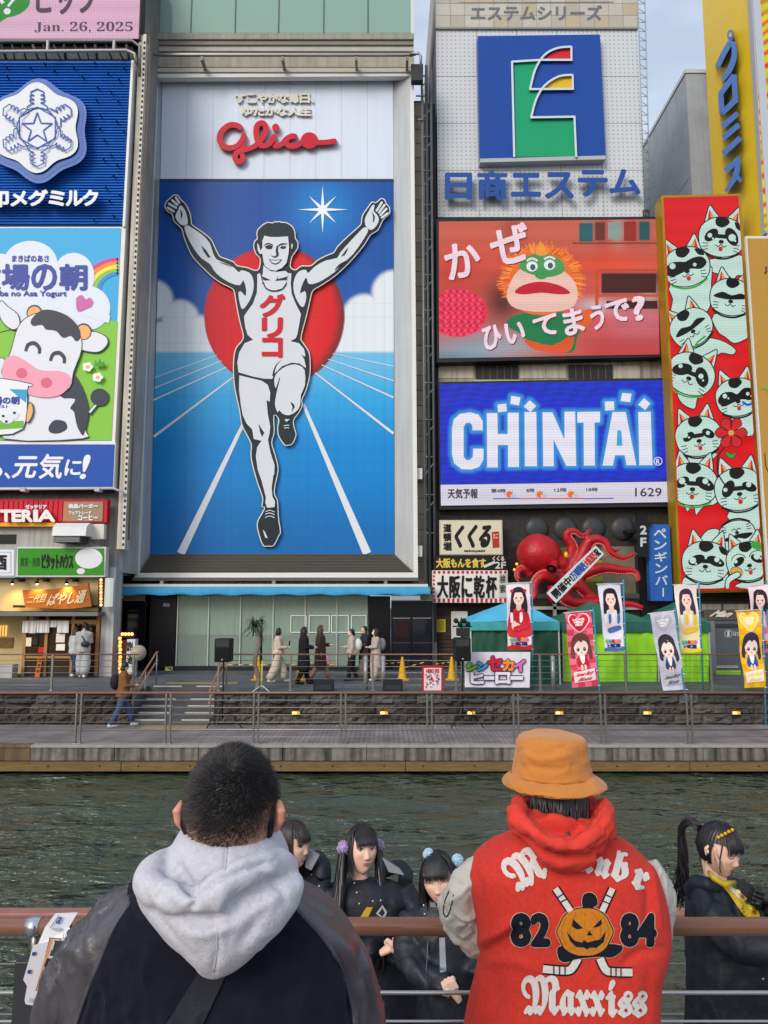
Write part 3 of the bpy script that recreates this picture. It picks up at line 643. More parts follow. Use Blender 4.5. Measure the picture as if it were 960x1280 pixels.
for y in (95,120,150): MB().tube([P(520,y,27.5),P(531,y,27.5)],.03,STEEL,6).build('brace',sc_)
# right tower
tw=thing('tower_building','white panelled tower carrying the blue square logo and two big LED screens','building',(P(690,838,28.6).x,28.6,ZU))
pm=bpy.data.materials.new('perforated_panels'); pm.use_nodes=True; nt=pm.node_tree; b=nt.nodes['Principled BSDF']; b.inputs['Roughness'].default_value=.5
g=nt.nodes.new('ShaderNodeNewGeometry'); s_=nt.nodes.new('ShaderNodeSeparateXYZ'); nt.links.new(g.outputs['Position'],s_.inputs[0]); prods=[]
for out in (0,2):
    m1=nt.nodes.new('ShaderNodeMath'); m1.operation='MULTIPLY'; m1.inputs[1].default_value=34.; nt.links.new(s_.outputs[out],m1.inputs[0])
    m2=nt.nodes.new('ShaderNodeMath'); m2.operation='SINE'; nt.links.new(m1.outputs[0],m2.inputs[0]); m2b=nt.nodes.new('ShaderNodeMath'); m2b.operation='MAXIMUM'; m2b.inputs[1].default_value=0; nt.links.new(m2.outputs[0],m2b.inputs[0]); prods.append(m2b)
m3=nt.nodes.new('ShaderNodeMath'); m3.operation='MULTIPLY'; nt.links.new(prods[0].outputs[0],m3.inputs[0]); nt.links.new(prods[1].outputs[0],m3.inputs[1])
rp=nt.nodes.new('ShaderNodeValToRGB'); rp.color_ramp.elements[0].position=.35; rp.color_ramp.elements[1].position=.8; rp.color_ramp.elements[0].color=lin('#c6cbd0')+(1,); rp.color_ramp.elements[1].color=lin('#7d8590')+(1,)
nt.links.new(m3.outputs[0],rp.inputs[0]); nt.links.new(rp.outputs[0],b.inputs['Base Color'])
Y_T=28.6
xl,xr_=P(546,160,Y_T).x,P(802,160,Y_T).x
MB().box((xl,Y_T+.01,P(600,272,Y_T).z),(xr_,44,P(600,37.5,Y_T).z),mat('#b9bec3',.6,var=.06)).build('wall',tw)
# facing panels
for i in range(5):
    for j in range(4):
        xa=xl+(xr_-xl)*i/5; xb=xl+(xr_-xl)*(i+1)/5; za=P(600,272-j *58.6,Y_T).z; zb2=P(600,272-(j+1)*58.6,Y_T).z
        MB().box((xa+.012,Y_T-.03,za+.012),(xb-.012,Y_T+.005,zb2-.012),pm).build('facing_panel',tw)
MB().box((xl-.02,Y_T-.08,P(600,36.5,Y_T).z),(xr_+.02,44,P(600,-70,Y_T).z),mat('#a9a79f',.7,var=.06)).build('parapet',tw)
for i in range(14):
    for j in range(5):
        xa=xl+(xr_-xl)*i/14; xb=xl+(xr_-xl)*(i+1)/14; z0_=P(600,36.5,Y_T).z+j *.55
        MB().box((xa+.008,Y_T-.11,z0_+.008),(xb-.008,Y_T-.075,z0_+.542),mat(random.choice(['#b7b5ad','#bcbab3','#aeaaa0','#b5aa93']),.6,var=.05)).build('tile',tw)
MB().box((xl,Y_T-.12,P(600,38.5,Y_T).z),(xr_,Y_T-.03,P(600,36.3,Y_T).z),mat('#8f8f8c',.6)).build('ledge',tw)
MB().box((xl,Y_T+.3,ZU),(P(829,640,Y_T).x,44,P(600,273,Y_T).z),wallm('#8f887d',.3)).build('lower_wall',tw)
MB().pbox(548,446,828,482,28.3,.5,wallm('#a29a8a',.45)).build('window_band',tw)
for x0,x1 in ((594,648),(710,766)):
    MB().pbox(x0,456,x1,475,28.26,.05,mat('#2b2927',.3)).build('window',tw)
    for k in range(6): MB().pbox(x0+k *(x1-x0)/6,457,x0+k *(x1-x0)/6+1,475,28.24,.015,mat('#5d5248',.5)).build('window_bar',tw)
    MB().pbox(x0-2,474.5,x1+2,477,28.2,.1,mat('#b0a999',.6)).build('window_sill',tw)
for x0,x1 in ((548,592),(650,681),(683,708),(768,800)): MB().pbox(x0,457,x1,473,28.27,.04,mat('#b3ac9c',.6,var=.08,streak=.3),.01).build('wall_panel',tw)
tr=thing('lattice_mast','thin lattice mast running up the right edge of the white tower','lattice mast',(P(808,270,28.4).x,28.4,P(808,270,28.4).z))
for px0,px1 in ((796,806),(805,813)):
    MB().tube([P(px0,-40,28.4),P(px1,272,28.4)],.022,mat('#9aa0a6',.5,.3),6).build('chord',tr)
for i in range(52):
    y=-30+i *5.8; f=(y+40)/312; MB().tube([P(796+10*f,y,28.4),P(805+8*f,y+(5.8 if i % 2 else 0),28.4)],.012,mat('#8a9097',.5,.3),5).build('rung',tr)
MB().pbox(804,262,812,273,28.5,.3,mat('#41464a',.5)).build('foot',tr)
for i in range(30):
    x=552+i *9; MB().tube([P(x,271,28.2),P(x+random.uniform(-4,6),276,28.3)],.02,DSTEEL,5).build('bracket',tw)
# black shopfront mass of the octopus restaurant
oc=thing('restaurant_building','black-fronted restaurant below the blue LED screen with fan discs on its wall','building',(P(690,838,28.2).x,28.2,ZU))
BW=mat('#35312e',.7,var=.3,vscale=6,bump=.01)
MB().pbox(543,633,846,846,28.2,.3,BW).build('wall',oc)
for cx in (672,708,743,780): 
    mb=MB(); c=P(cx,660,28.0); pr=[]
    for a in range(0,360,12):
        pr.append(a)
    prof=[(.46,0),(.45,.05),(.33,.11),(.16,.15),(.0,.16)]; n=28; vs=[]
    for r_,h in prof:
        for k in range(n): vs.append((c.x+r_ *math.cos(2*math.pi *k/n),28.19-h,c.z+r_ *math.sin(2*math.pi *k/n)))
    mb.add(vs,[(i *n+k,i *n+(k+1) % n,(i+1)*n+(k+1) % n,(i+1)*n+k) for i in range(len(prof)-1) for k in range(n)],mat('#3b3d40',.35,var=.1),True); mb.build('wall_disc',oc)
for x0,y0,x1,y1,c in ((753,683,794,742,'#77705e'),(700,684,752,742,'#5d5a2a'),(640,683,660,720,'#2a1d17'),(716,700,760,727,'#8f8c2e'),(640,742,800,748,'#5c5a57'),(756,684,774,742,'#6a655a')):
    MB().pbox(x0,y0,x1,y1,28.18-.004*(x0 % 7),.05,mat(c,.6,var=.2)).build('window_panel',oc)
for px,py in ((646,705),(649,709),(643,712)): MB().sphere(P(px,py,27.9),.05,mat('#ff9a2e',.5,emit=2.),8,6).build('bulb',oc)
MB().pbox(640,758,800,762,28.0,.1,mat('#c9c6bf',.5)).build('ledge',oc); MB().pbox(692,755,696,790,28.0,.1,mat('#c9c6bf',.5)).build('post',oc)
MB().pbox(543,756,572,842,28.1,.1,mat('#2d2926',.5,var=.3,vscale=10)).build('brick_panel',oc)
for j in range(16): MB().pbox(545,760+j *5,571,764.3+j *5,28.07,.03,mat(['#453a33','#3c332d'][j % 2],.7)).build('brick',oc)
MB().pbox(540,738,546,842,28.0,.4,mat('#a7a39a',.6,var=.15)).build('pillar',oc); MB().pbox(800,640,812,846,28.1,.1,mat('#1a1b1c',.5)).build('pillar',oc)
# fast-food front and info wall at right
ff=thing('arcade_building','grey shuttered shopfront with slanted white lettering behind the right banners','shopfront',(P(900,838,27.9).x,27.9,ZU))
MB().pbox(846,741,1100,848,27.95,.3,mat('#57534e',.7,var=.2)).build('wall',ff)
for y in (742,749,756): MB().pbox(854,y,1050,y+3,27.85,.15,mat('#33302c',.6)).build('beam',ff)
for x0,x1 in ((878,902),(905,936)): MB().pbox(x0,755,x1,764,27.6,.3,mat('#a9a59c',.6,streak=.3,var=.1),.02).build('vent_box',ff)
MB().pbox(880,762,1050,775,27.55,.2,mat('#5b5550',.6)).build('sign_band',ff)
a=Art(27.5); a.text('McMan',[(890,764),(917,761),(914,771),(887,772)],mat('#e5e2da',.5),.6,.3); a.build('lettering',ff) if False else None
a=Art(27.5); a.text('Man',[(894,763),(917,764),(913,771.5),(891,770.5)],mat('#e5e2da',.5),.5,.35); a.build('lettering',ff)
MB().pbox(886,776,1050,848,26.2,.2,mat('#50555a',.5,var=.08)).build('grey_door',ff)
MB().pbox(884,776,895,848,26.15,.3,mat('#6a7074',.5)).build('door_jamb',ff); MB().pbox(895,780,960,784,26.16,.03,mat('#2f3336',.5)).build('door_head',ff); MB().pbox(896,832,923,835,26.16,.03,mat('#9a9fa3',.5)).build('kick_plate',ff)
a=Art(26.19); a.poly(ell(910.5,792,5,5),mat('#b5b9bc',.5)); a.poly(ell(910.5,792,4.3,4.3),mat('#50555a',.5)); a.text('i',rectq(909.3,789,911.7,795),mat('#c5c9cc',.5),.3); a.text('information',rectq(917,788,958,795),mat('#b5b9bc',.5),.1); a.build('lettering',ff)
# far white-grey building and the yellow-sided building on the right
gb=thing('grey_building','plain pale grey windowless building with the sky above, behind the red cat screen','building',(P(857,640,34).x,34,ZU))
X2=(857-480)/F *34/(CP-(640-92)/F *SP)
zt2=P(857,92,34).z; xR=X2+3.2
MB().box((X2,34,ZU),(xR,75,zt2),wallm('#aeb6c2',.12)).build('wall',gb)
MB().box((X2-.05,33.95,zt2+.01),(xR,75,zt2+.2),mat('#c3c8cf',.6)).build('coping',gb)
MB().box((X2+1.1,33.2,ZU),(xR,33.96,zt2+.35),wallm('#8c929d',.12)).build('stair_tower',gb)
for k in range(1,12): MB().box((X2-.012,34.02,ZU+k *2.1),(X2-.002,75,ZU+k *2.1+.03),mat('#99a1ad',.7)).build('wall_joint',gb)
YN=26.6
def onX(px,py,X):            # the point on the wall plane x = X seen at that pixel
    d=ray(px,py); s=X/d.x; return Vector((X,d.y *s,CZ+d.z *s))
XP=P(957,290,YN).x
yb=thing('yellow_building','building with a tall mustard-yellow side wall carrying slanted blue characters','building',(XP,YN,ZU))
YEL=mat('#efca22',.45,var=.05,vscale=.5,spec=.5)
far_y=onX(889,200,XP).y
p= lambda y: None
MB().box((XP,YN+.04,ZU),(XP+12,far_y+.0,34),YEL).build('yellow_wall',yb)
MB().box((XP-.03,YN-.25,ZU),(XP+.25,YN+.03,34),mat('#b9c0cb',.4,.2)).build('edge_trim',yb)
MB().box((XP+.25,YN-.0,ZU),(XP+12,YN+.03,34),mat('#4f4c49',.8)).build('front_wall',yb)
# ================================================================ SIGNS
def A(y,step=.003): return Art(y,step)
def raised(par,Y,chars,m,bold,th,name='letter',gap=.15,shear=0.,standoff=.12):
    for ch,q in chars: a=A(Y); a.text(ch,q,m,bold,shear,thick=th,d=standoff); a.build(name,par)
# ---- the tall framed sign with the running athlete
yf,yb_=27.2,27.66
gs=thing('framed_billboard','huge silver-framed sign of a running athlete with raised arms over a blue track','billboard',P(345,722,yf))
SIL=mat('#b8bab8',.35,.55,var=.06,vscale=1); SILD=mat('#b3b7ba',.3,.5,var=.08,vscale=.8,streak=.12)
fo=[(191,92),(517,90),(522.5,722),(167.5,722)]; fi=[(197,97),(512.5,95),(517,715.5),(174.5,716)]; si=[(203,100),(491,97),(493,693),(188,693.5)]
for i,nm in ((0,'frame_trim'),(1,'frame_trim'),(2,'frame_trim'),(3,'frame_trim')):
    j=(i+1) % 4; MB().prism([P(*fo[i],yf),P(*fo[j],yf),P(*fi[j],yf),P(*fi[i],yf)],(0,.25,0),mat('#dcdcd8',.4,.1,var=.04)).build(nm,gs)
    m=SILD if i != 2 else mat('#4e4c48',.45,.4)
    MB().add([P(*fi[i],yf+.02),P(*fi[j],yf+.02),P(*si[j],yb_),P(*si[i],yb_)],[(0,1,2,3)],m).build('frame_jamb',gs)
mb=MB()
for k in range(12):
    f=(k+.5)/12; l= lambda a,b,t: (a[0]+(b[0]-a[0])*t,a[1]+(b[1]-a[1])*t); yy=yf+.0+(yb_-yf)*f
    q0=P(*l(fi[3],si[3],f),yy); q1=P(*l(fi[2],si[2],f),yy); mb.box((q0.x+.05,yy-.05,q0.z+.015),(q1.x-.05,yy-.0,q0.z+.055),mat('#57544f',.5,.2))
mb.build('louvre',gs)['kind']='stuff'
MB().prism([P(x,y,yb_+.01) for x,y in si],(0,.3,0),mat('#5a6068',.6)).build('backing',gs)
pan=mat('#d3deef',.35,.0,var=.05,vscale=.6,stretch=(6,1,.3)); n_=9
for k in range(n_):
    x0=203+288*k/n_; x1=203+288*(k+1)/n_; xb0=200.3+291.5*k/n_; xb1=200.3+291.5*(k+1)/n_
    MB().prism([P(x0+.12,99.5-2.5*k/n_,yb_-.02),P(x1-.12,99.5-2.5*(k+1)/n_,yb_-.02),P(xb1-.12,223.5,yb_-.02),P(xb0+.12,223.5,yb_-.02)],(0,.028,0),pan).build('metal_panel',gs)
MB().pbox(200,223.6,491.5,226,yb_-.05,.05,mat('#3c4048',.5)).build('divider',gs)
def bgcol(X,Y):
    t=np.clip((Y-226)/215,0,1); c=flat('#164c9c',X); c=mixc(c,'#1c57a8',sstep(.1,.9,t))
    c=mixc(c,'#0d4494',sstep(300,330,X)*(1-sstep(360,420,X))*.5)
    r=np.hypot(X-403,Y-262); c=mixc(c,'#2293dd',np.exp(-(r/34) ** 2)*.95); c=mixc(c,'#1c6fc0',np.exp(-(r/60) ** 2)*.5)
    d=np.full(X.shape,-1e3)
    for cx,cy,rad in ((191,375,26),(225,398,24),(247,418,25),(262,432,22),(205,430,30),(440,425,30),(456,396,29),(470,418,28),(493,366,29),(490,405,40),(430,440,22),(235,440,30)):
        d=np.maximum(d,rad-np.hypot(X-cx,Y-cy))
    d=np.maximum(d,Y-428); c=mixc(c,'#d9e1e8',sstep(-3,5,d))
    t2=np.clip((Y-440)/252,0,1); s=flat('#6cb9e2',X); s=mixc(s,'#2f9fdc',sstep(0,.25,t2)); s=mixc(s,'#0d83cc',sstep(.2,.5,t2)); s=mixc(s,'#1167ad',sstep(.5,1,t2))
    sea=sstep(438,442,Y); c=c *(1-sea[...,None])+s *sea[...,None]
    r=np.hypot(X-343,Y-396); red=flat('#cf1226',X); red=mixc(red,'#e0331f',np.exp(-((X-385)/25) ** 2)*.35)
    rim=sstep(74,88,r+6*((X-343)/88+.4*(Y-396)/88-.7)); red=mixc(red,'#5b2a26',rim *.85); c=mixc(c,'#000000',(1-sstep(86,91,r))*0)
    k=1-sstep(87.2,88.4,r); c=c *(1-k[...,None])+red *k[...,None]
    v=(np.sin(X *2.1)*.5+np.sin(X *.53+2)*.5)*.035+.05*(np.sin(np.floor(X/19.2)*12.9)*.5); c=c *(1+v[...,None])
    seam=((X/19.2) % 1 < .05) | ((Y/16.5) % 1 < .045); return c *(1-.10*seam[...,None])
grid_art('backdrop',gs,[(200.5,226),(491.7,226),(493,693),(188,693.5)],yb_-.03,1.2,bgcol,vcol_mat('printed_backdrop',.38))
WL=mat('#d6dce2',.45); a=A(yb_-.035,.0015)
for p0,p1,w0,w1 in (((193,472),(271,444),1.1,.7),((193,485),(277,451),1.4,.8),((192,500),(283,459),2,1),((192,546),(292,471),3.2,1.4),((226,692),(304,530),10,4),
                       ((492,458),(416,442),1.1,.7),((492,476),(410,449),1.4,.8),((492,497),(402,456),2,1),((492,542),(394,466),3.2,1.4),((459,692),(379,505),10.5,3.6)):
    a.line([p0,p1],[w0,w1],WL,sm=False)
st8=[]
for k in range(16):
    an=R(k *22.5-90); rr=(30 if k % 4 == 0 else 24) if k % 2 == 0 else 5.2
    if k % 4 == 2: rr=24
    st8.append((403.3+rr *(1.05 if k % 8 == 4 else 1)*math.cos(an),262+rr *math.sin(an)))
a.poly(st8,mat('#e8eef4',.4)); a.build('track_lines',gs)['kind']='stuff'
cA= lambda x,y: (200+x/6.4,230+y/6.4); cB= lambda x,y: (340+x/6.4,230+y/6.4); cC= lambda x,y: (280+x/6.4,400+y/6.4); cD= lambda x,y: (280+x/6.4,500+y/6.4); cH= lambda x,y: (300+x/10.667,260+y/10.667)
mp_= lambda f,L: [f(*p) for p in L]
outl=mp_(cA,[(35,185),(45,145),(80,108),(110,85),(145,88),(168,120),(200,150),(225,190),(245,240),(255,290),(262,325),(340,380),(410,440),(450,520),(480,575),(530,595),(590,620),(620,650),(700,665),(760,687),(790,672),(797,600),(765,560),(745,500),(755,455),(775,435),(770,390),(790,350),(850,305)])+    mp_(cH,[(430,192),(470,175),(495,180),(530,172),(552,184),(620,190),(700,240),(735,310),(745,400),(775,450),(775,530),(740,590),(695,660),(680,730),(675,775),(700,806)])+    mp_(cB,[(190,682),(235,652),(310,650),(360,608),(430,570),(490,545),(520,500),(600,420),(700,330),(712,300),(720,250),(760,190),(800,140),(830,146),(870,113),(902,122),(920,160),(942,185),(942,240),(890,290),(850,370),(790,410),(740,490),(640,610),(560,690),(490,750),(400,810),(330,855),(310,920),(280,1050),(240,1200),(238,1240)])+    mp_(cC,[(615,150),(642,190),(680,250),(692,320),(690,440),(660,560),(625,640),(630,680),(600,745),(560,800),(565,860),(580,920),(550,990),(515,1005),(480,1000),(435,930),(425,860),(435,800),(402,765),(405,900),(385,980),(410,1070),(435,1170)])+    mp_(cD,[(430,600),(410,690),(407,750),(430,800),(435,860),(440,950),(455,1050),(440,1090),(400,1165),(350,1172),(310,1165),(280,1090),(262,1010),(270,960),(310,890),(320,860),(300,850),(305,780),(270,680),(235,560),(212,450),(215,360),(190,300),(140,200),(120,80)])+    mp_(cC,[(85,560),(72,430),(75,300),(95,220),(140,165),(150,120),(120,0)])+mp_(cA,[(605,950),(590,860),(560,830),(480,790),(400,730),(290,620),(240,550),(190,430),(170,360),(110,300),(95,245),(60,222)])
so=smooth_pts(outl,3)
RIM=mat('#dcdad2',.45,var=.03); INK=mat('#1e2b33',.45,var=.04); INK2=mat('#1c3a33',.45,var=.04); SKINW=mat('#d2d8e0',.4,var=.03,vscale=1.5); REDL=mat('#c8142b',.42)
a=A(yb_-.10,.002); a.poly(so,RIM,thick=.08,d=0.)
a.build('athlete_cutout',gs)
a=A(yb_-.185,.002); a.poly(inset(so,1.25),INK); a.build('athlete_outline',gs)
a=A(yb_-.19,.0015)
a.poly(mp_(cA,[(195,345),(225,332),(250,347),(330,400),(395,468),(420,540),(450,600),(520,632),(590,668),(630,706),(650,690),(710,707),(742,750),(750,820),(735,890),(700,960),(660,1002),(640,960),(627,870),(652,862),(682,897),(690,850),(668,768),(640,810),(560,790),(480,740),(430,690),(400,640),(330,592),(270,515),(220,425)]),SKINW,2)
a.poly(mp_(cA,[(128,240),(145,208),(162,170),(192,195),(214,250),(222,300),(215,325),(185,332),(150,310),(125,270)]),SKINW,2)
for f in ([(62,190),(108,218)],[(72,158),(128,190)],[(98,130),(138,166)],[(128,108),(152,148)]): a.rline(mp_(cA,f),3.0,SKINW)
a.line(mp_(cA,[(160,205),(172,235),(170,275)]),[.4,2.2,1.0],INK); a.poly(mp_(cA,[(328,490),(370,530),(404,585),(385,590),(352,545)]),INK)
a.line(mp_(cA,[(470,625),(520,640),(575,665)]),[.1,1.2,.3],INK)
a.poly(mp_(cB,[(742,345),(770,368),(740,430),(650,560),(560,640),(500,705),(400,772),(330,800),(292,797),(280,762),(268,752),(238,815),(225,878),(262,855),(275,900),(260,970),(238,984),(205,940),(177,870),(172,790),(195,722),(232,692),(272,687),(290,713),(340,662),(430,612),(520,592),(545,550),(620,465),(700,380)]),SKINW,2)
a.poly(mp_(cB,[(742,300),(750,260),(775,215),(800,172),(822,170),(812,215),(838,242),(856,285),(835,335),(795,368),(755,345)]),SKINW,2)
for f in ([(838,212),(878,148)],[(856,228),(900,168)],[(868,248),(915,198)],[(880,268),(925,235)]): a.rline(mp_(cB,f),2.9,SKINW)
a.line(mp_(cB,[(800,225),(815,262),(810,305)]),[.4,2.2,1.0],INK); a.poly(mp_(cB,[(610,505),(585,535),(553,580),(580,570),(602,530)]),INK)
a.line(mp_(cB,[(500,690),(540,650),(600,610)]),[.3,2.4,.4],INK)
shirt=mp_(cA,[(778,722),(800,712),(812,760),(820,795),(850,838),(905,862)])+mp_(cB,[(0,862),(55,850),(105,800),(128,712),(155,715),(150,800),(158,880),(188,955),(232,1040),(222,1100),(204,1200),(190,1235),(150,1256)])+mp_(cC,[(540,172),(600,186),(640,232),(655,300),(655,385),(605,348),(540,342),(465,370),(405,430),(385,472),(320,470),(228,452),(115,418),(106,340),(122,258),(165,186),(232,158),(190,120),(170,60)])+mp_(cA,[(672,1060),(690,1030),(742,960),(775,870),(778,780)])
a.poly(shirt,SKINW)
a.line(mp_(cC,[(460,320),(420,360),(400,410),(395,450)]),[.3,1.5,2.2,3],INK); a.poly(mp_(cC,[(618,275),(645,292),(652,282),(662,320),(658,380),(640,310)]),INK)
a.poly(mp_(cC,[(122,442),(220,466),(300,485),(350,518),(370,580),(366,655),(340,640),(352,760),(370,850),(366,900),(352,960),(372,1060),(405,1160),(402,1235)])+mp_(cD,[(395,600),(382,700),(387,770),(408,812),(405,856),(345,864),(330,820),(335,780),(302,650),(270,560),(255,450),(265,378),(300,326),(238,312),(230,262),(225,235),(178,185),(150,120)])+mp_(cC,[(138,700),(120,560)]),SKINW)
a.poly(mp_(cD,[(275,188),(300,228),(322,262),(305,297),(288,255)]),INK)
a.poly(mp_(cC,[(412,440),(470,385),(540,357),(600,362),(645,402),(648,520),(615,600),(610,680),(580,730),(522,762),(470,750),(440,720),(430,742),(410,690),(410,640),(430,540),(450,462),(440,470),(415,545),(402,500)]),SKINW,2)
a.poly(mp_(cC,[(530,653),(558,672),(567,695),(540,742),(548,698)]),INK)
for s_,f in ((cC,[(485,800),(505,795),(525,798)]),(cC,[(478,848),(500,842),(522,843)]),(cC,[(482,866),(500,862),(520,864)]),(cD,[(332,892),(368,882),(404,895)]),(cD,[(330,915),(366,904),(405,918)]),(cD,[(328,940),(366,928),(404,942)])): a.line(mp_(s_,f),1.0,SKINW)
a.poly(mp_(cC,[(485,798),(525,795),(500,815)]),SKINW); a.poly(mp_(cD,[(310,1038),(325,1050),(350,1105),(330,1100)]),SKINW)
a.poly(mp_(cD,[(340,862),(404,858),(415,870),(330,878)]),INK)
a.poly(mp_(cH,[(310,765),(350,800),(420,845),(500,850),(605,838),(640,868),(632,950),(610,1010),(560,1072),(450,1105),(350,1072),(308,1000),(288,900),(305,885)]),SKINW)
a.poly(mp_(cH,[(283,903),(415,965),(312,968)]),INK); a.poly(mp_(cH,[(472,972),(512,908),(503,948),(632,912),(622,962)]),INK)
a.line(mp_(cH,[(310,985),(345,1065),(440,1105),(560,1080),(620,1000)]),1.5,INK)
a.poly(mp_(cH,[(325,368),(400,386),(520,386),(640,378),(648,450),(655,520),(645,620),(622,730),(560,800),(470,838),(400,822),(330,772),(310,700),(298,610),(268,585),(300,520),(297,440)]),SKINW)
a.poly(mp_(cH,[(230,468),(252,495),(268,555),(290,585),(292,612),(262,612),(236,560)]),SKINW); a.poly(mp_(cH,[(686,478),(706,482),(698,540),(684,545)]),SKINW)
a.line(mp_(cH,[(318,500),(370,475),(438,492)]),[.8,1.9,1.0],INK); a.poly(mp_(cH,[(330,515),(375,492),(440,500),(425,545),(375,552),(345,535)]),INK)
a.line(mp_(cH,[(505,508),(560,480),(632,480)]),[1.3,2.3,.8],INK); a.poly(mp_(cH,[(528,528),(560,505),(618,512),(605,540),(560,546)]),INK)
a.line(mp_(cH,[(500,505),(492,570),(500,625),(462,652),(415,634)]),[2.2,3.0,3.0,1.8,.5],INK)
a.poly(mp_(cH,[(383,684),(470,690),(562,684),(522,735),(470,756),(422,736)]),INK); a.poly(mp_(cH,[(402,696),(470,700),(540,696),(510,726),(470,740),(432,728)]),SKINW)
a.build('athlete_figure',gs)
raised(gs,yb_-.22,[('グ',rectq(325.8,368.5,355.4,395)),('リ',rectq(328.5,398,352.3,421)),('コ',rectq(328.4,423.4,352,445.5))],REDL,1.5,.02,standoff=.004)
# upper lettering
for s_,x0,x1,y0,y1 in (('すこやかな毎日、',294,401,117,128.2),('ゆたかな人生',301.6,389.5,133.8,144.2)):
    n=len(s_)
    for i,ch in enumerate(s_):
        w_=(x1-x0)/n; sc_=.25 if ch == '、' else 1
        raised(gs,yb_-.03,[(ch,rectq(x0+i *w_+.8,y0+(6 if sc_ < 1 else 0),x0+i *w_+.8+(w_-1.8)*sc_,y1))],mat('#d8d4ca',.45),.75,.07,'small_letter',standoff=.02)
cG= lambda x,y: (260+x/5.333,100+y/5.333)
a=A(yb_-.04,.004); RG=mat('#c4112c',.38,var=.04)
def script(pts,w): a.rline(mp_(cG,pts),[x/5.333 for x in w],RG,k=7,thick=.16)
script([(216,316),(190,302),(145,300),(98,335),(78,385),(95,432),(140,453),(190,440),(222,405),(238,368)],[36,37,38,40,42,40,38,34,32,34])
script([(238,368),(234,420),(222,470),(232,520),(205,545),(180,520),(195,480),(255,462),(310,440),(352,400),(382,350),(382,305),(355,286),(325,310),(322,370),(340,422),(368,438),(410,425),(432,395),(440,375)],[34,32,32,36,36,36,36,34,34,34,36,38,38,38,38,38,36,34,34,34])
script([(440,375),(430,410),(450,438),(490,428),(520,395),(555,374),(578,376)],[36,34,36,34,36,36,38]); script([(520,395),(528,430),(565,443),(605,430),(640,400)],[34,36,34,34,34])
a.poly([cG(676+58*math.cos(R(t)),403+55*math.sin(R(t))) for t in range(0,360,12)],RG,thick=.16); a.poly([cG(451+24*math.cos(R(t)),317+27*math.sin(R(t))) for t in range(0,360,15)],RG,thick=.16)
script([(700,415),(760,416),(810,412),(842,407)],[34,34,34,36])
a.poly([cG(654+10*math.cos(R(t)),410+12*math.sin(R(t))) for t in range(0,360,30)],mat('#7d5560',.5)); a.build('script_lettering',gs)
# ---- far left column of advertising
YL=24.7
pk=thing('pink_screen','pink LED screen with a green speech bubble and a date, top left corner','LED screen',P(80,50,YL))
MB().prism([P(x,y,YL) for x,y in [(-160,-60),(179,-60),(174.5,49),(-160,49)]],(0,.5,0),mat('#2f3033',.5)).build('cabinet',pk)
MB().prism([P(x,y,YL-.02) for x,y in [(-160,-60),(177,-60),(173,48),(-160,48)]],(0,.015,0),led('#f6c3e0',.78)).build('screen',pk)
a=A(YL-.02); GR=led('#0ea02c',.75); DK=led('#56434f',.8); WS=led('#ffffff',.8)
a.poly(ell(8,3,30,19,-8),GR); a.poly([(0,14),(12,20),(-6,32)],GR); a.line([(-4,-6),(4,4)],[4,4.5],WS); a.line([(18,-2),(10,8)],[3.5,3],WS); a.poly(ell(9,14,4.4,4),WS)
a.text('ピップ',[(46,-20),(122,-20),(121,17),(46,17)],DK,1.3); a.text('𝐉𝐚𝐧. 𝟐𝟔, 𝟐𝟎𝟐𝟓',rectq(43,27,166,41),DK,.0); a.build('screen_print',pk)
cw=thing('catwalk','grey catwalk of pipes and brackets under the pink screen','catwalk',P(80,74,24.2))
MB().tube([P(-160,66,24.2),P(158,63,24.2),P(168,67,24.2),P(170,78,24.2)],.055,mat('#a19e98',.5,.3),8).build('rail',cw)
MB().tube([P(-160,52,24.4),P(165,51,24.4),P(175,58,24.4),P(174,95,24.4)],.06,mat('#7c7a76',.5,.3),8).build('rail',cw)
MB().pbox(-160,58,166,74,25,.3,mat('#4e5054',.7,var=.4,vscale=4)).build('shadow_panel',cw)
for i,px in enumerate(range(2,168,13)):
    MB().tube([P(px,56,24.5),P(px+random.uniform(2,9),74,24.9)],.03+.02*(i % 3 == 0),mat(random.choice(['#8b8c8e','#6c6e70','#54565a']),.5,.4),6).build('strut',cw)
for px in (59,142): MB().pbox(px-1.4,50,px+1.2,62,24.2,.1,mat('#b5b2ac',.5)).build('bracket',cw)
bs=thing('blue_louvred_sign','deep blue louvred sign with a white snow-crystal emblem and white characters','sign',P(80,283,YL))
BL=mat('#2a6cc4',.45,var=.08,vscale=1.5); bq=[(-160,76),(166,76),(154.5,282.5),(-160,282.5)]
MB().prism([P(x,y,YL) for x,y in bq],(0,.3,0),mat('#17509f',.6)).build('backing',bs)
mb=MB(); y=78.
while y < 281:
    xr0=166-11.5*(y-76)/206.5; z1,z2=P(80,y,YL).z,P(80,y+2.5,YL).z; xa,xb=P(-160,y,YL).x,P(xr0-1,y,YL).x
    mb.add([(xa,YL-.02,z1),(xb,YL-.02,z1),(xb,YL-.07,z2),(xa,YL-.07,z2),(xa,YL-.01,z2-.01),(xb,YL-.01,z2-.01)],[(3,2,1,0),(3,4,5,2)],BL); y += 3.45
mb.build('louvre',bs)['kind']='stuff'
MB().prism([P(x,y,YL-.1) for x,y in [(164,75),(167,75),(156,283),(153,283)]],(0,.4,0),CREAM).build('edge_trim',bs)
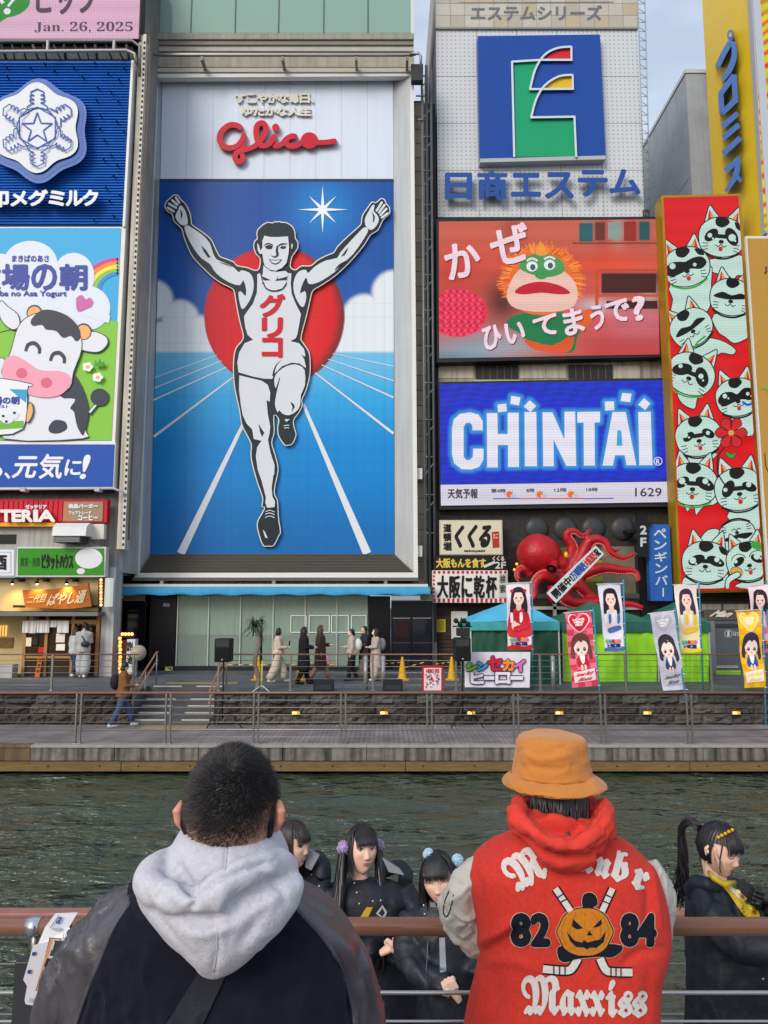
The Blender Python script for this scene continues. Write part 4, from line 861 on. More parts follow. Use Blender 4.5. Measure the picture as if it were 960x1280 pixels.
for px,py in [(8,84),(38,85),(56,80),(68,88),(92,84),(104,97),(119,79),(135,91),(155,85),(149,100),(10,97),(122,109),(139,115),(121,125),(148,127),(126,145),(146,152),(125,161),(155,164),(131,176),(139,194),(130,200),(147,207),(142,220),(133,235),(150,244),(137,251),(142,270),(118,276)]:
    MB().sphere(P(px,py,YL-.14),(.035,.1,.035),mat('#23345c',.4,.3),8,6).build('lamp_stud',bs)
def hexo(cx,cy,r,am): return [(cx+(r+am *math.cos(6*R(t)-math.pi))*math.cos(R(t)),cy+(r+am *math.cos(6*R(t)-math.pi))*math.sin(R(t))) for t in range(0,360,4)]
a=A(YL-.08,.006); a.poly(hexo(48.5,163.5,61.5,4.2),mat('#1d5cb4',.35),thick=.3); a.poly(hexo(48,163,59.3,4.1),mat('#dfe3e8',.4),d=.31); a.poly(hexo(47.8,162.6,57.9,4),mat('#1750a6',.35),d=.32); a.poly(hexo(46,159.5,52.6,4.2),mat('#d8dde4',.4),d=.38); a.build('emblem_plate',bs)
a=A(YL-.47,.0005); LB_=mat('#1c50aa',.5); hc=(46.5,159.5)
hx=[(hc[0]+26*math.cos(R(t-90)),hc[1]+26*math.sin(R(t-90))) for t in range(0,360,60)]
for i in range(6): a.line([hx[i],hx[(i+1) % 6]],1.5,LB_,sm=False)
sp=[(hc[0]+(20 if k % 2 == 0 else 8)*math.cos(R(k *36-90)),hc[1]+1+(20 if k % 2 == 0 else 8)*math.sin(R(k *36-90))) for k in range(10)]
for i in range(10): a.line([sp[i],sp[(i+1) % 10]],1.7,LB_,sm=False)
prof=[(25,0),(24,7),(22,12),(26,13),(30,7),(31,4),(32,9),(35,9.5),(35.5,4),(37,8.5),(40.5,9),(40.5,4),(42,8),(45,8),(46.5,4),(48.5,0)]
for i in range(6):
    an=R(i *60-90); f= lambda r,t: (hc[0]+r *math.cos(an)-t *math.sin(an),hc[1]+r *math.sin(an)+t *math.cos(an))
    L=[f(r,t) for r,t in prof]+[f(r,-t) for r,t in prof[::-1]]
    for k in range(len(L)-1): a.line([L[k],L[k+1]],1.5,LB_,sm=False)
a.build('emblem_print',bs)
raised(bs,YL-.12,[('雪',rectq(-40,239,-18,260)),('印',rectq(-13,239,10,258)),('メ',rectq(14,239.5,33,257)),('グ',rectq(36,238,59,256.5)),('ミ',rectq(61.5,239,80,256.5)),('ル',rectq(83,239,103,256.5)),('ク',rectq(104,238,122,256.5))],mat('#e4e6ea',.4),1.1,.16,standoff=.15)
# yoghurt poster
yg=thing('yogurt_billboard','yogurt advertisement with a smiling cartoon cow, clouds and a rainbow','billboard',P(70,552,YL))
MB().prism([P(x,y,YL-.02) for x,y in [(-160,283.5),(157,283.5),(143.5,556),(-160,556)]],(0,.4,0),CREAM).build('board',yg)
a=A(YL-.03,.002); SKY_=mat('#33a9df',.45); GRN=mat('#83c341',.45); CLD=mat('#dbe3f1',.45); NV=mat('#33459e',.45); DKC=mat('#353b4a',.45); HOR=mat('#f0b06c',.45); PNK=mat('#ee9fb5',.45); WHC=mat('#dfe2ec',.45)
a.poly([(-160,285),(151.5,285),(139,551),(-160,551)],SKY_)
a.poly([(-160,390),(60,391),(100,395),(147,402),(139.3,550.5),(-160,550.5)],GRN)
for r0,c in ((38,'#d33f8d'),(33.5,'#ef8a3c'),(29,'#f3e14a'),(24.5,'#86c24c'),(20.5,'#2b8fd0')):
    arc=[(150+r0 *1.25*math.cos(R(t)),362+r0 *math.sin(R(t))) for t in range(180,281,8)]; arc=[(min(x,147.5),y) for x,y in arc]; a.line(arc,4.6,mat(c,.45),sm=False)
for cx,cy,rx,ry in ((38,330,34,29),(0,345,32,28),(92,345,26,29),(108,385,30,28),(60,372,50,32),(15,378,45,26)): a.poly(ell(cx,cy,rx,ry,n=30),CLD)
a.poly([(94,382),(100,393),(136,404),(138,395),(120,380)],CLD)
a.poly([(-20,392),(-20,420),(12,412),(24,400)],GRN)
a.text('まきばのあさ',rectq(15,319,61,327),NV,.25); a.text('牧',rectq(-40,331,0,362),NV,1.3)
for ch,x0,x1 in (('場',3,36),('の',40,70),('朝',75,108)): a.text(ch,rectq(x0,331,x1,362),NV,1.25)
a.text('Makiba no Asa Yogurt',rectq(-22,363.5,83,372),NV,.35)
a.poly(smooth_pts([(97,389),(95,375),(98,370),(103,369),(107,374),(112,372),(116,376),(115,382),(108,386)],3),mat('#c868a8',.45))
O= lambda L,c,s=3: (a.poly(smooth_pts(L,s),DKC),a.poly(inset(smooth_pts(L,s),1.1),c))
Z= lambda L: [(x/4,300+y/4) for x,y in L]
O(Z([(-40,640),(20,590),(90,760),(60,830),(-40,800)]),WHC)
O(Z([(300,640),(380,690),(425,770),(445,860),(430,950),(412,996),(20,996),(0,860),(120,760)]),WHC)
a.poly(smooth_pts(Z([(340,650),(385,690),(425,770),(443,860),(428,945),(414,978),(385,930),(370,860),(350,840),(375,795),(300,780)]),3),DKC)
a.poly(smooth_pts(Z([(245,930),(275,900),(325,908),(335,945),(290,968),(248,960)]),3),DKC)
a.line(Z([(445,870),(500,800)]),[5,5],DKC,sm=False); a.line(Z([(448,862),(495,806)]),[2.4,2.4],WHC,sm=False); a.poly(ell(124.5,496.5,11.5,11),DKC)
O(Z([(90,370),(40,330),(5,300),(-10,350),(10,410),(60,450),(100,430)]),WHC); O(Z([(400,470),(470,455),(530,480),(540,520),(500,560),(440,560),(395,540)]),WHC)
for cx,cy in ((43,391.5),(104.5,414.5)): a.poly(ell(cx,cy,10,10.5),DKC); a.poly(ell(cx,cy+.6,8.6,9),HOR)
O(Z([(85,440),(140,380),(230,360),(330,400),(400,470),(410,550),(370,660),(350,740),(260,780),(120,760),(20,690),(10,640),(50,560)]),WHC)
a.poly(smooth_pts(Z([(155,400),(200,355),(260,350),(340,380),(395,440),(402,490),(380,507),(355,480),(315,490),(280,455),(230,448),(210,425),(165,430)]),3),DKC)
a.poly(smooth_pts(Z([(12,640),(30,590),(75,578),(130,605),(200,650),(300,655),(350,680),(352,720),(310,770),(240,788),(150,775),(60,730),(15,690)]),3),PNK)
for cx,cy in ((27,466.5),(58,478.5)): a.poly(ell(cx,cy,7,6.5),mat('#d9657f',.45))
for cx,cy in ((41,434),(72,446)): a.line([(cx-9,cy+5),(cx-6,cy-3),(cx+2,cy-5),(cx+8,cy+1),(cx+8,cy+8)],[3.6,4.4,5,4.4,3.6],DKC)
O(Z([(-60,705),(150,715),(155,735),(140,745),(118,945),(-60,955)]),mat('#e6eaf0',.45)); a.poly(Z([(45,745),(138,748),(130,815)]),mat('#2f9fd0',.45)); a.poly(Z([(-40,900),(120,905),(117,940),(-40,950)]),mat('#6fb53c',.45))
a.text('場の朝',rectq(-8,496,24,505),NV,.6); a.text('ヨーグルト',rectq(-12,506,10,510),NV,.2); a.poly(ell(18,519,6,5,-15),WHC); a.poly(ell(9,524,8,5.5),WHC)
for cx,cy in ((8,527),(18,516),(4,520)): a.poly(ell(cx,cy,2,1.6),DKC)
O(Z([(140,820),(160,815),(168,860),(150,905),(128,908)]),HOR)
for cx,cy in ((109.5,458.5),(122,471.5)):
    for k in range(5): a.poly(ell(cx+4*math.cos(R(k *72)),cy+3.4*math.sin(R(k *72)),3,2.7,n=12),mat('#eef0ee',.45))
    a.poly(ell(cx,cy,2.2,2),HOR)
a.poly([(118,458),(119,449),(122,454),(125,447.5),(127,453),(131,451),(129,458)],mat('#3f9a36',.45)); a.build('poster_print',yg)
bb_=thing('blue_slogan_sign','plain blue strip with a white brush-written slogan under the cow poster','sign',P(70,612,YL))
MB().prism([P(x,y,YL-.06) for x,y in [(-160,553),(144.5,553),(142,610.5),(-160,612)]],(0,.35,0),CREAM).build('board',bb_)
a=A(YL-.07); a.poly([(-160,555),(143.3,555.5),(141,608.5),(-160,609.5)],mat('#0f4daa',.4)); WB=mat('#e6e9ee',.45)
a.text('も',rectq(-18,577,3,596),WB,.7,.15); a.text('、',rectq(6,591,12,598),WB,.6)
a.text('元',rectq(18,571,46,597),WB,.8,.22); a.text('気',rectq(50,568,78,598),WB,.7,.15); a.text('に',rectq(82,575,101,594),WB,.7,.15); a.text('!',[(106,569),(114,569),(106,598),(100,598)],WB,.9); a.build('sign_print',bb_)
MB().tube([P(-160,612.5,24.4),P(141,610.5,24.4),P(154,615,24.6),P(158,626,24.9)],.04,mat('#c9c7c2',.5),8).build('pipe',bb_)
for px in (-30,25,118): MB().pbox(px,609.5,px+6,614,24.3,.3,mat('#b9b7b2',.5)).build('bracket',bb_)
MB().pbox(-160,612,142,616.5,24.95,.06,mat('#222326',.7)).build('shadow_gap',bb_)
rs=thing('red_burger_sign','ribbed red fast-food sign with white capital letters and a brown panel','sign',P(60,657,24.8))
mb=MB(); mb.pbox(-160,624,134,653,24.8,.25,mat('#c1122c',.4)); mb.build('board',rs)
for i in range(20):
    x=78-i *6.2; MB().pbox(x-5.2,626.3,x,652,24.77,.03,mat('#cb1a33',.35),.008).build('rib',rs)
MB().pbox(-160,653.2,71,658,24.76,.12,mat('#f5a81c',.4)).build('yellow_strip',rs); MB().pbox(79,627,128.5,651.5,24.77,.03,mat('#a08468',.5)).build('brown_panel',rs); MB().pbox(83,629,85.3,651,24.765,.02,mat('#d2703a',.5)).build('orange_stripe',rs)
for ch,x0,x1 in (('T',1,14),('E',15.5,26),('R',28,40),('I',42.5,46.5),('A',48,68),('T',-17,-2),('O',-36,-20),('L',-52,-40)):
    raised(rs,24.73,[(ch,rectq(x0,638,x1,651.5))],mat('#e9e6e2',.4),1.1,.03)
a=A(24.76); a.text('ゼッテリア',rectq(32,631,58,636),WHITE,.45); a.text('絶品バーガー',rectq(86,630,122,635),WHITE,.5); a.text('フェアトレード',rectq(86,639,114,643),WHITE,.35); a.text('コーヒー',rectq(98,644,122,650),WHITE,.5); a.build('sign_print',rs)
ac=thing('air_curtain_unit','bulky white air-conditioning cabinet hanging below the red sign','air conditioner',P(88,678,24.4))
mb=MB(); x0,x1=P(67,660,24.3).x,P(109,660,24.3).x; zt_,zm,zb_=P(88,653,24.3).z,P(88,670,24.3).z,P(88,678,24.3).z
mb.prism([(x0,24.95,zt_),(x0,24.5,zt_),(x0,24.25,zt_-.15),(x0,24.2,zm),(x0,24.95,zm)],(x1-x0,0,0),mat('#d3d6d6',.4,var=.05)); mb.build('casing',ac)
MB().box((x0+.03,24.28,zb_),(x1-.2,24.9,zm-.004),mat('#4d5154',.5)).build('outlet',ac)
for k in range(4): MB().box((x0+.05,24.255,zb_+.02+k *.045),(x1-.22,24.275,zb_+.045+k *.045),mat('#8d9193',.4)).build('vane',ac)
eb=thing('electric_box','small cream electric box to the right of the white air-conditioning cabinet','electric box',P(122,675,24.8)); MB().pbox(113,655,130,674,24.75,.25,mat('#d8d5c8',.5,var=.08),.02).build('box',eb); MB().tube([P(115,674,24.8),P(118,680,24.8),P(126,680,24.8),P(128,674,24.8)],.012,DSTEEL,6).build('cable',eb)
ks=thing('white_liquor_sign','white boxed sign with one black character at the left edge','sign',P(5,722,24.75)); MB().pbox(-60,684,20,722,24.7,.3,mat('#9ea3a6',.5)).build('frame',ks); a=A(24.7); a.poly([(-58,687),(17.5,687),(17.5,719.5),(-58,719.5)],mat('#dde2ea',.4)); a.poly([(-55,690),(14,690),(14,716.5),(-55,716.5)],mat('#4c5468',.4)); a.poly([(-54.4,690.6),(13.4,690.6),(13.4,716),(-54.4,716)],mat('#dde2ea',.4)); a.text('酒',rectq(-11,694,8,712),BLACK,.9); a.build('sign_print',ks)
gs2=thing('green_estate_sign','bright green estate agent sign with black characters and a blank speech bubble','sign',P(76,721,24.7))
MB().pbox(20,683.5,132,721.5,24.7,.3,mat('#c9ccc6',.5),.02).build('frame',gs2); a=A(24.69); a.poly([(22.3,685.5),(130,685.5),(130,719),(22.3,719)],mat('#2f8a1c',.35)); a.text('賃貸・売買',rectq(25.5,697,50,708),mat('#164f17',.4),.25); a.text('ピタットハウス',rectq(52.5,693,91,711),BLACK,.75)
a.poly(ell(111,698,17,12.8,n=36),WHITE); a.poly(ell(101,714,5.2,3.8),WHITE); a.build('sign_print',gs2)
for i,px in enumerate((15,46,83)):
    l=thing('spot_lamp',['lit spot lamp under the white boxed sign, leftmost of three','lit spot lamp under the green sign, above the left end of the wooden board','lit spot lamp under the green sign, above the middle of the wooden board'][i],'spot lamp',P(px,724,24.6),'spot lamps over the wooden board')
    c=P(px,728,24.5); MB().tube([c+Vector((0,.5,.16)),c+Vector((0,.05,.1)),c],.02,BLACK,6).build('arm',l); MB().tube([c+Vector((0,0,.06)),c+Vector((0,.02,-.03))],[.04,.07],BLACK,10).build('shade',l); MB().sphere(c+Vector((0,.02,-.04)),.045,mat('#ffd9a0',.4,emit=4.),8,6).build('bulb',l)
    d=P(px+9,725,24.7); MB().tube([d,d+Vector((0,.3,0))],.06,BLACK,10).build('transformer',l)
    ld=bpy.data.lights.new('lamp_glow','SPOT'); ld.energy=55; ld.color=(1,.62,.25); ld.spot_size=R(110); ld.spot_blend=.8; ld.shadow_soft_size=.05
    lo=bpy.data.objects.new('lamp_glow',ld); COL.objects.link(lo); lo.location=c+Vector((0,-.02,-.08)); lo.rotation_euler=(R(28),0,0)
wb=thing('wooden_signboard','flared orange-brown wooden board with carved pale characters over the noodle shop door','sign',P(70,762,24.7))
mb=MB(); q=smooth_pts([(27.5,737.5),(55,737),(85,734),(110,728.5)],4,False)+smooth_pts([(114.5,758),(85,761),(60,760.5),(31.5,759.5)],4,False)
mb.prism([P(x,y,24.62) for x,y in q],(0,.1,0),mat('#a9601f',.5,var=.3,vscale=3,stretch=(1,1,7))); mb.build('board',wb); MB().pbox(16,756.5,122,759.5,24.8,.1,BLACK).build('support',wb)
a=A(24.61); CH=mat('#cdbd9c',.5); a.text('二代目',[(34,746),(57,742),(57,753),(34,754)],CH,.1,.2); a.text('ばやし通',[(61,743),(106,737.5),(107,753),(61,757)],CH,.35,.15); a.build('carved_characters',wb)
vs_=thing('bulb_sign','narrow upright black sign edged with glowing red bulbs beside a white lightbox','sign',P(130,758,24.6))
MB().pbox(122.5,722,130,758.5,24.5,.35,mat('#26181a',.5)).build('box',vs_); MB().pbox(130.3,722.5,137.5,758.5,24.55,.3,mat('#dfe6dc',.4,emit=.55),.01).build('lightbox',vs_)
for k in range(9): MB().sphere(P(126.2,725+k *3.9,24.47),.05,mat('#ff8a3c' if k % 2 else '#ffb080',.4,emit=2.2),8,6).build('bulb',vs_)
nr=thing('noren_curtain','white split shop curtain hanging over the wooden doors','shop curtain',P(57,791,24.95))
for x0,x1,y1 in ((28,36.5,791),(36.8,45,791.5),(45.3,53.5,791),(53.8,61.5,791),(62.5,71,784),(71.3,86,791)):
    mb=MB(); xa,xb=P(x0,780,24.92).x,P(x1,780,24.92).x; z1,z2=P(x0,776,24.92).z,P(x0,y1,24.92).z; vs=[]
    for i in range(13): y=24.92+.03*math.sin(i *.9+x0); vs += [(xa+(xb-xa)*i/12,24.93,z1),(xa+(xb-xa)*i/12,y,z2)]
    mb.add(vs,[(2*i,2*i+2,2*i+3,2*i+1) for i in range(12)],mat('#dbd8d6',.8),True); mb.build('cloth_panel',nr)
MB().tube([P(27,775.5,24.93),P(87,775.5,24.93)],.015,WOOD,6).build('rod',nr)
rsn=thing('standing_shop_sign','standing white shop sign with a round lantern and an arch of glowing bulbs','sign',P(163,850,25))
MB().pbox(151,800,158,846,24.95,.2,mat('#3a1613',.5)).build('bulb_board',rsn); MB().pbox(150,791,167,797,24.95,.2,mat('#2a1513',.5)).build('bulb_board',rsn)
for k in range(10): MB().sphere(P(149.8+(k % 2)*.6,798+k *4.7,24.9),.06,mat('#ff9b4a',.4,emit=2.4),8,6).build('bulb',rsn)
for k in range(4): MB().sphere(P(153+k *4,792.6,24.9),.055,mat('#ffb066',.4,emit=2.2),8,6).build('bulb',rsn)
MB().pbox(158,799,168,846,24.9,.3,mat('#c8ccd0',.4,emit=.0)).build('board',rsn)
a=A(24.89); a.text('ばやし',rectq(159,802,167,814),BLACK,.3); a.text('通',rectq(159,818,167,830),BLACK,.3); a.build('sign_print',rsn)
MB().tube([P(173,816,24.8),P(173,816,25.0)],.25,mat('#a39c8c',.6,var=.35,vscale=12),28).build('round_lantern',rsn)
for x,y,w_,h,c,lab in ((208,756,8,4,'#a9aec6','small pale sticker on the dark panel right of the shop'),(211,838,9,9,'#d9c62c','small yellow and blue warning sticker low on the glass foyer wall')):
    t=thing('sticker',lab,'sticker',P(x,y,YF-.01)); MB().pbox(x-w_/2,y-h/2,x+w_/2,y+h/2,YF-.03,.01,mat(c,.5)).build('label_sheet',t)
    a=A(YF-.03); a.poly([(x-w_/2+.8,y-h/2+.8),(x+w_/2-.8,y-h/2+.8),(x+w_/2-.8,y)],mat('#2440a0',.5)); a.build('print',t)
# ---- right tower signs
es=thing('square_logo_sign','blue square logo board with a green, red and yellow outlined figure','sign',P(677,203,28.3))
MB().quadbox([(597,45),(750,43),(757,194),(600,198)],28.25,.3,mat('#1c489c',.35,var=.03)).build('board',es)
MB().quadbox([(600,198.3),(757,194.3),(757,199),(600,203)],28.2,.4,mat('#aab0b4',.5)).build('bottom_edge',es)
ce= lambda x,y: (520+x/2.182,y/2.182); a=A(28.24,.004)
GN=mat('#1a9a6c',.35); a.poly(mp_(ce,[(268,170),(342,165),(325,190),(312,245),(345,243),(328,265),(315,322),(432,320),(436,426),(272,428)]),GN)
a.poly(mp_(ce,[(346,163),(370,145),(400,132),(424,130),(424,163)]),mat('#c92434',.35)); a.poly(mp_(ce,[(346,240),(370,218),(400,209),(427,208),(427,240)]),mat('#d9b32a',.35))
TL=mat('#cfd6dc',.35,.3)
for L in ([(268,428),(262,166)],[(262,168),(342,163),(424,163)],[(424,166),(424,126)],[(424,127),(385,131),(350,150),(325,190),(311,243)],[(309,243),(428,242)],[(428,245),(427,203)],[(427,204),(390,208),(352,232),(328,270),(314,320)],[(312,320),(433,318)],[(432,316),(437,428)]):
    a.line(mp_(ce,L),2.6,TL,thick=.08,sm=len(L) > 3)
a.build('emblem_tubes',es)
LBL=mat('#2c4f96',.4,.2)
rq=[]
for ch,x0,x1,y0,y1 in (('日',82,150,474,542),('商',170,246,466,542),('エ',262,338,474,534),('ス',354,428,472,540),('テ',444,520,466,534),('ム',530,610,464,528)): rq.append((ch,[ce(x0,y0),ce(x1,y0),ce(x1,y1),ce(x0,y1)]))
raised(tw,28.5,rq,LBL,1.5,.1,'letter',standoff=.22)
a=A(Y_T-.11); GY=mat('#6d6f74',.5); a.text('エステムシリーズ',rectq(589,7,752,25),GY,.8); a.line([(573,3.5),(767,2.5)],.9,GY,sm=False); a.build('parapet_lettering',tw)
# first LED screen
FR=mat('#26272a',.5)
kz=thing('puppet_led_screen','upper LED screen showing a shaggy orange hand puppet and pale handwritten text','LED screen',P(686,450,27.8))
MB().prism([P(x,y,27.8) for x,y in [(545,273.5),(824,270.5),(828,446),(546,453)]],(0,.6,0),FR).build('cabinet',kz)
def kzc(X,Y):
    c=flat('#c9604a',X); n=np.sin(X *.05)*np.cos(Y *.06)
    G_= lambda cx,cy,sx,sy: np.exp(-((X-cx)/sx) ** 2-((Y-cy)/sy) ** 2)
    c=mixc(c,'#b8504a',sstep(280,330,Y)*.6); c=mixc(c,'#d9553a',G_(600,330,60,25)*.8); c=mixc(c,'#c23d35',G_(570,345,40,30)); c=mixc(c,'#e04c2c',G_(770,330,60,12)); c=mixc(c,'#d8432a',G_(750,380,22,60)*.9)
    for x,col in ((735,'#3f7f80'),(752,'#7f3030'),(772,'#8fa0a0'),(790,'#a93434'),(806,'#2f5f60')): c=mixc(c,col,G_(x,288,8,16)*.8)
    c=mixc(c,'#3a1d1c',sstep(750,756,X)*sstep(338,344,Y)*(1-sstep(365,372,Y))*.85); c=mixc(c,'#4a2220',sstep(752,760,X)*sstep(370,374,Y)*(1-sstep(386,392,Y))*.5); c=mixc(c,'#3d2220',G_(628,375,22,28)*.9); c=mixc(c,'#3a1a1c',G_(640,290,14,20)*.4)
    c=mixc(c,'#8b99a8',G_(590,440,60,26)); c=mixc(c,'#9aa3ae',G_(640,430,40,14)*.8); c=mixc(c,'#4f7f8a',G_(560,455,30,14)); c=mixc(c,'#c8697a',G_(800,400,60,45)*.9); c=mixc(c,'#b8383c',sstep(400,440,Y)*sstep(700,760,X)*.8)
    c=mixc(c,'#c5b0b4',G_(745,382,26,9)); c=mixc(c,'#b58f8f',G_(812,372,10,12))
    r=np.hypot((X-572)/38,(Y-391)/31); t=np.sin(X *1.5+np.sin(Y *1.3))*np.sin(Y *1.6)*.16; k=1-sstep(.94,1.02,r); ball=flat('#e8294f',X)*(1+t[...,None]); c=c *(1-k[...,None])+ball *k[...,None]
    return c
grid_art('screen',kz,[(548.5,277),(821.5,274),(824.5,443),(549,448)],27.77,1.6,kzc,vcol_mat('led_picture',.4,emit=1.12))
a=A(27.765,.003); E=1.05; rnd=random.Random(3)
for x,y,x1,y1,c in ((748,336,822,339,'#d95a30'),(752,342,820,366,'#52221e'),(748,368,823,371,'#e0602f'),(758,376,822,386,'#4c2422'),(744,339,748,392,'#e2592c'),(724,279,741,302,'#2f6f73'),(744,278,756,300,'#7c3a34'),(760,278,776,299,'#9fb0ac'),(780,277,795,301,'#b0332f'),(799,277,812,300,'#2c6468'),(716,303,823,305,'#a8402c')): a.poly(rectq(x,y,x1,y1),led(c,.8),d=.001)
for j in range(11):
    for i in range(16):
        x,y=551+i *4.1+(j % 2)*2,364+j *5.4
        if ((x-572)/36) ** 2+((y-391)/29) ** 2 < 1 and x < 606: a.line([(x-1.9,y-1.6),(x,y+1.4),(x+1.9,y-1.6)],1.3,led(['#ff6f8c','#b81539'][(i+j) % 2],.9),sm=False,d=.002+.00001*i)
a.poly(smooth_pts([(632,405),(650,392),(700,390),(722,398),(742,384),(740,400),(722,420),(714,441),(665,434),(655,420)],3),led('#1d7a4a',E)); a.poly(smooth_pts([(656,424),(690,432),(716,418),(714,436),(700,441),(668,437)],3),led('#e0562a',E)); a.poly(smooth_pts([(716,400),(735,386),(742,396),(726,414)],3),led('#e8602c',E))
for k in range(420):
    t=rnd.uniform(-215,50); r0=rnd.uniform(.8,1.08); an=R(t-5); cx,cy=677,350; x0,y0=cx+42*r0 *math.cos(an),cy+38*r0 *math.sin(an); L=rnd.uniform(5,12); an2=an+rnd.uniform(-.5,.5)
    a.line([(x0,y0),(x0+L *math.cos(an2),y0+L *math.sin(an2))],[2.0,.3],led(rnd.choice(['#f0702c','#f58a3c','#d9561f','#ffa04e']),E),sm=False,d=.004+k *.00003)
a.k=5
a.poly(ell(677,350,50,44,n=40),led('#ee6f2c',E)); 
for k in range(380):
    t=rnd.uniform(150,390); an=R(t); x0,y0=677+40*math.cos(an),350+34*math.sin(an); a.line([(x0,y0),(x0+rnd.uniform(6,18)*math.cos(an+rnd.uniform(-.3,.3)),y0+rnd.uniform(6,15)*math.sin(an)+2)],[1.8,.4],led(rnd.choice(['#f47f37','#d9541c','#ff9a4a']),E),sm=False,d=.018+k *.00002)
a.k=9
a.poly(smooth_pts([(636,358),(648,338),(672,328),(700,336),(718,352),(722,372),(712,386),(680,390),(646,386),(634,374)],3),led('#efc3b4',E))
a.poly(smooth_pts([(648,334),(660,320),(680,316),(700,324),(706,338),(690,346),(668,344)],3),led('#4f9a5a',E)); a.poly(smooth_pts([(670,318),(676,302),(684,318)],3),led('#f29a3c',E))
for x,y in ((665,333),(687,331)): a.poly(ell(x,y,7,6.4),led('#e9eef0',E)); a.poly(ell(x+1,y+1,3.4,3.8),led('#3a5f66',E)); a.line([(x-7,y-7),(x,y-10),(x+7,y-7)],2.6,led('#e8e8e8',E))
a.poly(ell(677,342,9,7.2),led('#3f9a52',E)); a.poly(smooth_pts([(643,365),(655,356),(677,352),(700,357),(713,366),(700,368),(677,366),(655,368)],3),led('#c81c34',E))
PW=led('#ffe3f0',.95); SHD=led('#8f2f3a',.4)
for (s_,q,b_) in (('か',[(554,309),(594,300),(603,340),(562,350)],1.4),('ぜ',[(610,288),(656,278),(665,322),(619,334)],1.4),('ひ',[(603,410),(624,405),(627,433),(606,438)],1.1),('い',[(631,406),(654,401),(656,426),(634,430)],1.1),('て',[(666,399),(694,392),(698,416),(670,421)],1.1),('ま',[(703,389),(726,384),(731,414),(708,420)],1.1),('う',[(737,384),(752,380),(756,408),(741,413)],1.1),('で',[(756,379),(784,373),(788,399),(761,405)],1.1),('?',[(790,373),(804,369),(808,397),(795,401)],1.3)):
    a.text(s_,[(x+1,y+1.2) for x,y in q],SHD,b_); a.text(s_,q,PW,b_)
a.build('screen_picture',kz)
# second LED screen
ch_=thing('blue_led_screen','royal blue LED screen with glowing white capital letters and a weather strip','LED screen',P(690,636,27.8))
MB().prism([P(x,y,27.8) for x,y in [(547,477.5),(833,472.5),(838.5,633),(549.5,637)]],(0,.5,0),FR).build('cabinet',ch_)
cx_= lambda x,y: (520+x/2.182,240+y/2.182)
LET=[[(182,650),(182,625),(170,607),(148,601),(120,605),(103,620),(98,645),(98,715),(104,740),(125,756),(150,757),(172,750),(184,730),(184,700),(156,700),(155,722),(147,731),(137,731),(130,722),(130,640),(136,630),(147,629),(154,637),(154,650)],
       [(193,603),(222,603),(223,660),(250,660),(250,602),(280,602),(281,750),(251,750),(251,690),(223,690),(223,751),(194,751)],
       [(296,600),(328,600),(330,748),(297,748)],[(345,601),(372,601),(405,675),(405,599),(434,599),(437,747),(410,747),(375,675),(376,748),(347,748)],
       [(440,600),(502,599),(502,628),(487,629),(488,746),(458,746),(457,629),(440,629)],[(536,600),(572,600),(601,745),(574,745),(569,718),(543,718),(537,746),(509,746)],[(606,600),(640,599),(645,745),(609,745)],
       [(222,580),(246,577),(248,598),(224,601)],[(260,556),(285,560),(281,582),(257,578)],[(310,568),(328,584),(312,600),(294,585)],[(515,572),(540,571),(541,595),(516,596)],[(562,548),(588,550),(584,573),(558,570)],[(622,562),(639,577),(625,595),(606,580)]]
LETP=[mp_(cx_,L) for L in LET]
def chc(X,Y):
    c=flat('#1f35cf',X); c=c *(1+(.16*np.sin(Y *.9+np.sin(X *.11)*1.5)+.1*np.sin(X *.3+Y *.21)+.08*np.sin(X *1.9))[...,None]); d=np.full(X.shape,-1e3)
    for L in LETP: d=np.maximum(d,inpoly(L,X,Y))
    c=mixc(c,'#3fb4f5',sstep(-7,-1.2,d)*.7); c=mixc(c,'#0f2fe0',(sstep(-22,-8,d)*(1-sstep(-9,-3,d)))*.4); return c
grid_art('screen',ch_,[(549.5,480),(831,475),(835.3,601),(550.8,605.5)],27.77,1.6,chc,vcol_mat('led_picture',.4,emit=.92))
a=A(27.765); LW=led('#f4f0ff',.95)
for L in LETP: a.poly(L,LW)
a.poly(mp_(cx_,[(549,650),(560,650),(563,692),(547,692)]),led('#3fb4f0',.9))
a.poly([(550.8,606),(835.3,602),(836.3,627.5),(551.2,632)],led('#e9e4f4',.88))
for t_,q,b_ in (('天気予報',rectq(560,611,597,623),.4),('第4時',rectq(614,611,632,616),.2),('8時',rectq(658,610.5,668,615.5),.2),('12時',rectq(693,610,708,615),.2),('18時',rectq(733,609.5,747,614.5),.2),('1629',rectq(794,610,827,620.5),.2)): a.text(t_,q,led('#4a4658',.6),b_)
for x in (637,675,714):
    for k in range(8): a.line([(x+3*math.cos(R(k *45)),618+3*math.sin(R(k *45))),(x+7*math.cos(R(k *45)),618+6*math.sin(R(k *45)))],[1.6,.3],led('#ff8a2a',.9),sm=False)
    a.poly(ell(x,618,4,4),led('#ff7a22',.9)); a.poly(ell(x+5,620,4.2,2.6),led('#cfd8e4',.9))
for x0,x1,c in ((616,650,'#6a6ad8'),(650,690,'#d87a8a'),(690,730,'#e05a5a'),(730,767,'#8a5ad0')): a.line([(x0,623.5),(x1,623)],1.4,led(c,.8),sm=False)
a.text('R',rectq(820.5,574,824.5,579.5),LW,.3); 
for k in range(14): a.line([(822.5+5*math.cos(R(k *26)),576.5+5*math.sin(R(k *26))),(822.5+5*math.cos(R(k *26+26)),576.5+5*math.sin(R(k *26+26)))],1,LW,sm=False)
a.build('screen_picture',ch_)
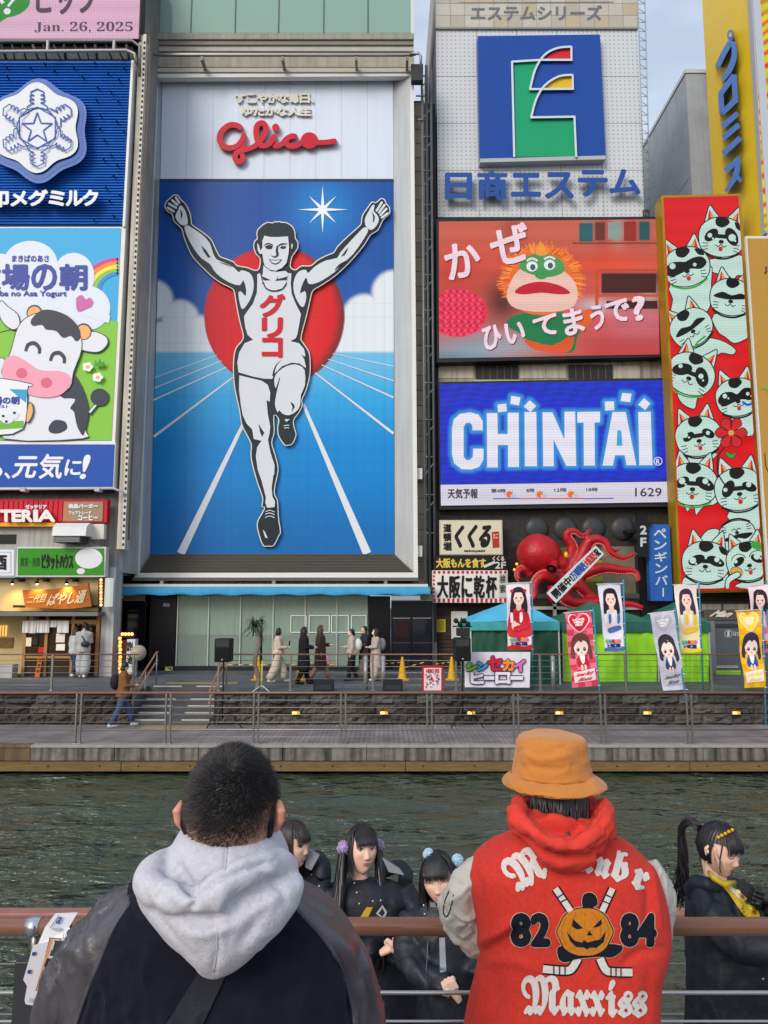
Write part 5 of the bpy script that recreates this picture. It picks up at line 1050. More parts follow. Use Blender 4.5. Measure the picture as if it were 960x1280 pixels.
# ---- tall cat screen
YC=27.0
ct=thing('cat_led_screen','tall narrow red LED screen crowded with white cartoon cats','LED screen',P(890,740,YC))
GOLD=mat('#a8851f',.4,.2,var=.08)
MB().prism([P(x,y,YC) for x,y in [(826.5,244.5),(926,242),(959.5,739),(849,742)]],(0,.7,0),GOLD).build('cabinet',ct)
MB().prism([P(x,y,YC-.03) for x,y in [(829.5,247),(922.8,244.5),(955.5,736),(852,739)]],(0,.025,0),led('#ee1c24',.88)).build('screen',ct)
def clipq(pts):  # keep the drawing on the screen
    out=[]
    for x,y in pts:
        t=(y-246)/491; xl=830+22.5*t; xr=922.5+32.5*t; out.append((min(max(x,xl),xr),min(max(y,248),735.5)))
    return out
a=A(YC-.032,.0016); CW=led('#cfeee2',.9); CK=led('#15181a',.5); CR=led('#e0202a',.9); CY=led('#f0b050',.9); CGn=led('#35b548',.85)
def cp(p,c): 
    p=clipq(p)
    if max(x for x,_ in p)-min(x for x,_ in p) > .8: a.poly(p,c)
def cl_(p,w,c=CK):
    A_,B_=stroke(p,w); L=clipq(A_+B_[::-1])
    if max(x for x,_ in L)-min(x for x,_ in L) > .5:
        n=len(A_); d=a.lay(); v=[P(x,y,a.Y-d) for x,y in L]; a.add(v,[(i,i+1,2*n-2-i,2*n-1-i) for i in range(n-1)],c)
def ocp(p,c,w=1.3): p=smooth_pts(p,3); cp(p,CK); cp(inset(p,w),c)
cr_=random.Random(12)
def cat(cx,cy,s,rot=0,patch=1,body=None,closed=False,mouth=True,flip=1):
    co,si_=math.cos(R(rot)),math.sin(R(rot)); T= lambda x,y: (cx+flip *(x *co-y *si_)*s,cy+(x *si_+y *co)*s); TT= lambda L: [T(*p) for p in L]
    if body: ocp([(cx+x,cy+y) for x,y in body],CW)
    for sx in (-1,1):
        ocp(TT([(sx *22,-10),(sx *20,-32),(sx *17,-38),(sx *11,-32),(sx *5,-22)]),CW); cp(TT([(sx *18.5,-17),(sx *17.5,-32),(sx *10,-22)]),CR); cp(TT([(sx *14,-20),(sx *16.5,-29),(sx *10,-22)]),CY)
    ocp(TT([(-28,2),(-26,-12),(-15,-22),(0,-25),(15,-22),(26,-12),(29,2),(23,16),(8,23),(-8,23),(-23,16)]),CW)
    cp(smooth_pts(TT([(-8,-23),(4,-24),(8,-18),(0,-12),(-8,-15)]),3),CK)
    if closed:
        cp(smooth_pts(TT([(-23,1),(-12,-6),(0,-3),(12,-7),(22,-2),(10,1),(-6,3)]),3),CK)
    else:
        j= lambda k: cr_.uniform(-k,k); v=cr_.randrange(3)
        if v == 0: cp(smooth_pts(TT([(-27+j(2),1),(-18,-10+j(2)),(-6,-8),(0,-5+j(2)),(9,-10+j(2)),(20,-9),(25,-1),(17,6+j(2)),(6,3),(0,4),(-8,6),(-19,8+j(2))]),3),CK)
        else:
            for sx in (-1,1):
                w_=9+j(2); h_=8+j(2.5); ox=sx *12+j(1.5); cp([T(ox+w_ *math.cos(R(t)),-2+h_ *math.sin(R(t+sx *25))) for t in range(0,360,24)],CK)
                if v == 2: cl_([T(ox+(w_+2)*math.cos(R(t)),-3+(h_+2.5)*math.sin(R(t))) for t in range(195,350,25)],1.)
            if v == 1: cp(TT([(-8,-4),(8,-4),(6,1),(-6,1)]),CK)
        for x in (-14,12):
            r_=2.2+abs(j(2.2)); ox,oy=x+j(2),-3+j(2); cp([T(ox+r_ *math.cos(R(t)),oy+r_ *math.sin(R(t))) for t in range(0,360,30)],CW)
            if cr_.random() < .6: cp([T(ox+4+1.3*math.cos(R(t)),oy+3.5+1.3*math.sin(R(t))) for t in range(0,360,45)],CW)
        if cr_.random() < .5: cp(smooth_pts(TT([(14,-20),(22,-16),(24,-10),(17,-12)]),3),CK)
    cp([T(3.2*math.cos(R(t)),5+2.4*math.sin(R(t))) for t in range(0,360,30)],CK); cl_(TT([(-7,9),(-3,11),(0,8),(3,11),(7,9)]),1.1)
    if mouth: cp([T(2.6*math.cos(R(t)),13.5+3*math.sin(R(t))) for t in range(0,360,30)],CR)
    for sx in (-1,1):
        for k in range(3): cl_(TT([(sx *15,8+k *3.2),(sx *22,8+k *4.2)]),1.)
    cl_(TT([(-22,18),(-8,24.5),(8,24.5),(22,18)]),2.2,CK if patch else CGn)
def plain(pts,c=CW): ocp(pts,c)
cat(902,297,1.05,5,body=[(0,24),(-25,30),(-12,44),(8,48),(14,55),(20,48),(28,46),(28,22)],mouth=True)
cat(858,334,1.05,-12,body=[(-20,20),(-18,40),(-20,58),(-6,62),(18,60),(30,50),(32,20),(28,-4)],patch=0)
cat(914,372,.98,8,closed=True,body=[(-22,20),(-18,42),(-8,50),(4,58),(20,52),(34,44),(30,16)],mouth=False)
plain([(858,432),(872,421),(900,424),(920,436),(916,444),(902,442),(890,448),(870,444)]); cat(864,410,.98,-30,closed=True,mouth=False); cl_([(866,438),(872,428),(882,420)],2.4,CGn)
plain([(846,490),(852,505),(868,512),(872,500),(876,484),(860,478)]); cat(863,468,1.1,22,patch=0,mouth=False)
plain([(918,500),(914,530),(930,545),(946,540),(950,500),(940,480)]); cat(922,497,1.0,-8); cl_([(928,502),(934,506),(942,504)],3,led('#2a5ae0',.9))
cat(873,546,1.05,-10,body=[(-12,20),(-10,34),(10,34),(24,20)])
plain([(852,612),(858,640),(866,632),(870,645),(880,634),(898,628),(900,600),(880,600)]); cat(866,606,1.12,4,patch=0)
plain([(910,640),(916,655),(936,664),(954,658),(952,620)]); cat(924,612,1.12,-6)
for k in range(6):
    an=R(k *60-60); ocp([(914,541)]+[(914+r_ *math.cos(an+o),541+r_ *math.sin(an+o)) for r_,o in ((10,-.5),(17,-.42),(21,0),(17,.42),(10,.5))],CR,.9)
cp(ell(914,541,3.6,3.4),CY); ocp([(906,563),(914,567),(922,565),(916,573),(909,571)],CGn,.8); cl_([(905,560),(898,570),(897,590),(906,606)],1.8)
plain([(874,676),(884,662),(900,662),(905,684),(880,686)]); cat(922,670,.85,170,closed=True,mouth=False)
plain([(856,720),(856,736),(905,736),(908,712),(880,722)]); cat(882,703,1.08,4,patch=1,mouth=False)
plain([(920,730),(925,736),(955,736),(955,720)]); cat(936,702,1.02,-10); ocp([(913,712),(920,708),(928,713),(926,722),(917,722)],CY,.8); cp(ell(946,682,8,5,20),CGn)
plain([(906,735),(908,722),(922,714),(926,720),(914,728),(912,736)])
a.build('screen_picture',ct)
MB().prism([P(x,y,YC+.7) for x,y in [(849,742),(959,740),(960,748),(852,749)]],(0,.3,0),mat('#22211f',.6)).build('bracket_beam',ct)
# gold sign at the right edge
gd=thing('gold_sign','tall gold-brown sign with a white border at the right edge','sign',P(950,700,26.0))
MB().prism([P(x,y,26.0) for x,y in [(932,295),(1100,295),(1135,745),(961,745)]],(0,.12,0),mat('#cfd0cc',.5)).build('frame',gd)
MB().prism([P(x,y,25.97) for x,y in [(934.5,298),(1100,298),(1133,742),(964,742)]],(0,.025,0),mat('#b58a3c',.45,var=.04)).build('face',gd)
a=A(25.965); a.text('JAPAN',rectq(955,333,995,342),mat('#3c2f1c',.5),.2); a.poly([(962,473),(964.5,482),(973,485),(964.5,488),(962,497),(959.5,488),(951,485),(959.5,482)],mat('#7fa53a',.5)); a.line([(956,566),(958,585),(968,600)],1,BLACK); a.build('sign_print',gd)
fl=thing('flame_led_screen','LED screen of streaming yellow and red flames in the top right corner','LED screen',P(960,290,26.4))
MB().prism([P(x,y,26.42) for x,y in [(934,-80),(1300,-80),(1300,291),(957,291)]],(0,.3,0),mat('#a9adb5',.5)).build('cabinet',fl)
def flc(X,Y): n=np.sin(Y *.42+X *.22+2*np.sin(X *.09+Y *.05))*.5+.5; c=flat('#f2e21c',X); c=mixc(c,'#f08a1c',sstep(.45,.75,n)); c=mixc(c,'#e8301c',sstep(.75,.95,n)); return mixc(c,'#9fd030',(np.sin(Y *.07+1) > .75)*.35)
grid_art('screen',fl,[(938.5,-78),(1298,-78),(1298,288),(955.5,288)],26.4,2.2,flc,vcol_mat('led_picture',.4,emit=.9))
# blue characters on the yellow side wall
cyl= lambda x,y: (820+x/2.557,y/2.557)
a=Art(0,.01,fn=lambda x,y,d: onX(x,y,XP-d)); PB=mat('#5b86d6',.4)
for L,w_ in (([(197,212),(216,172),(236,138)],7),([(232,134),(252,142)],6.),([(248,136),(250,180),(236,222),(212,258)],[6,7,7,4])): a.line(mp_(cyl,L),w_,PB,thick=.25)
a.poly([cyl(238+11*math.cos(R(t)),112+17*math.sin(R(t))) for t in range(0,360,24)],PB,thick=.2); a.poly([cyl(238+5*math.cos(R(t)),112+8*math.sin(R(t))) for t in range(0,360,30)],YEL,thick=.22)
for L in ([(207,300),(211,365)],[(205,302),(250,240)],[(249,238),(254,322)],[(210,362),(257,318)],[(212,405),(262,362)],[(214,442),(266,398)],[(214,492),(270,440)],[(222,548),(266,506)]): a.line(mp_(cyl,L),6.8,PB,sm=False,thick=.25)
a.line(mp_(cyl,[(262,505),(256,560),(222,612)]),[6.5,7,4],PB,thick=.25); a.line(mp_(cyl,[(248,550),(272,580)]),[4,5],PB,sm=False,thick=.25); a.build('wall_characters',yb)
# ---- signs around the octopus
k1=thing('cream_brush_sign','cream sign with big black brush characters and a red seal','sign',P(588,694,27.5)); MB().pbox(549.5,650,628.5,694,27.5,.3,mat('#b9b4a4',.5),.02).build('frame',k1)
a=A(27.49); a.poly([(551,651.5),(627,651.5),(627,692.5),(551,692.5)],mat('#cfc7ae',.45)); a.text('くくる',[(569,658),(613,656),(612,684),(570,684)],BLACK,1.5,.1)
for i,c in enumerate('道頓堀'): a.text(c,rectq(554.5,655+i *11.5,564,665+i *11.5),BLACK,.5)
a.poly([(614.5,665),(623.5,664),(624.5,684),(616,685)],mat('#a8342a',.5)); a.text('たこ',rectq(616.5,667,622.5,673),mat('#d9b9a0',.5),.2); a.text('takoyaki',rectq(580,687,606,690.5),BLACK,.2); a.build('sign_print',k1)
k2=thing('black_menu_sign','black strip sign with yellow handwritten characters','sign',P(588,712,27.45)); MB().pbox(543,694.5,634,712.5,27.45,.3,mat('#1c1b1a',.4),.01).build('board',k2)
a=A(27.44); a.text('大阪もんを食す',rectq(545.5,698,607,709.5),mat('#d9b94a',.45),.45); a.text('くくる',rectq(616,695.5,630,701),mat('#cfcabf',.45),.3); a.text('2F',rectq(619,702.5,632,710.5),mat('#cfcabf',.45),.3); a.poly([(604,707),(618,701),(619.5,704),(605.5,710)],mat('#cfcabf',.45)); a.build('sign_print',k2)
k3=thing('striped_toast_sign','white sign with bold black characters and a red-striped border','sign',P(588,753,27.4)); MB().pbox(540.5,713,635,753.5,27.4,.3,mat('#dcd9d4',.45),.01).build('board',k3)
a=A(27.39); RD=mat('#b81f2c',.45)
for i in range(16): a.poly(rectq(541.5+i *5.9,713.6,544.6+i *5.9,717),RD,d=.003); a.poly(rectq(541.5+i *5.9,748,544.6+i *5.9,753),RD,d=.003)
for i in range(6): a.poly(rectq(541,719+i *5,543.5,721.6+i *5),RD,d=.003)
a.k=2; x=547
for c in '大阪に乾杯': a.text(c,rectq(x,720,x+12.6,747),BLACK,.8); x += 15.2
a.poly(rectq(623.5,717,633.5,747),mat('#bfc2bd',.5)); a.text('検',rectq(625,719,632,729),DSTEEL,.3); a.text('索',rectq(625,731,632,741),DSTEEL,.3); a.build('sign_print',k3)
for px,py in ((551,694),(584,694),(614,693)): pass
pb=thing('blue_bar_sign','upright blue sign with thin white vertical characters','sign',P(826,752,27.3)); MB().pbox(811.5,655.5,839.5,751.5,27.3,.35,mat('#2a5fb0',.45,var=.05),.02).build('board',pb)
a=A(27.29); TW=mat('#c3cfdb',.45)
for i,c in enumerate('ペンギンバ'): a.text(c,rectq(817.5+.5*i,661+i *14.6,832.5+.5*i,672.5+i *14.6),TW,.35)
a.line([(829,735),(829,746)],1.8,TW,sm=False); a.build('sign_print',pb)
f2=thing('black_floor_sign','black arrow-shaped sign reading 2F beside the blue bar sign','sign',P(804,697,27.3)); a=A(27.3); a.poly([(796,696),(796,657),(792.5,656),(804,647),(815,654.5),(811,656),(811,696)],mat('#16191c',.4),thick=.2); a.text('2',rectq(800.5,657.5,808,667.5),mat('#b9bfc2',.4),.6,d=.21); a.text('F',rectq(801,672.5,807.5,683),mat('#b9bfc2',.4),.6,d=.21); a.build('board',f2); MB().pbox(784,662,797,666,27.4,.5,BLACK).build('arm',f2)
yn=thing('yellow_notice','small yellow notice on the dark wall left of the blue tent','notice',P(551,790,28)); MB().pbox(546,774,557,790,27.98,.03,mat('#c9b92e',.5)).build('sheet',yn); a=A(27.97)
for k in range(6): a.line([(547.5,776.5+2.2*k),(555.5,776.5+2.2*k)],.6,BLACK,sm=False)
a.build('print',yn)
wp=thing('white_panel_board','plain white board with rounded corners behind the blue tent','notice board',P(572,799,27.9)); MB().pbox(564,764,585,799,27.9,.08,mat('#c6c8c4',.5),.03).build('panel',wp)
# octopus
ok=thing('octopus_sculpture','huge red octopus sculpture curling its arms over the restaurant front','sculpture',P(710,760,27))
OR=mat('#ab141d',.42,var=.25,vscale=2.5,bump=.03,bscale=6,spec=.35); co_= lambda x,y,Y=26.4: P(630+x/5.333,640+y/5.333,Y); pr_=26.4/F/5.333
mb=MB(); c=co_(235,280,26.5)
def dfm(v):
    d=v-c; n=noise.noise(v *1.5)*.06; d=d *(1+n); d.z -= .12*max(0,d.x) ; return c+d
mb.sphere(c,(152*pr_,.72,138*pr_),OR,32,20,dfm); mb.sphere(co_(365,345,26.4),(72*pr_,.36,66*pr_),OR,20,14); mb.sphere(co_(425,400,26.45),(72*pr_,.34,70*pr_),OR,20,14)
arms=[]
def tent(L,r0,r1,dy0=0.,dy1=0.,suck=True):
    L2=smooth_pts([(x,y,0) for x,y in L],6,False); n=len(L2); pts=[co_(p[0],p[1],26.4-dy0-(dy1-dy0)*i/n) for i,p in enumerate(L2)]
    rs=[(r0+(r1-r0)*(i/n) ** .8)*pr_ *.98 for i in range(n)]; arms.append((pts,rs)); return pts,rs
tent([(420,400),(445,300),(450,225),(418,170),(425,135),(470,125),(515,155),(545,145),(578,112)],46,8,0,.3)
tent([(470,380),(520,290),(560,205),(615,180),(675,205),(712,270),(780,305),(840,295),(882,268)],52,8,.1,.5)
tent([(500,420),(580,390),(680,372),(780,385),(850,388),(890,415),(900,465)],52,11,0,.5)
tent([(470,450),(540,530),(620,585),(760,612),(850,615),(930,640)],50,14,0,.3)
tent([(440,480),(400,560),(450,600),(540,605),(640,600)],48,30,.2,.3)
tent([(390,440),(320,430),(250,430),(205,480),(205,545),(185,590)],50,18,.2,.5)
tent([(180,420),(140,385),(100,390),(92,430),(110,455)],36,14,-.1,.2)
tent([(330,500),(320,560),(345,600)],44,26,.1,.2)
tent([(690,240),(740,258),(785,248)],20,5,-.2,-.1)
for pts,rs in arms: mb.tube(pts,rs,OR,14)
tmp=mb.build('body',ok)
rm=tmp.modifiers.new('r','REMESH'); rm.mode='VOXEL'; rm.voxel_size=.045; sm_=tmp.modifiers.new('s','SMOOTH'); sm_.iterations=6
dg=bpy.context.evaluated_depsgraph_get(); nm=bpy.data.meshes.new_from_object(tmp.evaluated_get(dg)); tmp.modifiers.clear(); tmp.data=nm
nm.materials.clear(); nm.materials.append(OR); nm.polygons.foreach_set('use_smooth',[True]*len(nm.polygons))
mb=MB(); SU=mat('#d8716a',.5)
for pts,rs in arms[:7]:
    for i in range(3,len(pts)-1):
        t=(pts[i]-pts[i-1]).normalized(); nrm=t.cross(Vector((0,1,0))).normalized()
        for sg in (-.35,.35): mb.sphere(pts[i]+(nrm *sg+Vector((0,-.85,0)))*rs[i]*(1 if sg > 0 else .97) if False else pts[i]-nrm *rs[i]*.93+Vector((0,sg *rs[i],0)),rs[i]*.26,SU,6,4)
mb.build('sucker',ok)['kind']='stuff'
c=co_(414,285,25.95); MB().sphere(c,(.07,.05,.11),mat('#e8b418',.3),14,10).build('eye',ok)
MB().tube([co_(335,340,26.0),co_(325,372,25.7),co_(318,384,25.6)],[.16,.17,.18],OR,16,False).build('funnel',ok); MB().sphere(co_(319,380,25.64),(.11,.06,.1),mat('#241314',.6),12,8).build('funnel_hole',ok)
bn=thing('slanting_banner','white cloth banner with red and blue characters slung diagonally across the octopus','banner',co_(470,420,25.6))
q=[(610,222),(668,280),(347,608),(283,540)]; qm=[(283,540),(610,222),(668,280),(347,608)]; a=A(25.2); qq=[(630+x/5.333,640+y/5.333) for x,y in qm]
a.poly(qq,mat('#c9ccd0',.7,var=.05),thick=.02,d=0)
for s_,u0,u1,c in (('開催中!',.05,.42,BLACK),('万博',.43,.56,mat('#2f4f96',.5)),('関西',.57,.69,mat('#2f4f96',.5)),('大阪',.7,.8,mat('#b8323c',.5)),('2025',.8,.9,mat('#b8323c',.5)),('祝',.91,.97,BLACK)):
    f= lambda u,v: quad_map(qq,u,v); a.text(s_,[f(u0,.82),f(u1,.82),f(u1,.18),f(u0,.18)],c,.5,d=.025)
a.build('cloth',bn)
# ================================================================ STALLS, BANNERS, STREET THINGS
def cloth_quad(mb,q,Y,m,nu=24,nv=10,amp=.05,fr=1.3,seed=0,thick=0.):
    n0=len(mb.v); vs=[]
    for j in range(nv+1):
        for i in range(nu+1):
            x,y=quad_map(q,i/nu,1-j/nv); w=noise.noise((i *fr *.35+seed,j *fr *.22,seed))+.4*noise.noise((i *fr+seed *3,j *fr *.5,1)); vs.append(P(x,y,Y-amp *w *(j/nv if thick else 1)))
    mb.add(vs,[(j *(nu+1)+i,(j+1)*(nu+1)+i,(j+1)*(nu+1)+i+1,j *(nu+1)+i+1) for j in range(nv) for i in range(nu)],m,True)
def tent(label,x0,x1,xa,ya,yv0,yv1,Yf,Yb,roofc,valc,wallc,ywall,wx=None,legs=True):
    t=thing('canopy_tent',label,'tent',P((x0+x1)/2,855,Yf),'event tents on the promenade')
    lf,rf=P(x0,yv0,Yf),P(x1,yv0,Yf); zt=lf.z; zb=P(x0,yv1,Yf).z; ap=P(xa,ya,(Yf+Yb)/2); X0,X1=lf.x,rf.x
    c4=[Vector((X0,Yf,zt)),Vector((X1,Yf,zt)),Vector((X1,Yb,zt)),Vector((X0,Yb,zt))]
    for k in range(4):
        a,b=c4[k],c4[(k+1) % 4]; vs=[]; n=12
        for i in range(n+1):
            for j in range(n+1-i):
                u,v=i/n,j/n; p=a *(1-u-v)+b *v+ap *u; p.z -= .12*math.sin(math.pi *min(1,u))*(1-abs(2*(v/(1-u+1e-6))-1))*.6; p.z += .03*noise.noise(p *2.2); vs.append(p)
        idx={}; c=0
        for i in range(n+1):
            for j in range(n+1-i): idx[i,j]=c; c += 1
        fs=[]
        for i in range(n):
            for j in range(n-i):
                fs.append((idx[i,j],idx[i,j+1],idx[i+1,j]))
                if j+1 <= n-i-1: fs.append((idx[i,j+1],idx[i+1,j+1],idx[i+1,j]))
        MB().add(vs,fs,mat(roofc,.55,var=.1,vscale=2),True).build('roof_panel',t)
        vs=[]
        for i in range(25):
            p=a.lerp(b,i/24); o=Vector((0,0,0)); nrm=Vector((b.y-a.y,a.x-b.x,0)).normalized(); q=.02*math.sin(i *1.7); vs += [p+nrm *.01,Vector((p.x,p.y,zb))+nrm *(.03+q)]
        MB().add(vs,[(2*i,2*i+2,2*i+3,2*i+1) for i in range(24)],mat(valc,.6,var=.1),True).build('valance',t)
    for x,y in ((X0+.03,Yf+.03),(X1-.03,Yf+.03),(X0+.03,Yb-.03),(X1-.03,Yb-.03)): MB().box((x-.02,y-.02,ZU),(x+.02,y+.02,zt),mat('#c8cac8',.4,.3)).build('leg',t)
    w0,w1=wx or (x0+1,x1-1); mb=MB(); cloth_quad(mb,[(w0,yv1-1),(w1,yv1-1),(w1,ywall),(w0,ywall)],Yf+.06,mat(wallc,.65,var=.08,vscale=2),40,14,.09,1.0,x0); mb.build('side_wall',t)
    xl_=P(w0,800,Yf+.06).x; zb_=P(w0,ywall,Yf).z
    for X_ in (xl_,P(w1,800,Yf+.06).x):
        mb=MB(); vs=[];
        for i in range(21): y=Yf+.1+(Yb-Yf-.2)*i/20; vs += [(X_+.03*math.sin(i *1.3),y,zt),(X_+.05*math.sin(i *1.1),y,zb_)]
        mb.add(vs,[(2*i,2*i+2,2*i+3,2*i+1) for i in range(20)],mat(wallc,.65,var=.08,vscale=2),True); mb.build('side_wall',t)
    return t
tent('sky-blue roofed event tent with dark green walls, left of the lime tents',587,699.5,643,749,777,788,22.6,25.4,'#4fb2d6','#3f9c9c','#2c5544',862)
tent('dark green roofed tent with bright lime walls behind the pink heart banner',702,822,738,752,778,790,23.4,26.0,'#2b6654','#2c5f52','#97dc30',864)
tent('dark green roofed tent with a lime wall behind the pale purple-haired banner',828,887,846,751,778,790,23.4,26.0,'#2b6654','#2c5f52','#97dc30',864)
t=thing('lime_cloth','lime cloth covering the lower part of the grey information door','cloth',P(908,860,25.8)); mb=MB(); cloth_quad(mb,[(895,838),(926,838),(926,864),(895,864)],25.8,mat('#86b52c',.65,var=.08),16,8,.06,1,4); mb.build('sheet',t)
# title banner hung on the railing below the blue tent
t=thing('title_banner','white cloth banner with multicoloured katakana hung on the railing below the blue tent','banner',P(621,860,YW+.02))
Yb0=YW+.04; mb=MB(); cloth_quad(mb,[(580.5,815),(663,815),(662,859.5),(581,859)],Yb0,mat('#dcd9e2',.7,var=.05),30,14,.02,1.1,2); mb.build('cloth',t)
a=Art(Yb0-.03,.002); NVY=mat('#1c2560',.5)
for s_,q,c in (('シ',rectq(583,829,596,838),'#7ab52c'),('ン',rectq(597,828,609,838),'#3f9ccf'),('セ',rectq(610,821,627,838),'#c91f2c'),('カ',rectq(629,825,642,838),'#ee8a1c'),('イ',rectq(643,825,656,839),'#d66aa8')):
    a.text(s_,q,NVY,2.2); a.text(s_,q,mat(c,.5),1.1)
for s_,x0,x1 in (('ヒ',589,604),('ー',606,618),('ロ',620,637),('ー',639,653)): q=rectq(x0,841 if s_ != 'ー' else 846,x1,854 if s_ != 'ー' else 849); a.text(s_,q,NVY,2.2); a.text(s_,q,mat('#dcd9e2',.5),1.0)
a.build('print',t)
# upright banners on poles
def nobori(label,tl,tr,br,bl,pole_top,pole_bot,Y,art):
    t=thing('banner_flag',label,'banner',P(*pole_bot,Y),'upright cloth banners on poles')
    MB().tube([P(*pole_top,Y+.02),P(*pole_bot,Y+.02)],.022,mat('#3c86a8',.4),8).build('pole',t)
    MB().tube([P(tl[0]-2,tl[1]+.2,Y),P(tr[0]+3,tr[1]-.4,Y)],.012,mat('#cfd2d4',.4),6).build('cross_bar',t)
    h=br[1]-tr[1]
    for k in range(6): x,y=quad_map([tl,tr,br,bl],1,1-k/5); MB().tube([P(x-.5,y,Y-.02),P(x+2.6,y,Y)],.012,mat('#dfe1e2',.5),5).build('tab',t)
    a=Art(Y,.0012); q=[tl,tr,br,bl]; M= lambda u,v: quad_map(q,u,1-v)          # u right, v down, both 0..1
    asp=h/(tr[0]-tl[0]); art(a,M,asp,q); o=a.build('cloth',t); org=ORG[t.name]
    bm=bmesh.new(); bm.from_mesh(o.data)
    for _ in range(3):
        e=[e for e in bm.edges if e.calc_length() > .11]
        if not e: break
        bmesh.ops.subdivide_edges(bm,edges=e,cuts=1); bmesh.ops.triangulate(bm,faces=bm.faces)
    for v in bm.verts: w=v.co+org; v.co.y -= .035*math.sin(w.z *5.5+tl[0])+.022*math.sin(w.x *9+w.z *3+tl[0])
    bm.to_mesh(o.data); bm.free(); return t
def pc(c,r=.7): return mat(c,r)
def circ(a,M,u,v,ru,asp,c,rv=None,rot=0,n=20):
    rv=ru if rv is None else rv; a.poly([M(u+x,v+y/asp) for x,y in ell(0,0,ru,rv,rot,n)],pc(c))
def sh(a,M,L,c,asp=1,sm=3): L=smooth_pts([M(*p) for p in L],sm) if sm else [M(*p) for p in L]; a.poly(L,pc(c))
def base(a,M,c,n=10):
    for j in range(n): a.poly([M(0,j/n),M(1,j/n),M(1,(j+1)/n),M(0,(j+1)/n)],pc(c),d=.0)
def portrait(hair,shirt,accent,bg,bow=None,side=1,smile=False):
    def f(a,M,asp,q):
        base(a,M,bg); S= lambda L,c: sh(a,M,L,c)
        for k in range(5): circ(a,M,.12+.2*k,.05+.03*(k % 2),.05,asp,['#dfe6ee','#f2dfe8'][k % 2])
        S([(.18,.22),(.25,.1),(.5,.06),(.75,.1),(.84,.24),(.86,.42),(.7,.44),(.3,.44),(.14,.42)],hair)
        S([(.08,.52),(.2,.42),(.4,.38),(.6,.38),(.8,.42),(.95,.52),(.98,.8),(.05,.8)],shirt)
        S([(.42,.3),(.58,.3),(.6,.39),(.5,.42),(.4,.39)],'#e6bfb0')
        S([(.28,.2),(.34,.12),(.5,.1),(.66,.12),(.72,.2),(.68,.29),(.5,.35),(.32,.29)],'#f0cfc2')
        S([(.26,.24),(.28,.1),(.5,.06),(.72,.1),(.74,.24),(.68,.19),(.64,.15),(.5,.145),(.36,.15),(.32,.19)],hair)
        for u in (.4,.6): circ(a,M,u,.225,.045,asp,'#2a2226',.03); circ(a,M,u+.01,.213,.015,asp,'#e8e8ec')
        circ(a,M,.5,.275,.06 if smile else .035,asp,'#c9505a',.025)
        for s_ in (-1,1): S([(.5+s_ *.26,.2),(.5+s_ *.35,.3),(.5+s_ *.36,.44),(.5+s_ *.26,.47),(.5+s_ *.22,.35)],hair); circ(a,M,.5+s_ *.12,.25,.035,asp,'#eaa9a4')
        if bow: circ(a,M,.22,.12,.07,asp,bow); circ(a,M,.78,.12,.07,asp,bow)
        for k in range(4): S([(.15+.2*k,.46),(.25+.2*k,.45),(.27+.2*k,.56),(.17+.2*k,.6)],accent if k % 2 else '#f0eef2')
        circ(a,M,.3,.6,.09,asp,'#eec9ba'); S([(.2,.62),(.45,.6),(.6,.66),(.5,.72),(.25,.7)],'#eec9ba'); S([(.3,.66),(.85,.62),(.9,.68),(.35,.73)],accent)
        for k,c in enumerate(('#7ab52c','#3f9ccf','#c91f2c','#ee8a1c','#d66aa8')): circ(a,M,.16+.16*k,.85,.085,asp,c)
        for k in range(4): a.text('ヒーロー'[k],[M(.16+.17*k,.89),M(.3+.17*k,.89),M(.3+.17*k,.94),M(.16+.17*k,.94)],NVY,.3)
        S([(.02,.95),(.3,.93),(.7,.96),(.98,.93),(.98,.995),(.02,.995)],accent)
    return f
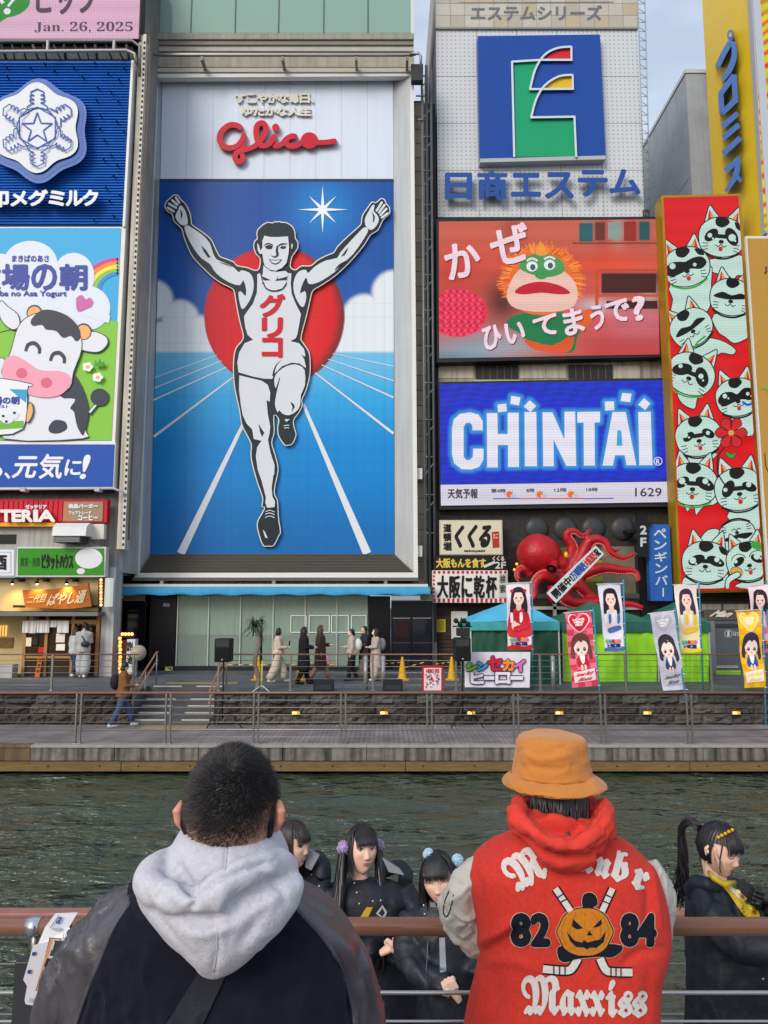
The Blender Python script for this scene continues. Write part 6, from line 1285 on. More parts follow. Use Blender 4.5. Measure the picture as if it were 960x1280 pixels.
def chibi(hair,bg,bg2,outfit,grey=False,heart='#c9202c'):
    def f(a,M,asp,q):
        base(a,M,bg)
        for j in range(13):
            for i in range(4):
                if (i+j) % 2: a.poly([M(i/4,j/13),M((i+1)/4,j/13),M((i+1)/4,(j+1)/13),M(i/4,(j+1)/13)],pc(bg2),d=.0012)
        a.k=2; S= lambda L,c,s=3: sh(a,M,L,c,sm=s)
        hp=[(.5,.265),(.2,.17),(.12,.1),(.2,.045),(.36,.04),(.5,.08),(.64,.04),(.8,.045),(.88,.1),(.8,.17)]
        S([(.5+(x-.5)*1.13,.14+(y-.14)*1.1) for x,y in hp],'#f1d9dd' if not grey else '#c9c9d2'); S(hp,heart)
        for k in range(3): a.text('LOVE HERO PARTY'.split()[k],[M(.28+.04*k,.09+.035*k),M(.72-.04*k,.09+.035*k),M(.72-.04*k,.115+.035*k),M(.28+.04*k,.115+.035*k)],pc('#f0eef0'),.3)
        S([(.12,.45),(.2,.33),(.5,.28),(.8,.33),(.88,.45),(.93,.6),(.8,.64),(.72,.55),(.28,.55),(.2,.62),(.08,.58)],hair)
        S([(.36,.58),(.64,.58),(.72,.72),(.28,.72)],outfit); S([(.4,.58),(.6,.58),(.54,.68),(.46,.68)],'#f0eef2'); S([(.4,.71),(.48,.71),(.47,.77),(.41,.77)],'#f0d3c6'); S([(.53,.71),(.61,.71),(.6,.77),(.54,.77)],'#f0d3c6')
        S([(.22,.48),(.28,.38),(.5,.35),(.72,.38),(.78,.48),(.68,.56),(.5,.585),(.32,.56)],'#f4ddd2'); S([(.2,.47),(.24,.36),(.5,.31),(.76,.36),(.8,.47),(.72,.41),(.6,.385),(.52,.41),(.42,.385),(.3,.42)],hair)
        for u in (.37,.63): circ(a,M,u,.5,.06,asp,'#3a2a30',.075); circ(a,M,u-.015,.49,.02,asp,'#ffffff')
        circ(a,M,.5,.545,.03,asp,'#c9505a'); circ(a,M,.28,.53,.04,asp,'#f0b0aa'); circ(a,M,.72,.53,.04,asp,'#f0b0aa')
        S([(.1,.8),(.92,.76),(.93,.92),(.12,.94)],'#f4e3e4' if not grey else '#b9b9c6',0); a.text('Sweet Berry',[M(.18,.82),(M(.86,.785)),M(.86,.85),M(.2,.87)],pc(heart if not grey else '#5a5a68'),.2,.3); a.text('Blouse',[M(.3,.88),(M(.8,.86)),M(.8,.91),M(.32,.925)],pc(heart if not grey else '#5a5a68'),.2,.3)
    return f
YB1,YB2=YW+.32,YW-.12
nobori('tall banner of a black-haired girl with red bows, in front of the blue tent',(633,729),(662,728),(664.5,811.5),(634.5,812),(665,724),(666,864),YB1,portrait('#2c2630','#c92c3a','#c9202c','#e6d6e2','#c9202c'))
nobori('pink checked banner with a red heart and a brown-haired cartoon girl',(706,766),(738,763.5),(748,857),(715.5,860),(741.5,760),(754,925),YB2,chibi('#6b4038','#ee6f8c','#d93a5c','#b82430'))
nobori('white banner of a straight-haired girl in blue and white, between the two lime tents',(747.5,730),(776,729.5),(780,813.5),(756,814.5),(779,724),(784,864),YB1,portrait('#241f2a','#dfe3f0','#4a6cb0','#dcdcec'))
nobori('pale grey-violet banner with a black-haired cartoon girl',(811.5,767),(841.5,763.5),(857.5,862),(829.5,863.5),(844,760),(862,925),YB2,chibi('#35333f','#c6c4d8','#bdbbd2','#3c4560',True,'#b3b1c6'))
nobori('banner of a smiling purple-haired girl on yellow and white',(842.5,731),(871,730),(875.5,815),(852,816),(873.5,726),(879,864),YB1,portrait('#4a2c4a','#ead9a8','#e9c43c','#e9e2dc',smile=True))
nobori('yellow checked banner with a yellow heart and a twin-tailed cartoon girl',(920.5,763.5),(950.5,762),(956.5,859),(930.5,860),(953,758),(958,925),YB2,chibi('#3a2f4a','#eebb1c','#e0a80f','#2c4a9c',False,'#f2d83c'))
nobori('pinkish banner of a short-haired girl, partly cut by the right edge',(934,732),(962,731),(968,815),(945,816),(957.5,726),(962,864),YB1,portrait('#2a252c','#e6b8cc','#e0709c','#e6d0dc'))
# speakers on tripods
def speaker(label,px,y0,y1,Y,zf,w=10.,lights=False):
    t=thing('speaker_stand',label,'speaker stand',P(px,905,Y)-Vector((0,0,0)),'tripod stands with black loudspeakers'); ORG[t.name]; c=P(px,(y0+y1)/2,Y); zt,zb=P(px,y0,Y).z,P(px,y1,Y).z; hw=w *Y/F
    MB().box((c.x-hw,Y-.2,zb),(c.x+hw,Y+.22,zt),mat('#1b1d20',.6),.03).build('loudspeaker',t)
    MB().box((c.x-hw *.85,Y-.215,zb+.04),(c.x+hw *.85,Y-.2,zb+(zt-zb)*.6),mat('#121416',.8,bump=.004,bscale=150)).build('grille',t)
    MB().box((c.x-hw *.8,Y-.212,zt-(zt-zb)*.35),(c.x+hw *.8,Y-.2,zt-.04),mat('#33363a',.5)).build('horn',t); MB().sphere((c.x,Y-.21,zb+.06),(.03,.01,.03),mat('#8f969b',.3,.8),10,6).build('badge',t)
    MB().tube([(c.x,Y,zf+.25),(c.x,Y,zb)],.022,BLACK,8).build('pole',t)
    for k in range(3):
        an=R(90+k *120+20); MB().tube([(c.x,Y,zf+.72),(c.x+.55*math.cos(an),Y+.4*math.sin(an),zf+.01)],.014,BLACK,6).build('leg',t); MB().tube([(c.x,Y,zf+.3),(c.x+.3*math.cos(an),Y+.22*math.sin(an),zf+.33)],.01,BLACK,6).build('brace',t)
    return t
speaker('black loudspeaker on a tall tripod right of the stairs, left end of the stage',280,798,827,20.2,ZL)
t=speaker('black loudspeaker with a rack of small lamps on top, left of the blue tent',577.5,797,826,20.2,ZL)
for k in range(4):
    c=P(570+k *5,776+(k % 2)*4,20.3); MB().sphere(c,(.07,.09,.07),mat('#1a1b1d',.5),10,8).build('stage_lamp',t)
MB().tube([P(566,783,20.3),P(590,783,20.3)],.02,BLACK,6).build('lamp_bar',t); MB().tube([P(577,797,20.3),P(577,772,20.3)],.018,BLACK,6).build('lamp_pole',t); MB().pbox(571,785,586,795,20.2,.2,mat('#2b2a2c',.6),.02).build('lamp_pack',t)
for px,lab in ((404,'black wedge stage monitor at the promenade edge below the woman with the pink bag'),(491,'black wedge stage monitor at the promenade edge, in front of the steel bollards')):
    c=P(px,864,YW-.02); t=thing('stage_monitor',lab,'stage monitor',(c.x,YW+.3,ZU),'black stage monitors'); w_=.27
    mb=MB(); mb.prism([(c.x-w_,YW-.05,ZU+.01),(c.x-w_,YW-.05,ZU+.24),(c.x-w_,YW+.1,ZU+.33),(c.x-w_,YW+.42,ZU+.1),(c.x-w_,YW+.42,ZU+.01)],(2*w_,0,0),mat('#202225',.6)); mb.build('cabinet',t)
    MB().box((c.x-w_ *.8,YW-.06,ZU+.06),(c.x+w_ *.8,YW-.051,ZU+.19),mat('#2f3236',.5)).build('grille',t)
# cones with yellow bars
cones=[]
for px,lab in ((322.5,'yellow cone behind the thin palm tree'),(375,'yellow cone between the woman in cream and the woman with the pink bag'),(503,'yellow cone right of the group of three, beside the red framed poster'),(565,'yellow cone left of the speaker with small lamps')):
    g=G(px,850,ZU) ; t=thing('traffic_cone',lab,'cone',(g.x,g.y,ZU),'yellow cones along the promenade'); Yc=mat('#dba514',.5,var=.06)
    n=20; prof=[(.2,0),(.2,.03),(.15,.035),(.14,.06),(.035,.7),(.03,.72)]; mb=MB(); vs=[(g.x+r *math.cos(2*math.pi *k/n),g.y+r *math.sin(2*math.pi *k/n),ZU+h) for r,h in prof for k in range(n)]
    mb.add(vs,[(i *n+k,i *n+(k+1) % n,(i+1)*n+(k+1) % n,(i+1)*n+k) for i in range(len(prof)-1) for k in range(n)]+[tuple((len(prof)-1)*n+k for k in range(n))],Yc); mb.build('cone_shell',t)
    MB().box((g.x-.2,g.y-.2,ZU+.001),(g.x+.2,g.y+.2,ZU+.03),Yc,.01).build('base_plate',t); cones.append(g)
for i,(pa,pb_,lab) in enumerate(((285,318,'thin yellow and black bar leading left from the cone behind the palm'),(326,371,'thin yellow and black bar behind the woman in cream'),(379,420,'thin yellow and black bar behind the pink shopping bag'),(505,530,'short sloping yellow bar right of the third cone'),(480,501,'short sloping yellow bar left of the third cone'),(545,563,'short sloping yellow bar left of the rightmost cone'))):
    A0,B0=P(pa,831+(i > 2)*(4 if i == 3 else-1),25.0),P(pb_,831-(0 if i < 3 else 3),25.0); 
    t=thing('barrier_bar',lab,'barrier bar',A0,'yellow bars between the cones')
    for k in range(5): MB().tube([A0.lerp(B0,k/5),A0.lerp(B0,(k+1)/5-.002)],.02,mat('#e0ae1c',.5) if k % 2 == 0 else mat('#3a331c',.5),6).build('band',t)
# red-framed poster on the railing
t=thing('framed_poster','red-framed event poster standing at the railing left of the speaker with small lamps','poster',P(540,866,YW+.0)); MB().pbox(527.5,832,554,866.5,YW+.05,.03,mat('#b3202f',.5)).build('frame',t)
a=Art(YW+.045,.002); a.poly(rectq(530,835,551.5,863),mat('#d9ccd0',.6)); rnd=random.Random(9)
for k in range(40): x,y=rnd.uniform(532,549),rnd.uniform(842,859); a.poly(ell(x,y,rnd.uniform(1,2.2),rnd.uniform(1,2),n=8),mat(rnd.choice(['#c94a5c','#8a5a50','#4a4a6a','#d9a0a8','#7a8ab0','#e8e2e4']),.6),d=.004+k *.0001)
a.text('HERO FES',rectq(533,836.5,549,841),mat('#b3202f',.6),.3,d=.009); a.build('print',t)
# thin palm
t=thing('palm_tree','thin bound palm trunk with a small tuft of leaves behind the promenade railing','tree',G(318,866,ZU)+Vector((0,.3,0))); g=ORG[t.name]; Yp=g.y
mb=MB(); tp=P(318,787,Yp); L=[Vector((g.x+.05*math.sin(i *.8),Yp,g.z+(tp.z-g.z)*i/12)) for i in range(13)]; mb.tube(L,[.06+.012*math.sin(i *2.3) for i in range(13)],mat('#80766a',.8,var=.3,vscale=20),8); mb.build('trunk',t)
mb=MB(); rnd=random.Random(4)
for k in range(46):
    an=rnd.uniform(0,6.28); L_=rnd.uniform(.3,.55); up=rnd.uniform(-.1,.35); p0=tp+Vector((0,0,rnd.uniform(-.05,.08))); pts=[p0,p0+Vector((math.cos(an)*L_ *.5,math.sin(an)*L_ *.5,up)),p0+Vector((math.cos(an)*L_,math.sin(an)*L_,up-rnd.uniform(.1,.35)))]
    for j in range(2):
        d=(pts[j+1]-pts[j]).normalized(); s_=d.cross(Vector((0,0,1))).normalized()*(.035 if j == 0 else .02); mb.add([pts[j]-s_,pts[j]+s_,pts[j+1]+s_ *.4,pts[j+1]-s_ *.4],[(0,1,2,3)],mat(rnd.choice(['#3c4f38','#2f3f2e','#55664a']),.6))
mb.build('crown',t)
t=thing('microphone_stand','pale slim stand on tripod feet at the base of the thin palm','stand',G(327,866,ZU)); g=ORG[t.name]
MB().tube([(g.x,g.y,ZU+.1),(g.x,g.y,ZU+.85)],.018,mat('#b9c090',.5),6).build('pole',t)
for k in range(3): an=R(90+120*k); MB().tube([(g.x,g.y,ZU+.2),(g.x+.32*math.cos(an),g.y+.3*math.sin(an),ZU+.01)],.012,mat('#c9ccc8',.5),6).build('leg',t)
t=thing('street_post','slim black post behind the palm and the woman in cream','post',G(322,845,ZU)+Vector((.1,0,0))); g=ORG[t.name]; MB().tube([(g.x,g.y,ZU),(g.x,g.y,P(322,776,g.y).z)],.04,BLACK,8).build('shaft',t); MB().sphere((g.x,g.y,P(322,776,g.y).z),.06,BLACK,8,6).build('cap',t)
t=thing('orange_standing_sign','leaning narrow orange sign beside the noodle shop doors','sign',P(47,845,24.9)); a=Art(24.9,.003); a.poly([(48,820),(53,820),(49,847),(43,847)],mat('#c8641f',.6),thick=.04)
for k in range(3): a.text('営業中'[k],[(48.2-k *1.2,823+k *7),(52-k *1.1,823+k *7),(51.2-k *1.1,828+k *7),(47.4-k *1.2,828+k *7)],BLACK,.1,d=.05)
a.build('board',t)
# ---------------------------------------------------------------- people across the canal
SKN=mat('#d9a98c',.5,var=.05,vscale=8,spec=.4)
def remesh(o,vox,smooth=4,mats=None):
    rm=o.modifiers.new('r','REMESH'); rm.mode='VOXEL'; rm.voxel_size=vox
    s=o.modifiers.new('s','SMOOTH'); s.iterations=smooth; s.factor=.5
    dg=bpy.context.evaluated_depsgraph_get(); me=bpy.data.meshes.new_from_object(o.evaluated_get(dg)); o.modifiers.clear(); ms=list(o.data.materials); o.data=me
    me.materials.clear(); me.materials.append((mats or ms)[0]); me.polygons.foreach_set('use_smooth',[True]*len(me.polygons)); return o
def far_person(label,px,ypx,H,ang,top,topc,legs,legc,hairc,hair='long',walk=.15,arms=('fwd','down'),shoes='#2a2a2c',zf=ZU,extra=None,skirt=None,topY=None,Y=None,grp=None):
    g=G(px,ypx,zf); g=Vector((P(px,800,Y).x,Y,zf)) if Y else g
    t=thing('person',label,'person',g,grp); s=H/1.65; ca,sa=math.cos(R(ang)),math.sin(R(ang))
    T= lambda x,f,z: Vector((g.x+(f *ca-x *sa)*s,g.y+(f *sa+x *ca)*s,g.z+z *s))   # x: person's left, f: forward
    mb=MB(); hip,ch,nk,hd=T(0,0,.86),T(0,.01,1.2),T(0,.02,1.42),T(0,.04,1.54)
    mb.tube([T(0,0,.82),hip,T(0,0,1.0),ch,T(0,0,1.32),nk,hd],[.1*s,.13*s,.11*s,.13*s,.12*s,.05*s,.055*s],SKN,10)
    mb.sphere(T(0,.04,1.555),(.075*s,.085*s,.105*s),SKN,14,10); mb.sphere(T(0,.12,1.54),.02*s,SKN,8,6)
    wk={0: walk,1:-walk}; ft=[]
    for i,sx in enumerate((.085,-.085)):
        k=T(sx,wk[i]*.55+.03,.47); an=T(sx,wk[i]*1.3-(.04 if wk[i] < 0 else 0),.09); ft.append((an,T(sx,wk[i]*1.3+.16,.04)))
        mb.tube([T(sx,0,.86),k,T(sx,wk[i]*.95,.28),an,T(sx,wk[i]*1.3+.1,.045)],[.085*s,.055*s,.05*s,.035*s,.035*s],SKN,8)
    hands=[]
    for i,sx in enumerate((.17,-.17)):
        md=arms[i]; sh=T(sx,0,1.34)
        el={'fwd': T(sx *1.15,.06,1.08),'down': T(sx *1.2,-.02,1.08),'up': T(sx *1.2,.12,1.14),'back': T(sx *1.2,-.12,1.1)}[md]
        ha={'fwd': T(sx *.8,.3,1.08),'down': T(sx *1.2,.04,.84),'up': T(sx *.5,.2,1.36),'back': T(sx *1.2,-.1,.88)}[md]
        mb.tube([T(sx *.5,0,1.34),sh,el,ha],[.06*s,.05*s,.04*s,.026*s],SKN,8); hands.append((sh,el,ha))
        d=(ha-el).normalized(); mb.sphere(ha+d *.04*s,.035*s,SKN,8,6)
        for f in range(4): o=T(0,0,0)-g; q=ha+d *.06*s+Vector((0,0,(.02-.013*f)*s)); mb.tube([q,q+d *.05*s+Vector((0,0,-.012*s))],.009*s,SKN,5)
    b=remesh(mb.build('body',t),.016,3,[SKN])
    # clothes
    mt=mat(topc,.85,var=.12,vscale=6,bump=.004,bscale=18); mb=MB(); zb={'coat': .42,'jacket': .78,'short': .88,'long': .32}[top]; n=20
    rings=[(zb,.24 if top in ('coat','long') else .20,.19),(zb+(1.0-zb)*.5,.215,.18),(1.0,.19,.155),(1.15,.195,.155),(1.28,.20,.145),(1.36,.18,.125),(1.41,.09,.085),(1.45,.07,.075)]; vs=[]
    for z,rx,ry in rings:
        for k in range(n): a_=2*math.pi *k/n; w_=1+.05*math.sin(k *2.3+z *9); vs.append(T(rx *math.cos(a_)*w_,ry *math.sin(a_)*w_+.005,z+(.01*math.sin(k *1.7) if z == zb else 0)))
    mb.add(vs,[(i *n+k,i *n+(k+1) % n,(i+1)*n+(k+1) % n,(i+1)*n+k) for i in range(len(rings)-1) for k in range(n)]+[tuple(range(n))[::-1],tuple((len(rings)-1)*n+k for k in range(n))],mt,True)
    for sh,el,ha in hands: mb.tube([sh.lerp(T(0,0,1.33),.35),sh,el,el.lerp(ha,.85)],[.085*s,.082*s,.07*s,.06*s],mt,10)
    remesh(mb.build('coat' if top in ('coat','long') else 'jacket',t),.014,2,[mt])
    lm=mat(legc,.85,var=.12,vscale=6)
    if legs == 'trousers' or legs == 'wide':
        mb=MB(); w_=1.05 if legs == 'trousers' else 1.9
        for i,sx in enumerate((.085,-.085)): mb.tube([T(sx *.9,0,.9),T(sx,0,.8),T(sx,wk[i]*.55+.03,.47),T(sx,wk[i]*1.0,.25),ft[i][0]+Vector((0,0,.02))],[.11*s,.11*s,.078*s *w_,.07*s *w_,.062*s *w_],lm,12)
        mb.build('trousers',t)
    elif legs == 'skirt':
        mb=MB(); vs=[]
        for z,r_ in ((.95,.15),(.7,.19),(.4,.235),(.12,.28)):
            for k in range(28): a_=2*math.pi *k/28; q=r_ *(1+(.08 if k % 2 else-.04)*(1-z)); vs.append(T(q *math.cos(a_)*.95,q *math.sin(a_),z))
        mb.add(vs,[(i *28+k,i *28+(k+1) % 28,(i+1)*28+(k+1) % 28,(i+1)*28+k) for i in range(3) for k in range(28)],lm,True); mb.build('skirt',t)
    for an,toe in ft: mb=MB(); mb.tube([an+(an-toe)*.25-Vector((0,0,.03*s)),an-Vector((0,0,.03*s)),toe],[.045*s,.05*s,.036*s],mat(shoes,.5),10); mb.build('shoe',t)
    hm=mat(hairc,.45,var=.15,vscale=30,spec=.4); mb=MB()
    if hair != 'cap':
        mb.sphere(T(0,.012,1.585),(.088*s,.088*s,.1*s),hm,16,10)
        for k in range(16 if hair != 'short' else 6):
            a_=R(70+220*k/15); L_=.26 if hair == 'long' else .1; x_,f_=.082*math.cos(a_+math.pi/2),.082*math.sin(a_+math.pi/2)
            x_,f_=.085*math.sin(R(-120+240*k/15)),-.08*math.cos(R(-120+240*k/15)); mb.tube([T(x_ *.8,f_ *.8+.01,1.62),T(x_,f_+.01,1.55),T(x_ *1.05,f_+0,1.55-L_ *.6),T(x_ *.95,f_-.01,1.55-L_)],[.03*s,.034*s,.03*s,.012*s],hm,6)
    else: mb.sphere(T(0,.02,1.59),(.095*s,.1*s,.1*s),hm,16,10); mb.sphere(T(0,-.02,1.5),(.085*s,.085*s,.07*s),hm,14,8)
    mb.build('hair' if hair != 'cap' else 'knit_hat',t)
    if extra: extra(t,T,s,hands)
    return t
def pinkbag(t,T,s,h):
    ha=h[1][2]; c=ha+Vector((.05,-.05,-.3)); MB().box(c-Vector((.2,.05,.16)),c+Vector((.17,.05,.16)),mat('#e394b4',.5),.01).build('shopping_bag_panel',t) if False else None
def pack(c):
    def f(t,T,s,h): mb=MB(); mb.sphere(T(0,-.2,1.16),(.13*s,.12*s,.2*s),mat(c,.7,bump=.004,bscale=20),16,12); mb.build('backpack',t)
    return f
def slingbag(t,T,s,h):
    MB().tube([T(.12,-.02,1.42),T(.02,-.14,1.25),T(-.12,-.15,1.05)],.018*s,BLACK,6).build('bag_strap',t); mb=MB(); mb.sphere(T(-.1,-.18,1.02),(.14*s,.07*s,.09*s),mat('#2b2c2c',.5),14,10); mb.build('sling_bag',t)
def mask(t,T,s,h): mb=MB(); mb.sphere(T(0,.09,1.51),(.05*s,.045*s,.045*s),mat('#e6e8ea',.7),12,8); mb.build('face_mask',t)
def phone(t,T,s,h): MB().box(h[0][2]+Vector((.02,-.02,.04)),h[0][2]+Vector((.06,.05,.18)),BLACK,.01).build('phone',t)
far_person('woman in a cream jacket and long wide cream trousers walking right, holding a phone',347,853,1.62,5,'short','#c9b5a6','wide','#c4b7a4','#1d1a1c','short',.17,('fwd','fwd'),'#cfcac4',extra=phone)
t=far_person('person in a black coat holding a pink shopping bag, facing the woman in brown',379,856,1.68,15,'coat','#201e22','trousers','#17181c','#1a181a','long',.12,('fwd','fwd'),'#1a1a1c')
c=P(408,824,24.2); b_=thing('shopping_bag','pink paper shopping bag held by the person in black','shopping bag',c); mb=MB(); mb.quadbox([(398,818),(410,816.5),(413,830),(401,832)],24.2,.12,mat('#d98aac',.5)); mb.build('paper_bag',b_); MB().tube([P(401,818,24.2),P(403,811,24.2),P(408,817,24.2)],.01,mat('#e6c0cf',.5),6).build('handle',b_)
far_person('woman with long brown hair in a brown coat walking right',400,852,1.7,0,'coat','#42342c','trousers','#9a7262','#4a3026','long',.2,('fwd','down'),'#2a2426')
far_person('masked girl in a beige jacket with a white backpack, facing right',440,851,1.58,175,'short','#b9aca0','trousers','#22232a','#17161a','short',.08,('down','fwd'),'#26262a',extra=lambda t,T,s,h: (mask(t,T,s,h),pack('#cfd3cc')(t,T,s,h)))
far_person('person in a charcoal coat between the two girls with backpacks',456,850,1.66,200,'coat','#2b2c30','wide','#6a5c4f','#1f1c1e','short',.08,('fwd','down'),'#3a3634')
far_person('masked girl in a light coat with a grey backpack, right of the group of three',470,851,1.6,195,'coat','#b3a69c','wide','#c2b3a6','#2c2224','long',.07,('fwd','down'),'#cfcac6',extra=lambda t,T,s,h: (mask(t,T,s,h),pack('#7d7f82')(t,T,s,h)))
far_person('person in light grey clothes with a black sling bag at the noodle shop door',105,848,1.76,95,'jacket','#9da1a2','wide','#a9abab','#1b1a1c','short',.05,('down','fwd'),'#d6d8da',extra=slingbag,Y=24.6)
far_person('person in pale jacket and blue jeans half hidden behind the one in grey',94,848,1.6,60,'jacket','#b6b8bc','trousers','#2c4360','#4a2f2a','long',.05,('down','fwd'),'#cfd2d6',Y=25.0)
def dpack(t,T,s,h): pack('#1e1a24')(t,T,s,h)
far_person('person in a brown jacket, jeans and navy knit hat walking up toward the stairs',152,909,1.68,20,'jacket','#7a5436','trousers','#41536e','#20263a','cap',.2,('up','fwd'),'#b9bcc2',zf=ZL,extra=dpack)
# ================================================================ NEAR PEOPLE
def axes(yaw,pitch=0,roll=0):          # local x right-hand side, y forward, z up; yaw 0 faces the camera, positive turns to the picture's right
    return Matrix.Rotation(R(180+yaw),3,'Z') @ Matrix.Rotation(R(pitch),3,'X') @ Matrix.Rotation(R(roll),3,'Y')
SK1=mat('#e6bda8',.42,var=.06,vscale=30,bump=.0004,bscale=400,spec=.4)
def head_pt(x,y,z,back=False):        # x, y, z on the unit sphere -> a human head surface (metres)
    u=z; X=x *.0745; Y=y *(.088 if y > 0 else .100); Z=z *.115
    if u < .0:
        t=-u; X *= 1-.31*t ** 1.7; Y *= (1-.52*t) if y < 0 else (1-.04*t)
    if y > 0: Y *= 1-.10*(1-abs(x))*(1 if z >-.9 else .5)
    if y > 0:
        g= lambda cx,cz,sx,sz: math.exp(-((abs(X)-cx)/sx) ** 2-((Z-cz)/sz) ** 2); n=max(0,min(1,(.012-Z)/.045)); n=n ** 1.2
        cut=max(0,min(1,(Z+.050)/.012)); Y += .0165*n *cut *math.exp(-(X/(.0075+.005*n)) ** 2)+.003*math.exp(-(X/.008) ** 2-((Z-.01)/.02) ** 2)
        Y += .0045*math.exp(-((abs(X)-.011)/.006) ** 2-((Z+.036)/.008) ** 2)
        Y -= .0075*g(.031,.004,.015,.010); Y += .003*g(.03,.024,.022,.008); Y += .0035*g(.040,-.022,.02,.018)
        Y += .0055*math.exp(-(X/.020) ** 2-((Z+.062)/.010) ** 2)-.0035*math.exp(-(X/.022) ** 2-((Z+.0625)/.0022) ** 2); Y += .009*math.exp(-(X/.022) ** 2-((Z+.097)/.016) ** 2)
    return Vector((X,Y,Z))
def head(parent,c,A_,s=1.0,skin=SK1,neck=True,neck_to=None,ears=True,name='body',seg=88,rings=72):
    T= lambda v: c+A_ @ (Vector(v)*s); mb=MB(); vs=[]
    for i in range(rings+1):
        t=math.pi *i/rings
        for j in range(seg): a=2*math.pi *j/seg; vs.append(head_pt(math.sin(t)*math.cos(a),math.sin(t)*math.sin(a),math.cos(t)))
    fs=[(i *seg+j,(i+1)*seg+j,(i+1)*seg+(j+1) % seg,i *seg+(j+1) % seg) for i in range(rings) for j in range(seg)]
    bvh=BVHTree.FromPolygons(vs,fs); mb.add([T(v) for v in vs],fs,skin,True)
    if ears:
        for sx in (-1,1):
            mb.tube([T((sx *.066,-.002,.018)),T((sx *.076,-.012,.024)),T((sx *.080,-.018,.012)),T((sx *.078,-.015,-.010)),T((sx *.068,-.002,-.026))],[.006*s,.009*s,.009*s,.008*s,.006*s],skin,10)
            mb.sphere(T((sx *.071,-.008,.002)),.014*s,skin,10,8)
    if neck:
        e=neck_to if neck_to is not None else T((0,-.03,-.2)); m=T((0,-.03,-.07)); mb.tube([T((0,-.03,-.02)),m,m.lerp(e,.5),e,e+(e-m)*.3],[.045*s,.047*s,.046*s,.055*s,.08*s],skin,20)
    o=mb.build(name,parent); return o,bvh,T
def fstrip(mb,bvh,T,up,lo,m,off=.0011,rows=3,cols=None):
    if cols: up=smooth_pts([(x,z,0) for x,z in up],cols,False); lo=smooth_pts([(x,z,0) for x,z in lo],cols,False)
    vs=[]; n=len(up)
    for r in range(rows+1):
        for a,b in zip(up,lo):
            x=a[0]+(b[0]-a[0])*r/rows; z=a[1]+(b[1]-a[1])*r/rows; h=bvh.ray_cast(Vector((x,.3,z)),Vector((0,-1,0))); y=h[0].y if h[0] else .05; vs.append(T((x,y+off,z)))
    mb.add(vs,[(r *n+i,r *n+i+1,(r+1)*n+i+1,(r+1)*n+i) for r in range(rows) for i in range(n-1)],m,True)
def fline(mb,bvh,T,pts,w,m,off=.0014):
    a,b=stroke(pts,w,4); fstrip(mb,bvh,T,a,b,m,off,1)
def fell(mb,bvh,T,cx,cz,rx,rz,m,off,clip=None):
    n=14; up=[]; lo=[]
    for i in range(n+1):
        x=cx-rx+2*rx *i/n; h=rz *math.sqrt(max(0,1-((x-cx)/rx) ** 2)); u_,l_=cz+h,cz-h
        if clip: u_=min(u_,clip(x)[0]); l_=max(l_,clip(x)[1]); u_=max(u_,l_)
        up.append((x,u_)); lo.append((x,l_))
    fstrip(mb,bvh,T,up,lo,m,off,3)
LIP=mat('#c9807a',.35,spec=.5); EYW=mat('#dcd8d6',.25,spec=.5); IRIS=mat('#22150f',.12,spec=.8); LASH=mat('#141013',.6); BROW=mat('#3a2a26',.7); BLUSH=mat('#e4b09c',.5); GLINT=mat('#ffffff',.1)
